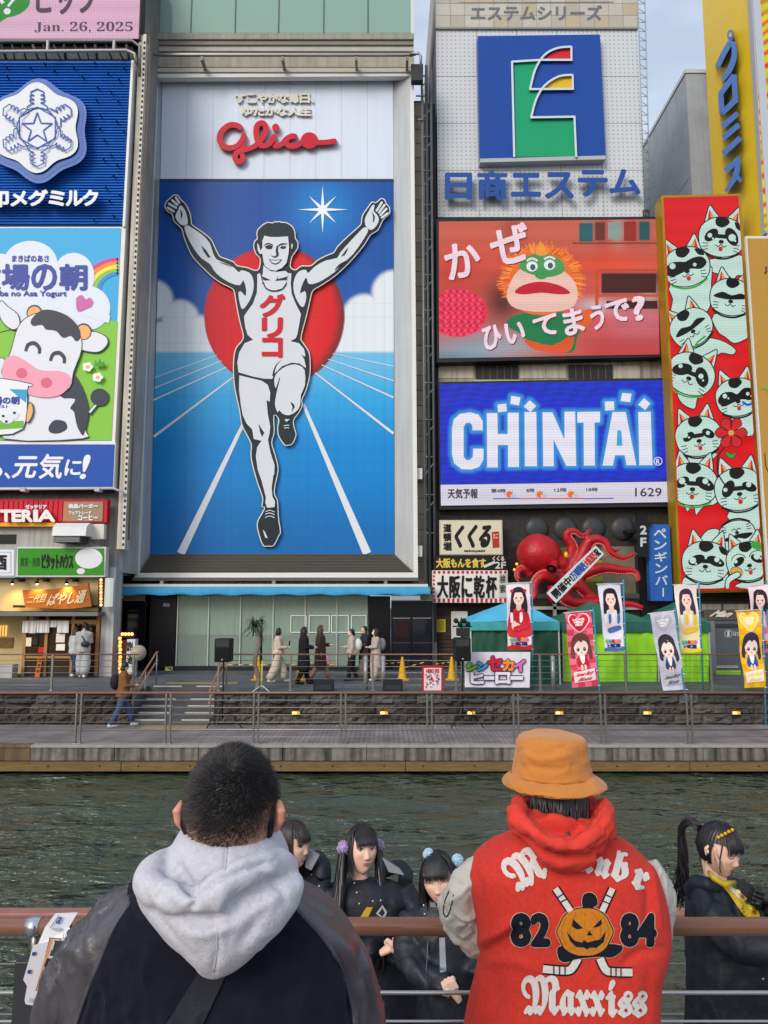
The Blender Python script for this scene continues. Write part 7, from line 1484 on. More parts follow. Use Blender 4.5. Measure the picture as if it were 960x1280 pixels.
def face(parent,bvh,T,eyes='open',mouth='closed',look=(0,0)):
    for sx in (-1,1):
        mb=MB(); ex=sx *.0305
        if eyes == 'open':
            U= lambda x: (.0040+.0068*max(0,1-((x-ex)/.0155) ** 2)+.0012*sx *(x-ex)/.0145,.0040-.0055*max(0,1-((x-ex)/.0155) ** 2)+.0012*sx *(x-ex)/.0145); xs_=[ex-.0155+.031*i/14 for i in range(15)]
            fstrip(mb,bvh,T,[(x,U(x)[0]) for x in xs_],[(x,U(x)[1]) for x in xs_],EYW,.0010,3); fell(mb,bvh,T,ex+look[0],.0042+look[1],.0066,.0066,IRIS,.0016,U); fell(mb,bvh,T,ex+look[0]+.0018,.0064+look[1],.0014,.0014,GLINT,.0021)
            fline(mb,bvh,T,[(x,U(x)[0]+.0004) for x in xs_[::2]],[.0012,.002,.0024,.0026,.0026,.0028,.0028,.0022],LASH,.0020); fline(mb,bvh,T,[(ex-sx *.0155,.0045),(ex,.0118),(ex+sx *.016,.0058)],.0007,BROW,.0012); fline(mb,bvh,T,[(x,U(x)[1]) for x in xs_[3:13:3]],.0007,BROW,.0014)
        elif eyes == 'closed': fline(mb,bvh,T,[(ex-.0145,.002),(ex-.006,-.0035),(ex+.006,-.0035),(ex+.0145,.002)],[.001,.0024,.0026,.0014],LASH,.0014); fline(mb,bvh,T,[(ex-.014,.007),(ex,.0095),(ex+.014,.007)],.0008,BROW,.0011)
        else: fline(mb,bvh,T,[(ex-.0145,.000),(ex,.006),(ex+.0145,.000)],[.001,.0028,.0014],LASH,.0014)
        fline(mb,bvh,T,[(ex-sx *.013,.0205),(ex,.0245),(ex+sx *.017,.021)],[.0022,.0028,.0010],BROW,.0010)
        fell(mb,bvh,T,sx *.040,-.026,.014,.009,BLUSH,.0005)
        fell(mb,bvh,T,sx *.0052,-.0445,.0028,.0016,mat('#8a5548',.6),.0008); mb.build('eye',parent)
    mb=MB()
    if mouth == 'closed':
        fstrip(mb,bvh,T,[(-.0225,-.0600),(-.012,-.0578),(-.004,-.0555),(0,-.0565),(.004,-.0555),(.012,-.0578),(.0225,-.0600)],[(-.0225,-.0603),(-.012,-.0632),(-.004,-.0630),(0,-.0632),(.004,-.0630),(.012,-.0632),(.0225,-.0603)],LIP,.0010,3,3)
        fstrip(mb,bvh,T,[(-.020,-.0634),(-.010,-.0646),(0,-.0646),(.010,-.0646),(.020,-.0634)],[(-.020,-.0636),(-.010,-.0705),(0,-.0725),(.010,-.0705),(.020,-.0636)],LIP,.0012,3,3); fline(mb,bvh,T,[(-.0225,-.0600),(0,-.0640),(.0225,-.0600)],.0008,mat('#5d2226',.6),.0022)
    else:
        w=.026; fstrip(mb,bvh,T,[(-w,-.054),(-.012,-.0555),(0,-.057),(.012,-.0555),(w,-.054)],[(-w,-.0545),(-.012,-.0735),(0,-.0785),(.012,-.0735),(w,-.0545)],LIP,.0010,4,3)
        fstrip(mb,bvh,T,[(-w+.004,-.0568),(0,-.0600),(w-.004,-.0568)],[(-w+.004,-.0575),(0,-.0690),(w-.004,-.0575)],mat('#ece8e4',.2,spec=.5),.0020,3,5)
    mb.build('lips',parent)
def hairm(c): return mat(c,.4,var=.25,vscale=60,stretch=(1,1,.25),spec=.55)
def ridge_hair(T,hm,front=.030,zfront=.050,scale=1.0,low=-.075,mb=None,off=.009,seed=0,parting=True):
    mb=mb or MB(); seg,rings=132,60; vs=[]; keep=[]
    for i in range(rings+1):
        t=math.pi *i/rings
        for j in range(seg):
            a=2*math.pi *j/seg; x,y,z=math.sin(t)*math.cos(a),math.sin(t)*math.sin(a),math.cos(t); p=head_pt(x,min(y,.96),z); n=Vector((x,y,z)).normalized()
            if y > 0: p=Vector((x *.0745*(1-(.36*(-z) ** 1.5 if z < 0 else 0)),y *.086,z *.115))
            rd=.0018*math.sin(a *34+2.5*math.sin(t *3+seed))+.0012*math.sin(a *71+t *2+seed); p2=p+n *(off *scale+rd *min(1,math.sin(t)*3)); 
            if parting and abs(x) < .05 and z > .35: p2 -= n *.0015*(1-abs(x)/.05)
            vs.append(p2)
    fs=[]
    for i in range(rings):
        for j in range(seg):
            f=(i *seg+j,(i+1)*seg+j,(i+1)*seg+(j+1) % seg,i *seg+(j+1) % seg); c=sum((vs[k] for k in f),Vector())/4
            if c.z < low: continue
            if c.y > front and c.z < zfront+.018*math.sin(abs(c.x)*60): continue
            if c.y > .004+.2*max(0,c.z) and c.z < zfront and abs(c.x) < .09 and c.y > front-.02: continue
            fs.append(f)
    mb.add([T(v) for v in vs],fs,hm,True); return mb
def lock(mb,T,pts,w0,w1,hm,n=6,flat=.45,local=True,k=5):
    q=smooth_pts([tuple(p) for p in pts],k,False); m=len(q); P3=[T(p) if local else Vector(p) for p in q]; rs=[(w0+(w1-w0)*(i/(m-1)) ** 1.6)*(.55+.45*min(1,i/2)) for i in range(m)]; mb.tube(P3,rs,hm,n,True,flat)
def bangs(mb,T,hm,rnd,n=46,zend=.018,x0=-.058,x1=.058,side=None,sweep=0.):
    for i in range(n):
        u=(i+rnd.uniform(-.4,.4))/(n-1); x=x0+(x1-x0)*u; ze=zend+rnd.uniform(-.006,.006)-.010*(abs(x)/.06) ** 2; yf= lambda xx,z: math.sqrt(max(.02,1-(xx/.086) ** 2-(z/.127) ** 2))*.094+.004
        xt=x *.62; lock(mb,T,[(xt *.5,.022,.118),(xt *.85,yf(xt,.100)-.004,.098),(x *.92,yf(x,.070)-.001,.070),(x+sweep *.5,yf(x,.040)+.003,.042),(x+sweep+rnd.uniform(-.002,.002),yf(x,ze)+.001,ze)],.0036,.0010,hm,5,.5)
def girl(label,px,py,Y,yaw,pitch,roll,s,hairc,style,coatf,eyes='open',mouth='closed',look=(0,0),skin=SK1,pom=None,seed=1,grp=None):
    c=P(px,py,Y); A_=axes(yaw,pitch,roll); t=thing('person',label,'person',(c.x,c.y,ZG),grp); rnd=random.Random(seed); T= lambda v: c+A_ @ (Vector(v)*s)
    nb=c+Vector((0,.02,-.235*s)); body,bvh,_=head(t,c,A_,s,skin,True,nb); face(body,bvh,T,eyes,mouth,look); hm=hairm(hairc)
    mb=ridge_hair(T,hm,seed=seed,low=-.05 if style in ('twin','pony') else-.085); bangs(mb,T,hm,rnd,zend=.020,sweep=rnd.uniform(-.004,.004))
    G_=Vector((0,0,-1)); 
    def hang(p0,L,drift,w,n=1,jit=.012):
        for i in range(n):
            q0=T((p0[0]+rnd.uniform(-jit,jit)*.6,p0[1]+rnd.uniform(-jit,jit),p0[2]+rnd.uniform(-jit,jit))); l=L *rnd.uniform(.88,1.06); d=Vector(drift)+Vector((rnd.uniform(-.03,.03),rnd.uniform(-.02,.02),0)); pts=[q0]
            for k in range(1,6): f=k/5; pts.append(q0+G_ *l *f+d *f *(1.15-.4*f)+Vector((rnd.uniform(-.006,.006),rnd.uniform(-.006,.006),0)))
            lock(mb,T,pts,w,w *.25,hm,6,.55,False,3)
    if style in ('long','twin','bob'):
        for sx in (-1,1):        # face-framing locks
            for k in range(9):
                x=sx *(.058+.002*k); L_={'long': .30,'twin': .13,'bob': .20}[style]; z1=.0-L_ *.2
                lock(mb,T,[(sx *.03,.026,.114),(sx *.060,.036-k *.004,.084),(x+sx *.010,.046-k *.006,.035),(x+sx *.013,.045-k *.006,-.02),(x+sx *.008,.046-k *.006,-.02-L_ *.5),(x+rnd.uniform(-.006,.006),.048-k *.005,-.02-L_ *rnd.uniform(.75,1))],.0060,.0014,hm,6,.5)
    if style in ('long','bob'):
        for k in range(46): a_=R(-205+230*k/45-90+90-77); a_=R(200+140*k/45) if False else R(170+200*k/45); hang((.080*math.cos(a_),.088*math.sin(a_)-.006,.02),.34 if style == 'long' else .2,(.02*math.cos(a_),.0,0),.012,1,.008)
    if style == 'twin':
        for sx in (-1,1):
            hang((sx *.098,-.012,.0),.50,(-sx *.035,-.25,0),.014,34,.018)
            if pom and 'c' in pom: mb2=MB(); pm_=mat(pom['c'],.9,sheen=1.); pc_=T((sx *.094,-.008,pom.get('z',.012))); mb2.sphere(pc_,pom['r']*.8,pm_,16,12)
            if pom:
                for i in range(260): d=Vector((rnd.gauss(0,1),rnd.gauss(0,1),rnd.gauss(0,1))).normalized(); mb2.tube([pc_+d *pom['r']*.6,pc_+d *pom['r']*1.08],[.003,.0012],pm_,4)
                mb2.build('pompom',t)
    if style == 'pony':
        tie=(.02,-.098,.062)
        for i in range(48):
            q0=T((tie[0]+rnd.uniform(-.012,.012),tie[1]+rnd.uniform(-.01,.006),tie[2]+rnd.uniform(-.012,.012))); bk=(A_ @ Vector((0,-1,0))); l=rnd.uniform(.30,.40); pts=[q0,q0+bk *.05+Vector((0,0,.012)),q0+bk *.095+Vector((0,0,-.05)),q0+bk *(.095+rnd.uniform(-.02,.02))+G_ *.16,q0+bk *(.10+rnd.uniform(-.03,.03))+G_ *(l *.75),q0+bk *(.14+rnd.uniform(-.05,.03))+G_ *l *1.05]
            lock(mb,T,pts,.011,.002,hm,6,.6,False,4)
        for k in range(5): lock(mb,T,[(.05,.04,.085),(.066,.046,.03),(.070,.045,-.02),(.066+rnd.uniform(-.004,.004),.05,-.07)],.004,.001,hm,5,.5); lock(mb,T,[(-.05,.04,.085),(-.066,.046,.03),(-.070,.045,-.02),(-.066,.05,-.07)],.004,.001,hm,5,.5)
    for k in range(70):
        a_=R(rnd.uniform(150,390)); z=rnd.uniform(.0,.1); rr=math.sqrt(max(0,1-(z/.125) ** 2)); hang((.090*rr *math.cos(a_),.098*rr *math.sin(a_),z),rnd.uniform(.08,.2),(.03*math.cos(a_),.02,0),.0009,1,.006)
    mb.build('hair',t); coatf(t,c,T,rnd,nb); return t
NAVY=mat('#171c27',.6,var=.3,vscale=9,bump=.003,bscale=40,spec=.4); NAVYS=mat('#1a2029',.55,var=.25,vscale=5,bump=.006,bscale=10,spec=.45)
def pxl(rows,M=36,k=5,pw=2.0,cap=True):            # loft from measured silhouette rows: (y, x left, x right, distance, half depth)
    R_=smooth_pts([tuple(r) for r in rows],k,False); vs=[]
    for y,xl,xr,Yc,dr in R_:
        a,b=P(xl,y,Yc),P(xr,y,Yc); c=(a+b)/2; hw=(b.x-a.x)/2
        for j in range(M): t=2*math.pi *j/M; cx,sy=math.cos(t),math.sin(t); vs.append(c+Vector((hw *math.copysign(abs(cx) ** (2/pw),cx),dr *math.copysign(abs(sy) ** (2/pw),sy),0)))
    n=len(R_); fs=[(i *M+j,(i+1)*M+j,(i+1)*M+(j+1) % M,i *M+(j+1) % M) for i in range(n-1) for j in range(M)]
    if cap: fs += [tuple(range(M)),tuple((n-1)*M+j for j in range(M))[::-1]]
    return vs,fs
def fold(o,folds,amp_noise=0.,nscale=6.,seed=0,fac=1.,ridge=0.,rs=(5,5,9)):   # creases: (pixel polyline, width px, height m); plus a soft unevenness
    me=o.data; org=ORG[o.name]; nrm=[v.normal.copy() for v in me.vertices]; segs=[]
    for L,w,h in folds:
        L=smooth_pts(L,4,False)
        for i in range(len(L)-1): segs.append((L[i],L[i+1],w,h))
    bb={}
    N=len(me.vertices); co=np.array([tuple(v.co+org) for v in me.vertices]); nr=np.array([tuple(n) for n in nrm]); v0=co-np.array((0,0,CZ)); f=v0[:,1]*CP+v0[:,2]*SP; u=-v0[:,1]*SP+v0[:,2]*CP
    X=480+F *v0[:,0]/f; Yp=640-F *u/f; disp=np.zeros(N)
    for L,w,h in folds:
        L=smooth_pts(L,4,False); d=np.full(N,1e9); m=len(L)-1
        best=np.zeros(N)
        for i in range(m):
            ax,ay=L[i]; bx,by=L[i+1]; L2=(bx-ax) ** 2+(by-ay) ** 2+1e-9; t=np.clip(((X-ax)*(bx-ax)+(Yp-ay)*(by-ay))/L2,0,1); dd=np.hypot(X-ax-t *(bx-ax),Yp-ay-t *(by-ay)); g=dd < d; d=np.where(g,dd,d); best=np.where(g,(i+t)/m,best)
        disp += h *np.exp(-(d/w) ** 2)*np.sin(np.pi *np.clip(best,.06,.94)) ** .5*(nr[:,1] < .3)
    if amp_noise: disp += amp_noise *np.array([noise.noise(Vector(c)*nscale+Vector((seed,0,0)))+.5*noise.noise(Vector(c)*nscale *2.3) for c in co])
    if ridge:
        for q,(k_,a_) in enumerate(((1.,1.),(2.1,.45))):
            disp += ridge *a_ *np.array([max(0.,1-5*abs(noise.noise(Vector((c[0]*rs[0]*k_+seed+1.2*noise.noise(Vector(c)*3),c[1]*rs[1]*k_,c[2]*rs[2]*k_+q *7))))) ** 1.5*max(0.,.35+1.6*noise.noise(Vector(c)*4+Vector((seed *2.,3,0)))) for c in co])
    co2=co+nr *disp[:,None]*fac-np.array(org); me.vertices.foreach_set('co',co2.ravel()); me.update(); return o
def bvh_of(o):
    me=o.data; org=ORG[o.name]; return BVHTree.FromPolygons([v.co+org for v in me.vertices],[tuple(p.vertices) for p in me.polygons])
def stube(mb,pts,rs,m,n=14):
    q=smooth_pts([tuple(p)+(r,) for p,r in zip(pts,rs)],5,False); mb.tube([Vector(p[:3]) for p in q],[p[3] for p in q],m,n)
class Decal(Art):                       # shapes sewn on a curved surface: each vertex sits on that surface, a little proud of it
    def __init__(s,bv,step=.0005,base=.001):
        super().__init__(0,step); s.bv=bv; s.base=base
        def fn(x,y,d):
            r=ray(x,y).normalized(); h=s.bv.ray_cast(Vector((0,0,CZ)),r)
            if h[0] is None: h=s.bv.find_nearest(Vector((0,0,CZ))+r *1.9)
            return h[0]-r *(d+s.base)
        s.fn=fn
    def add(s,vs,fs,m,smooth=False): return MB.add(s,vs,fs,m,smooth)
    def dpoly(s,pts,m,sm=0,L=5.,d=None,thick=0.):   # densely divided polygon
        if sm: pts=smooth_pts(pts,sm)
        d=s.lay() if d is None else d; bm=bmesh.new(); vv=[bm.verts.new((x,y,0)) for x,y in pts]
        for t in tessellate_polygon([[Vector((x,-y,0)) for x,y in pts]]):
            try: bm.faces.new([vv[i] for i in t])
            except ValueError: pass
        for _ in range(4):
            e=[e for e in bm.edges if e.calc_length() > L]
            if not e: break
            bmesh.ops.subdivide_edges(bm,edges=e,cuts=1); bmesh.ops.triangulate(bm,faces=bm.faces)
        bm.verts.index_update(); pv=[(v.co.x,v.co.y) for v in bm.verts]; n=len(pv); vs=[s.fn(x,y,d+thick) for x,y in pv]; fs=[[v.index for v in f.verts] for f in bm.faces]
        if thick:
            ed=[(e.verts[0].index,e.verts[1].index) for e in bm.edges if len(e.link_faces) == 1]; vs += [s.fn(x,y,d-s.base) for x,y in pv]; fs += [(a,b,b+n,a+n) for a,b in ed]
        bm.free(); s.add(vs,fs,m,False); return s
# ---- the performers
def coat_common(t,name,rows,sleeves,m=NAVY,vox=.012,folds=(),an=.006,pw=2.3):
    mb=MB(); vs,fs=pxl(rows,pw=pw); mb.add(vs,fs,m,True)
    for pts,rs in sleeves: q=smooth_pts([tuple(P(*p)) for p in pts],5,False); n=len(q); r2=[rs[0]+(rs[-1]-rs[0])*i/(n-1) for i in range(n)]; mb.tube([Vector(p) for p in q],r2,m,16)
    o=remesh(mb.build(name,t),vox,3,[m]); return fold(o,list(folds),an,9,len(rows),ridge=.013,rs=(9,9,5))
def buttons(t,o,L,c='#b9b7b0'):
    bv=bvh_of(o)
    for x,y in L:
        r=ray(x,y).normalized(); h=bv.ray_cast(Vector((0,0,CZ)),r)
        if h[0]: MB().sphere(h[0]-r *.002,(.006,.003,.006),mat(c,.3,.8),8,6).build('snap_button',o)
def coatB(t,c,T,rnd,nb):
    rows=[(1099,446,470,3.97,.03),(1102,432,484,3.99,.07),(1107,414,501,4.0,.10),(1120,404,512,4.0,.13),(1160,400,520,4.0,.14),(1230,398,524,4.0,.15),(1300,396,528,4.0,.16),(1420,394,532,4.0,.17)]
    o=coat_common(t,'coat',rows,[([(415,1112,4.0),(404,1150,3.95),(425,1190,3.8),(470,1186,3.72)],[.065,.05]),([(502,1112,4.0),(520,1150,3.95),(516,1195,3.85),(492,1192,3.74)],[.065,.045])],folds=[([(500,1120),(505,1160),(500,1200)],4,-.01),([(515,1130),(512,1170)],4,.01)])
    buttons(t,o,[(443,1104),(446,1116),(449,1130),(466,1127),(476,1126)])
    bv=bvh_of(o); d=Decal(bv);  d.dpoly([(448,1150),(458,1134),(466,1134),(458,1151)],mat('#b89a1c',.6)); d.dpoly([(470,1142),(478,1131),(484,1140),(480,1149)],mat('#a9abb0',.6)); d.dpoly([(473,1142),(478,1135),(481,1141),(478,1146)],mat('#20242c',.6)); d.build('print',o)
    mb=MB(); q=[P(474,1096,4.02),P(488,1086,4.08),P(500,1084,4.14),P(508,1092,4.10),P(506,1104,4.02)]; stube(mb,q,[.02,.034,.036,.036,.04],NAVY); remesh(mb.build('hood',t),.01,2,[NAVY])
    mb=MB(); mb.prism([P(478,1073,3.94),P(500,1087,3.94),P(505,1094,3.94),P(486,1090,3.94)],(0,.02,0),mat('#8d8f98',.8)); mb.build('hood_lining',t)
    hand(t,P(488,1184,3.70),-60,SK1)
def hand(t,c,ang,skin,s=1.0):
    mb=MB(); a=R(ang); ex=Vector((math.cos(a),0,math.sin(a))); ez=Vector((-math.sin(a),0,math.cos(a))); ey=Vector((0,-1,0))
    W= lambda x,y,z: c+(ex *x+ey *y+ez *z)*s
    mb.tube([W(0,.0,-.055),W(0,0,-.02),W(0,.004,.02),W(0,.004,.035)],[.022*s,.032*s,.034*s,.026*s],skin,12,True,.6)
    for i in range(4):
        x=-.024+.016*i; L_=[.85,1,.95,.75][i]; mb.tube([W(x,.0,.028),W(x,.012,.028+.022*L_),W(x,.032,.030+.014*L_),W(x,.034,.012),W(x,.020,.004)],[.0095*s,.009*s,.0085*s,.008*s,.007*s],skin,8)
    mb.tube([W(-.026,.0,-.01),W(-.038,.014,.008),W(-.030,.032,.020),W(-.012,.040,.022)],[.012*s,.011*s,.0095*s,.008*s],skin,8); remesh(mb.build('hand',t),.0035,2,[skin])
girl('girl with lilac pompoms on long black twin tails in a black hooded coat, glancing up',452,1062,4.0,24,12,-4,1.0,'#141216','twin',coatB,look=(.002,.002),pom={'c': '#a58cc0','r': .034},seed=3,grp='performers on the lower walk')
def coatA(t,c,T,rnd,nb):
    rows=[(1098,358,386,3.98,.04),(1102,344,400,4.0,.09),(1109,326,410,4.02,.13),(1140,320,412,4.02,.14),(1220,318,414,4.02,.15),(1420,314,418,4.02,.17)]
    o=coat_common(t,'coat',rows,[([(400,1106,4.0),(408,1140,3.95),(405,1200,3.9),(395,1240,3.85)],[.06,.045])]); buttons(t,o,[(399,1108),(375,1118)])
    mb=MB(); stube(mb,[P(376,1096,4.1),P(386,1080,4.14),P(396,1072,4.18),P(402,1084,4.1),P(402,1102,4.06)],[.03,.045,.040,.05,.05],NAVY); remesh(mb.build('hood',t),.01,2,[NAVY])
    MB().prism([P(384,1062,4.02),P(399,1070,4.02),P(389,1088,4.02),P(381,1084,4.02)],(0,.03,0),mat('#8d8f98',.8)).build('hood_lining',t)
girl('girl with brown shoulder-length hair in profile, smiling, beside the left man\'s ear',366,1056,4.02,62,4,0,1.0,'#2a1d1e','long',coatA,mouth='open',seed=5,grp='performers on the lower walk')
def coatC(t,c,T,rnd,nb):
    rows=[(1128,535,570,3.62,.06),(1134,522,585,3.65,.09),(1145,512,596,3.65,.12),(1180,510,604,3.65,.14),(1230,520,606,3.65,.15),(1300,522,604,3.65,.15),(1420,520,608,3.65,.16)]
    o=coat_common(t,'coat',rows,[([(518,1145,3.65),(508,1180,3.6),(522,1215,3.5),(560,1232,3.45)],[.07,.05]),([(592,1150,3.65),(604,1190,3.6),(592,1225,3.5)],[.07,.05])],NAVYS,folds=[([(512,1185),(540,1222),(580,1240)],5,-.014),([(520,1200),(535,1240),(545,1280)],5,.01)])
    buttons(t,o,[(530,1132),(531,1143)]); d=Decal(bvh_of(o)); d.dpoly([(549,1172),(556,1172),(558,1214),(550,1216)],mat('#9699a2',.7)); d.dpoly([(536,1120),(541,1122),(546,1134),(538,1134)],mat('#74747c',.7)); d.build('lapel',o); hand(t,P(566,1236,3.38),30,SK1)
girl('smiling girl with two pale blue pompoms on her straight black hair',549,1098,3.62,-12,0,10,1.0,'#151318','long',coatC,eyes='smile',mouth='open',seed=7,grp='performers on the lower walk')
tC=[o for o in COL.objects if o.get('label','').startswith('smiling girl with two')][0]
for px,py in ((536,1068),(572,1075)):
    c=P(px,py,3.62); pm_=mat('#a9cfe6',.9,sheen=1.); mb=MB(); mb.sphere(c,.020,pm_,14,10); rnd=random.Random(px)
    for i in range(260): dd=Vector((rnd.gauss(0,1),rnd.gauss(0,1),rnd.gauss(0,1))).normalized(); mb.tube([c+dd *.016,c+dd *.028],[.003,.0012],pm_,4)
    mb.build('pompom',tC)
def coatD(t,c,T,rnd,nb):
    rows=[(1102,880,918,3.62,.05),(1108,870,940,3.64,.10),(1120,862,956,3.65,.14),(1140,860,966,3.65,.16),(1180,862,968,3.65,.17),(1280,862,972,3.65,.18),(1420,860,976,3.65,.18)]
    o=coat_common(t,'coat',rows,[([(885,1112,3.62),(895,1150,3.48),(925,1180,3.38),(962,1188,3.3),(1000,1175,3.3)],[.085,.055])],folds=[([(885,1105),(900,1130),(912,1150)],4,-.016),([(870,1120),(874,1180),(872,1260)],5,-.012),([(900,1200),(905,1280)],6,.012)],an=.008)
    mb=MB(); mb.tube([P(902,1112,3.53),P(886,1106,3.54),P(872,1104,3.6),P(866,1112,3.66),P(872,1124,3.66)],[.02,.034,.04,.044,.04],NAVY,14); remesh(mb.build('hood',t),.01,2,[NAVY])
    SC=mat('#c2a822',.6,var=.15,vscale=20); mb=MB(); mb.tube([P(886,1090,3.57),P(893,1099,3.50),P(905,1105,3.48),P(918,1103,3.53)],[.008,.013,.015,.010],SC,10); mb.build('scarf_knot',t)
    d=Decal(bvh_of(o),base=.006); d.dpoly([(900,1104),(914,1106),(948,1138),(946,1150),(930,1144),(912,1118)],SC,2); d.dpoly([(908,1106),(914,1107),(928,1124),(922,1122)],mat('#c9c7c0',.7))
    for k in range(6): d.dpoly(ell(918+k *5,1108+k *6.5,3.2,2.2,40,10),mat(['#4a5a6a','#e8d86a','#8a4a2a'][k % 3],.6))
    d.build('scarf',t); buttons(t,o,[(954,1224)]); hand(t,P(950,1122,3.5),70,mat('#141418',.4,spec=.5),1.15)
    MB().tube([P(960,1130,3.5),P(985,1150,3.5),P(1010,1150,3.5)],[.04,.05,.055],NAVY,12).build('sleeve',t)
    for k in range(9): MB().sphere(T((.02+.008*k,.060-.003*k,.118-.004*k)),.008,mat('#d9a21c',.6),8,6).build('hair_bow',t) if k % 2 == 0 else None
    MB().sphere(T((.078,-.01,-.045)),.004,mat('#d9c9a0',.3,.9),8,6).build('earring',t)
    MB().sphere(T((-.078,-.01,-.045)),.004,mat('#d9c9a0',.3,.9),8,6).build('earring',t)
girl('girl with a high black ponytail and yellow scarf looking down, at the right edge',900,1062,3.6,34,-9,0,1.02,'#18141a','pony',coatD,eyes='closed',mouth='closed',seed=11,grp='performers on the lower walk')
def coatE(t,c,T,rnd,nb):
    rows=[(1122,195,235,3.95,.06),(1130,180,255,4.0,.1),(1160,172,275,4.0,.13),(1420,175,280,4.0,.15)]; coat_common(t,'coat',rows,[])
    MB().sphere(P(212,1066,3.84),(.022,.012,.03),mat('#d83a6a',.6),10,8).build('hair_bow',t)
girl('person almost hidden behind the left man, only dark hair and a pink tie showing',207,1092,4.0,10,0,0,1.0,'#2a2224','long',coatE,seed=13,grp='performers on the lower walk')
# ---- the man in front, left
tm=thing('person','man with cropped dark hair and a pale grey hood seen from behind, left foreground','person',(P(290,1100,1.4).x,1.4,ZM))
hc_=P(290,1013,1.33); AM=axes(180,-4,0); MS=Matrix.Diagonal((1.10,1.0,.95)); AM=AM @ MS; TM= lambda v: hc_+AM @ Vector(v)*.97
SKM=bpy.data.materials.new('scalp'); SKM.use_nodes=True; nt=SKM.node_tree; b=nt.nodes['Principled BSDF']; b.inputs['Roughness'].default_value=.55; at=nt.nodes.new('ShaderNodeAttribute'); at.attribute_name='col'; nt.links.new(at.outputs['Color'],b.inputs['Base Color'])
nb=P(288,1085,1.40); body,bvh,_=head(tm,hc_,AM,.97,SKM,True,nb,ears=False); org=ORG[body.name]; me=body.data
def fade(p):                                   # 1 = thick hair, 0 = bare skin (local head coordinates)
    z=p.z+.014*noise.noise(p *30)+.10*abs(p.x)*1.0-.02; side=min(1,abs(p.x)/.07); lo=-.106+.045*side; v=(z-lo)/.085
    if p.y > .05 and p.z < .05: v=0
    return max(0,min(1,v))
inv=AM.inverted(); cols=np.zeros((len(me.vertices),4)); sk=np.array(lin('#cf9a78')); hk=np.array(lin('#1d1918'))
for i,v in enumerate(me.vertices):
    p=inv @ (v.co+org-hc_)/.97; f=fade(p) ** .6; c_=sk *(1-f)+hk *f; cols[i,:3]=c_ *(1+.08*noise.noise(p *60)); cols[i,3]=1
ca_=me.color_attributes.new('col','FLOAT_COLOR','POINT'); ca_.data.foreach_set('color',cols.astype(np.float32).ravel())
EARM=mat('#d3907c',.45,var=.1,vscale=40,spec=.4)
for sx in (-1,1):
    mb=MB(); mb.tube([TM((sx *.068,.000,.006)),TM((sx *.076,-.016,.014)),TM((sx *.082,-.026,.004)),TM((sx *.080,-.022,-.014)),TM((sx *.072,-.010,-.028)),TM((sx *.066,0,-.032))],[.006,.009,.0085,.008,.008,.007],EARM,12)
    mb.sphere(TM((sx *.070,-.008,-.008)),(.010,.016,.026),EARM,12,10); remesh(mb.build('ear',tm),.0035,3,[EARM])
    MB().tube([TM((sx *.066,-.028,.018)),TM((sx *.068,-.038,.004)),TM((sx *.067,-.038,-.016)),TM((sx *.064,-.026,-.036)),TM((sx *.058,-.004,-.050))],[.003,.006,.007,.006,.003],mat('#15161a',.4),10).build('mask_loop',tm)
rnd=random.Random(5); hv=[]; hf=[]; hcol=[]
pts_=[]
while len(pts_) < 17000:
    t=math.acos(rnd.uniform(-.75,1)); a=rnd.uniform(0,2*math.pi); x,y,z=math.sin(t)*math.cos(a),math.sin(t)*math.sin(a),math.cos(t)
    if y > .55 and z < .6: continue
    p=head_pt(x,y,z); f=fade(p)
    if f < .05 or rnd.random() > f ** .9+.06: continue
    pts_.append((p,Vector((x,y,z)).normalized(),f))
mb=MB(); hms=[mat('#141114',.5,spec=.35),mat('#1d191b',.5,spec=.35),mat('#2b2625',.5,spec=.35)]; buf={0: ([],[]),1: ([],[]),2: ([],[])}
whorl=Vector((.012,-.07,.085))
for p,n,f in pts_:
    k=rnd.choice((0,0,1,1,2)); L_=(.0035+.0085*f *(.6+.4*max(0,n.z+.4)))*rnd.uniform(.7,1.25); tan=(p-whorl).cross(n)*.9+(p-whorl); tan=(tan-n *tan.dot(n)); tan=tan.normalized() if tan.length > 1e-5 else n; d=(n *(.55+.3*rnd.random())+tan *.8+Vector((rnd.gauss(0,.18),rnd.gauss(0,.18),rnd.gauss(0,.18)))).normalized(); s_=d.cross(n); s_=s_.normalized()*.0006 if s_.length > 1e-5 else Vector((.0006,0,0))
    vs,fs=buf[k]; m=len(vs); q=p-n *.0005; vs += [TM(q-s_),TM(q+s_),TM(q+d *L_+s_ *.3)]; fs.append((m,m+1,m+2))
for k in buf: mb.add(buf[k][0],buf[k][1],hms[k])
mb.build('hair',tm)['kind']='stuff'
LEA=mat('#47454b',.34,var=.25,vscale=9,bump=.0025,bscale=45,spec=.6); WOOL=mat('#131723',.95,var=.3,vscale=30,bump=.0015,bscale=350,sheen=.05,spec=.15)
mb=MB(); rows=[(1098,225,350,1.39,.07),(1108,175,378,1.40,.10),(1124,138,406,1.42,.125),(1148,110,430,1.43,.14),(1180,92,448,1.44,.15),(1230,90,452,1.44,.155),(1300,85,455,1.44,.16),(1420,80,460,1.44,.165)]
vs,fs=pxl(rows,48,5,2.3); mb.add(vs,fs,WOOL,True)
for L_,r_ in (([(168,1172,1.44),(128,1190,1.45),(98,1235,1.46),(84,1300,1.50),(95,1400,1.6)],(.062,.068)),([(370,1172,1.44),(406,1190,1.45),(428,1235,1.46),(436,1300,1.50),(425,1400,1.6)],(.062,.068))):
    q=smooth_pts([tuple(P(*p)) for p in L_],6,False); n=len(q); mb.tube([Vector(p) for p in q],[r_[0]+(r_[1]-r_[0])*i/(n-1) for i in range(n)],LEA,24)
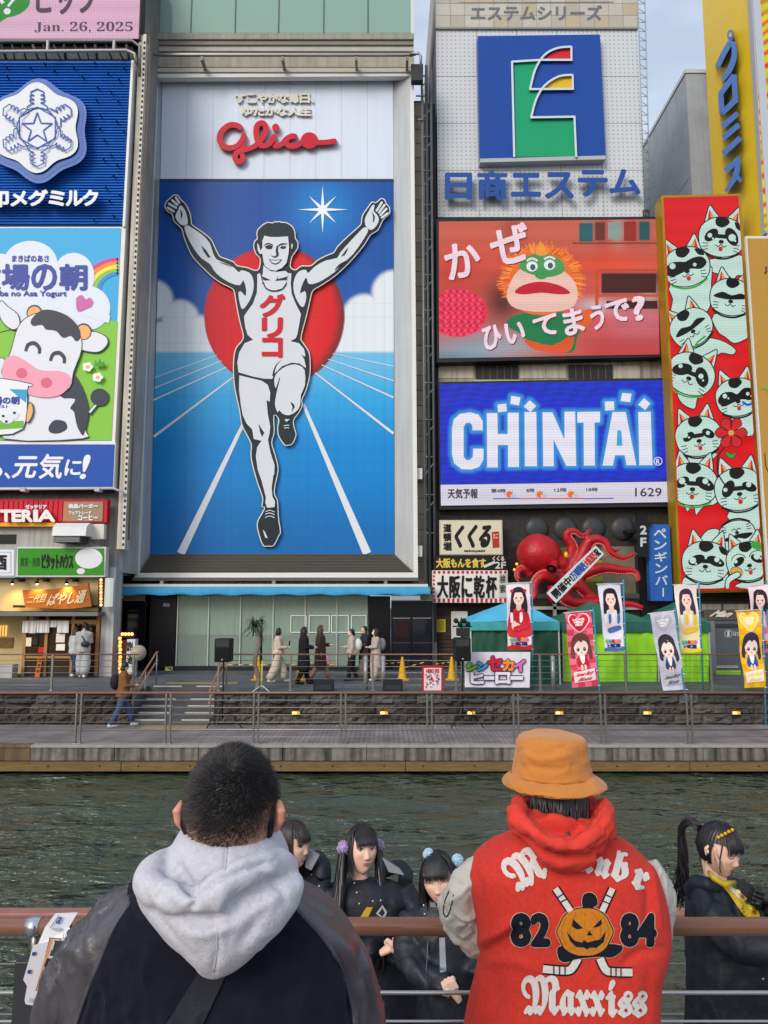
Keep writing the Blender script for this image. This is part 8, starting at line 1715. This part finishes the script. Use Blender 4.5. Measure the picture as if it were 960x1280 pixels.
jk=remesh(mb.build('jacket',tm),.0065,6,[WOOL])
fold(jk,[([(120,1190),(104,1240),(92,1290)],7,-.012),([(100,1175),(82,1225),(70,1290)],6,.008),([(85,1200),(66,1250)],5,-.006),([(425,1200),(440,1225),(437,1275)],6,-.02),([(405,1160),(432,1190),(452,1240)],7,.007),([(445,1190),(462,1230),(468,1280)],5,-.010),([(455,1200),(470,1245)],4,.006),([(385,1125),(420,1150)],6,-.005),([(140,1130),(110,1160)],7,-.006),([(200,1240),(215,1290)],14,.004),([(380,1230),(370,1290)],14,.004)],.004,8,3,ridge=.010,rs=(16,16,9))
jk.data.materials.append(LEA); org=ORG[jk.name]; navyP=[(160,1080),(160,1128),(140,1160),(124,1200),(108,1240),(94,1280),(60,1420),(480,1420),(443,1280),(438,1250),(424,1205),(404,1172),(378,1144),(366,1128),(366,1080)]
cx_a=[]
for p in jk.data.polygons: x,y=pxof(p.center+org); cx_a.append((x,y))
cx_a=np.array(cx_a); ins=inpoly(navyP,cx_a[:,0],cx_a[:,1]) > 0; jk.data.polygons.foreach_set('material_index',(~ins).astype(np.int32)); jk.data.update(); bvj=bvh_of(jk)
for L in ([(163,1128),(142,1160),(125,1200),(109,1240),(95,1280),(80,1330)],[(366,1130),(379,1145),(405,1173),(425,1205),(438,1250),(443,1280),(448,1330)]):
    q=smooth_pts(L,6,False); d=Decal(bvj,base=0); pts3=[d.fn(x,y,.0002) for x,y in q]; MB().tube(pts3,.0040,mat('#4b4a50',.4),8).build('seam_piping',jk)
d=Decal(bvj,base=.0025); d.dpoly([(296,1190),(262,1192),(205,1285),(250,1288)],mat('#22252c',.6,bump=.0005,bscale=300),L=6,thick=.002); d.build('bag_strap',tm)
GRY=mat('#bcbcc6',.95,var=.15,vscale=140,bump=.0012,bscale=260,sheen=.1,spec=.15,key='heather')
mb=MB(); vs,fs=pxl([(1026,240,340,1.365,.070),(1031,230,346,1.355,.090),(1046,222,350,1.345,.106),(1070,208,360,1.345,.115),(1100,196,366,1.35,.115)],40,4,2.2); mb.add(vs,fs,GRY,True)
vs,fs=pxl([(1080,205,358,1.30,.05),(1094,182,374,1.285,.062),(1110,172,379,1.275,.07),(1130,178,374,1.27,.072),(1152,192,360,1.265,.068),(1175,212,338,1.262,.058),(1196,236,314,1.26,.045),(1212,252,292,1.262,.03),(1219,264,276,1.266,.015)],44,5,2.1); mb.add(vs,fs,GRY,True)
def pt_tube(L,r,m,n=14): q=smooth_pts([tuple(P(*p[:3])) for p in L],6,False); rr=smooth_pts([(x,0) for x in r],6,False); mb.tube([Vector(p) for p in q],[x[0] for x in rr],m,n)
pt_tube([(216,1070,1.33),(194,1086,1.28),(186,1104,1.25),(208,1120,1.22),(238,1128,1.20),(262,1118,1.20),(292,1098,1.21),(325,1084,1.24),(350,1080,1.29),(362,1092,1.31)],[.016,.024,.026,.024,.020,.022,.024,.024,.024,.018],GRY)
hd_=remesh(mb.build('hood',tm),.0045,4,[GRY])
fold(hd_,[([(283,1040),(283,1058)],2,-.001),([(222,1085),(232,1104),(246,1114),(262,1108)],7,-.020),([(215,1098),(238,1112),(252,1112)],5,.006),([(262,1104),(300,1086),(340,1078)],4.5,-.013),([(196,1110),(225,1145),(262,1152),(310,1138)],8,-.009),([(205,1128),(240,1162),(275,1160),(330,1130),(360,1115)],8,.008),([(270,1150),(272,1185),(266,1216)],4,-.006),([(283,1046),(283,1072),(281,1092)],2.2,-.004),([(268,1120),(276,1145),(274,1185)],7,.006),([(180,1110),(200,1150),(240,1195)],4,-.004),([(325,1150),(300,1180)],8,-.005),([(330,1095),(350,1110),(356,1125)],6,-.006),([(240,1118),(243,1128),(236,1138)],5,-.010)],.0035,16,1,ridge=.006,rs=(11,11,8))
for L in ([(284,1050),(283,1070),(281,1088)],[(272,1160),(271,1190),(267,1214)]): d=Decal(bvh_of(hd_),base=0); MB().tube([d.fn(x,y,.0003) for x,y in smooth_pts(L,5,False)],.0014,mat('#b3b3bb',.9),6).build('seam',hd_)
mb=MB()
for sx in (-.1,.1):
    c=ORG[tm.name]; mb.tube([Vector((c.x+sx,1.46,3.0)),Vector((c.x+sx,1.46,2.5)),Vector((c.x+sx,1.44,2.05))],[.11,.085,.07],mat('#20242c',.8),14)
mb.build('trousers',tm)
for sx in (-.1,.1): MB().box((c.x+sx-.05,1.36,ZM),(c.x+sx+.05,1.62,ZM+.1),BLACK,.03).build('shoe',tm)
# ---- the person in the red varsity jacket
tr_=thing('person','person in an orange bucket hat and red varsity jacket with gothic lettering, seen from behind','person',(P(705,1150,2.05).x,2.05,ZM))
hc2=P(698,979,2.06); A2=axes(172,-4,2); T2= lambda v: hc2+A2 @ Vector(v); body2,bvh2,_=head(tr_,hc2,A2,1.0,mat('#cfa085',.5),True,P(700,1045,2.08))
HB=hairm('#17141a'); mb=ridge_hair(T2,HB,low=-.07,off=.002); rnd=random.Random(21)
for k in range(60):
    x=rnd.uniform(-.075,.075); lock(mb,T2,[(x,-.085+abs(x)*.3,.0),(x *1.05,-.100+abs(x)*.4,-.04),(x *.9+rnd.uniform(-.01,.01),-.105+abs(x)*.4,-.075),(x *.7+rnd.uniform(-.02,.02),-.108+abs(x)*.3,-.10-rnd.uniform(0,.02))],.006,.0012,HB)
for k in range(10): lock(mb,T2,[(.005,-.108,-.06),(.012,-.125,-.095),(.016+rnd.uniform(-.01,.01),-.135,-.125),(.030+rnd.uniform(-.014,.014),-.140,-.16+rnd.uniform(-.015,.01))],.004,.0008,HB)
mb.build('hair',tr_)
HAT=mat('#c07a38',.85,var=.08,vscale=14,bump=.0012,bscale=160,sheen=.2); mb=MB()
rows=[(916.5,678,704,2.06,.045),(917,664,716,2.06,.075),(920,652,727,2.06,.094),(926,646.5,732,2.06,.103),(940,644,734,2.06,.107),(955,642,736,2.06,.109),(965,641,737.5,2.06,.111),(967.5,640.5,738.5,2.06,.112),(969,637.5,742,2.06,.120),(972,633,748,2.06,.133),(976,630,753.5,2.06,.145),(979.5,628.5,756,2.06,.152)]
vs,fs=pxl(rows,64,4,2.0,True); fs=fs[:-1]; org_=P(692,976,2.06)
n0=len(vs); inner=[v+(Vector((org_.x,2.06,v.z))-v)*.025-Vector((0,0,.003)) for v in vs]; mb.add(vs,fs,HAT,True); mb.add(inner,[f[::-1] for f in fs],HAT,True); nn=len(vs) // 64
mb.add([vs[(nn-1)*64+j] for j in range(64)]+[inner[(nn-1)*64+j] for j in range(64)],[(j,(j+1) % 64,64+(j+1) % 64,64+j) for j in range(64)],HAT,True)
ht=mb.build('bucket_hat',tr_); bm=bmesh.new(); bm.from_mesh(ht.data); bmesh.ops.remove_doubles(bm,verts=bm.verts,dist=1e-5); bmesh.ops.subdivide_edges(bm,edges=[e for e in bm.edges if e.calc_length() > .006],cuts=1,use_grid_fill=True); bm.normal_update(); bm.to_mesh(ht.data); bm.free(); ht.data.polygons.foreach_set('use_smooth',[True]*len(ht.data.polygons))
fold(ht,[([(648,938),(668,930),(690,936)],4,-.006),([(655,942),(680,950),(720,940)],5,.006),([(690,934),(715,936),(728,948)],4,-.006),([(650,955),(690,962),(725,955)],4,-.004),([(705,942),(712,955),(706,966)],3,.004),([(636,978),(660,984)],5,.005),([(735,976),(745,984)],5,.006),([(655,948),(662,962)],3,.003)],.003,20,2,ridge=.0045,rs=(9,9,30))
for f,r0 in ((.28,.0),(.52,0),(.76,0)):   # brim stitching
    a_,b_=rows[7],rows[11]; y=a_[0]+(b_[0]-a_[0])*f; xl=a_[1]+(b_[1]-a_[1])*f; xr=a_[2]+(b_[2]-a_[2])*f; dr=a_[4]+(b_[4]-a_[4])*f; A3,B3=P(xl,y,2.06),P(xr,y,2.06); c=(A3+B3)/2; hw=(B3.x-A3.x)/2+.0015; MB().tube([Vector((c.x+hw *math.cos(R(t)),c.y+(dr+.0015)*math.sin(R(t)),c.z)) for t in range(0,361,6)],.0011,mat('#a8672e',.9),5).build('stitching',ht)
MB().tube([Vector(((P(640.5,967,2.06).x+P(738.5,967,2.06).x)/2+((P(738.5,967,2.06).x-P(640.5,967,2.06).x)/2+.0015)*math.cos(R(t)),2.06+.1135*math.sin(R(t)),P(690,967,2.06).z)) for t in range(0,361,6)],.0018,mat('#a8672e',.9),6).build('seam',ht)
RED=mat('#cd3b31',.95,var=.16,vscale=90,bump=.0012,bscale=320,sheen=.04,spec=.1); REDH=mat('#d23f35',.85,var=.10,vscale=14,bump=.0010,bscale=120,sheen=.03,spec=.12)
mb=MB(); rows=[(1036,660,752,2.08,.08),(1048,628,776,2.09,.11),(1062,604,796,2.10,.135),(1080,588,814,2.10,.15),(1100,585,824,2.10,.155),(1130,592,830,2.10,.16),(1165,597,834,2.10,.16),(1195,598,830,2.10,.16),(1225,592,823,2.10,.16),(1290,580,820,2.10,.165),(1420,570,826,2.10,.17)]
vs,fs=pxl(rows,56,6,2.35); mb.add(vs,fs,RED,True); j2=remesh(mb.build('jacket',tr_),.0065,5,[RED])
fold(j2,[([(597,1192),(625,1180),(655,1160)],7,-.020),([(600,1178),(625,1165),(640,1150)],6,.010),([(605,1205),(640,1200),(670,1212)],8,.006),([(828,1185),(800,1192),(780,1205)],6,-.010),([(592,1085),(602,1120),(604,1160)],5,-.006),([(816,1085),(822,1120),(826,1160)],4,.006),([(806,1080),(812,1130),(806,1170)],6,-.009),([(602,1220),(598,1260),(590,1300)],8,.008),([(625,1225),(618,1270)],9,-.007),([(812,1210),(808,1280)],7,-.007),([(640,1048),(668,1085),(672,1105)],9,.004),([(755,1110),(765,1130)],8,-.004)],.005,7,5)
IV=mat('#bdb9b0',.55,var=.12,vscale=12,bump=.0008,bscale=90,spec=.35); mb=MB()
for L_,r_ in (([(612,1085,2.12),(584,1108,2.12),(577,1138,2.14),(596,1170,2.20),(640,1186,2.30),(690,1180,2.36)],(.046,.050,.052,.048,.044,.042)),([(806,1088,2.12),(818,1115,2.13),(820,1145,2.15),(813,1178,2.2),(780,1188,2.3),(740,1182,2.36)],(.045,.048,.046,.046,.043,.042))):
    q=smooth_pts([tuple(P(*p)) for p in L_],6,False); rr=smooth_pts([(x,0) for x in r_],6,False); mb.tube([Vector(p) for p in q],[x[0] for x in rr],IV,22)
sl=remesh(mb.build('sleeve',tr_),.0065,4,[IV]); fold(sl,[([(574,1172),(586,1152),(600,1130)],1.6,-.007),([(566,1100),(590,1120),(600,1150)],6,-.008),([(556,1130),(575,1120),(596,1095)],4,.006),([(570,1095),(560,1125)],5,.005),([(580,1180),(600,1165)],4,-.006),([(585,1100),(592,1140)],5,-.005)],.005,14,9,ridge=.010,rs=(14,14,10))
d=Decal(bvh_of(sl)); INKC=mat('#1c1f26',.7)
for L in ([(562,1112),(556,1126),(554,1140),(558,1146),(563,1136),(567,1118)],): d.line(L,1.4,INKC)
d.build('sleeve_print',sl)
for px,yw in ((702,2.36),(728,2.36)): hand(tr_,P(px,1181,2.38),90 if px < 715 else-90,mat('#cfa085',.5))
# hood
mb=MB(); vs,fs=pxl([(1000,652,748,2.08,.075),(1010,644,756,2.07,.095),(1024,640,764,2.06,.11),(1040,640,768,2.05,.12)],40,4,2.1); mb.add(vs,fs,REDH,True)
vs,fs=pxl([(1016,652,758,1.98,.05),(1028,648,764,1.965,.056),(1042,650,763,1.955,.060),(1056,660,757,1.95,.056),(1070,674,742,1.945,.046),(1082,688,726,1.945,.034),(1090,698,714,1.95,.018)],44,5,2.1); mb.add(vs,fs,REDH,True)
pt_tube([(650,1004,2.02),(646,1020,1.94),(660,1034,1.90),(682,1050,1.875),(708,1058,1.87),(734,1050,1.885),(752,1030,1.92),(756,1008,1.99)],[.018,.022,.022,.022,.022,.026,.028,.02],REDH)
hd2=remesh(mb.build('hood',tr_),.0055,4,[REDH])
fold(hd2,[([(668,1018),(690,1034),(715,1036),(738,1016)],7,-.030),([(655,1008),(680,1022),(700,1022)],5,.008),([(712,1040),(738,1030),(750,1012)],4,-.012),([(660,1046),(690,1066),(730,1066),(760,1048)],5,-.012),([(668,1060),(700,1080),(735,1072)],6,.008),([(735,1060),(748,1072),(740,1082)],4,-.008),([(742,1024),(755,1032),(764,1044)],4,-.008),([(655,1030),(675,1060),(694,1088)],4,.005),([(725,1022),(735,1034)],3,.006),([(716,1012),(724,1022)],3,-.008)],.004,14,4,ridge=.007,rs=(12,12,12))
# patches on the back, sewn on
bj=bvh_of(j2); CHN=mat('#d8d2cf',.95,var=.12,vscale=160,bump=.0022,bscale=420,sheen=.5); NVP=mat('#151928',.95,bump=.002,bscale=420,var=.2,vscale=120); PUM=mat('#c97a14',.95,bump=.0022,bscale=420,var=.22,vscale=140,sheen=.3); OUT=mat('#c9b79a',.8)
def dtext(par,s_,q,m,bold,base=.0015,name='chenille_letter'):
    d=Decal(bj,base=base,step=.0003); d.text(s_,q,m,bold,thick=.0025,d=.0006); return d.build(name,par)
dtext(j2,'𝕸',[(624,1078),(664,1057),(686,1094),(645,1116)],CHN,1.9); dtext(j2,'𝖚',[(728,1066),(744,1071),(739,1092),(723,1087)],CHN,1.7)
dtext(j2,'𝖓',[(748,1071),(765,1077),(759,1099),(743,1092)],CHN,1.7); dtext(j2,'𝖇',[(773,1062),(791,1072),(780,1105),(764,1097)],CHN,1.7); dtext(j2,'𝖗',[(796,1084),(812,1094),(803,1116),(788,1106)],CHN,1.7)
x=653
for ch_s,x0,x1,y0,y1 in (('𝕸',653,699,1220,1268),('𝖆',701,719,1238,1269),('𝖝',720,737,1238,1270),('𝖝',738,755,1239,1270),('𝖎',758,771,1226,1271),('𝖘',773,790,1240,1271),('𝖘',791,808,1240,1271)): dtext(j2,ch_s,rectq(x0,y0,x1,y1),CHN,1.45)
for s_,x0,x1 in (('8',641,661),('2',666,685),('8',778,796),('4',799,818)):
    d=Decal(bj,base=.001,step=.0003); d.text(s_,rectq(x0,1144,x1,1181),OUT,4.1,thick=.001,d=.0004); d.text(s_,rectq(x0,1144,x1,1181),NVP,3.1,thick=.003,d=.002); d.build('chenille_number',j2)
cJ= lambda x,y: (550+x/3.2,1040+y/3.2); d=Decal(bj,base=.0015,step=.0004)
def patch(L,m,w=1.5,sm=3,th=.002): p=smooth_pts(mp_(cJ,L),sm) if sm else mp_(cJ,L); d.dpoly(inset(p,-w-.7),OUT,L=6,d=.0006+d.k *.0001); d.dpoly(inset(p,-w),NVP,L=6,d=.0014+d.k *.0001); d.dpoly(p,m,L=6,d=.003+d.k *.0002,thick=th); d.lay()
def stickp(L,w): a_,b_=stroke(mp_(cJ,L),w,4,len(L) > 2); p=a_+b_[::-1]; a2,b2=stroke(mp_(cJ,L),w+4,4,len(L) > 2); d.dpoly(a2+b2[::-1],NVP,L=6,d=.001+d.k *.0001); d.dpoly(p,CHN,L=6,d=.0026+d.k *.0001); d.lay()
stickp([(462,226),(524,318)],7.5); stickp([(690,226),(648,318)],7.5); stickp([(552,505),(528,545),(500,555),(412,548)],9.5); stickp([(640,505),(662,550),(690,560),(770,562)],9.5)
for L in ([(470,262),(492,248)],[(484,280),(506,268)],[(662,250),(686,262)],[(652,276),(676,286)],[(455,535),(455,572)],[(478,535),(478,572)],[(500,535),(500,572)],[(684,540),(684,580)],[(704,542),(704,582)],[(724,542),(724,582)]): d.line(mp_(cJ,L),1.5,NVP,sm=False,d=.006)
patch([(470,478),(500,455),(700,450),(728,470),(690,500),(640,498),(560,505),(490,520)],NVP,.5); patch([(570,268),(580,248),(605,244),(625,262),(628,290),(612,300),(608,325),(580,325),(572,300)],NVP,.5)
pk_=[(580+108*math.cos(R(t))*(1+.03*math.cos(R(8*t))),400+94*math.sin(R(t))*(1+.04*abs(math.cos(R(3*t))))) for t in range(0,360,8)]; patch(pk_,PUM,1.4,0,.004)
for L in ([(545,322),(520,395),(540,470)],[(612,322),(645,395),(620,475)],[(580,322),(580,372)],[(505,340),(486,400),(505,455)],[(655,340),(676,400),(655,455)]): d.line(mp_(cJ,L),1.0,mat('#a25c10',.9),d=.0085)
for L in ([(532,348),(572,385),(548,390),(528,378)],[(645,348),(612,382),(632,380),(648,368)],[(598,394),(586,414),(610,414)],[(506,398),(540,436),(570,442),(575,432),(590,442),(612,436),(640,430),(664,396),(655,440),(625,464),(600,462),(590,470),(575,462),(545,460),(520,436)]): d.dpoly(mp_(cJ,L),NVP,L=6,d=.009)
d.build('pumpkin_patch',j2)
c=ORG[tr_.name]; mb=MB()
for sx in (-.1,.1): mb.tube([Vector((c.x+sx,2.1,2.95)),Vector((c.x+sx,2.1,2.5)),Vector((c.x+sx,2.08,2.05))],[.12,.095,.08],mat('#20242c',.8),14)
mb.build('trousers',tr_)
for sx in (-.1,.1): MB().box((c.x+sx-.05,2.0,ZM),(c.x+sx+.05,2.26,ZM+.1),BLACK,.03).build('shoe',tr_)
# ---- printed sleeve on the rail post
t=thing('printed_wrap','white printed plastic wrap with a cartoon building, folded over the near handrail','wrap',P(60,1200,2.37)); YP=2.365; WR=mat('#c9c8ce',.35,var=.05,spec=.5); c8= lambda x,y: (x/8,1120+y/8)
def wf(x,y,d): 
    p=P(x,y,YP-d); k=max(0,(1172-y)/22); p.y += .06*k *k; return p
a=Art(YP,.0006,fn=wf); sh_=mp_(c8,[(475,248),(700,243),(672,330),(700,350),(712,395),(672,480),(610,560),(500,900),(430,1080),(380,1105),(255,1082),(245,1040),(270,900),(232,838),(290,640),(330,490),(380,480),(430,330)])
for y0 in range(0,1): a.poly(sh_,WR,thick=.002,d=0)
D2=mat('#2a2c34',.5); GR2=mat('#9a9aa8',.5); OR2=mat('#c08a6a',.5); NV2=mat('#2c3f78',.5)
a.poly(mp_(c8,[(370,490),(480,466),(470,540),(400,580),(350,770),(380,810),(360,890),(292,850)]),D2); a.poly(mp_(c8,[(378,497),(474,473),(464,535),(392,575),(342,770),(370,808),(352,880),(300,846)]),GR2)
a.poly(mp_(c8,[(495,415),(610,425),(560,600),(500,760),(420,960),(355,945),(440,650)]),D2); a.poly(mp_(c8,[(503,424),(602,433),(552,600),(492,756),(414,950),(364,938),(448,650)]),mat('#c8b8ae',.5)); a.poly(mp_(c8,[(500,428),(525,432),(390,930),(366,930)]),OR2)
a.poly(mp_(c8,[(540,445),(640,450),(620,560),(560,600),(495,600)]),mat('#3a4044',.5)); a.poly(mp_(c8,[(430,780),(500,770),(470,860),(430,900),(412,930)]),mat('#3a4044',.5)); a.poly(mp_(c8,[(470,620),(580,640),(560,740),(480,760),(440,700)]),D2); a.poly(ell(*c8(520,690),5,6),WR)
a.poly(mp_(c8,[(325,560),(360,560),(350,600),(318,595)]),NV2); a.poly(mp_(c8,[(278,740),(312,738),(305,780),(272,775)]),NV2); a.line(mp_(c8,[(545,455),(520,540)]),1.4,WR,sm=False); a.line(mp_(c8,[(435,840),(425,920)]),1.4,WR,sm=False)
a.text('GR',mp_(c8,[(525,268),(568,272),(560,310),(518,306)]),NV2,.3); a.line(mp_(c8,[(520,258),(485,338)]),.9,NV2,sm=False); a.poly(ell(*c8(545,345),6,1.4),GR2)
for k in range(3): a.line(mp_(c8,[(640+22*k,375),(632+22*k,395),(640+22*k,420)]),.7,D2)
a.text('OSAKA',mp_(c8,[(290,1020),(380,1035),(370,1075),(285,1060)]),mat('#8a7aa8',.5),.1); a.build('wrap_sheet',t)
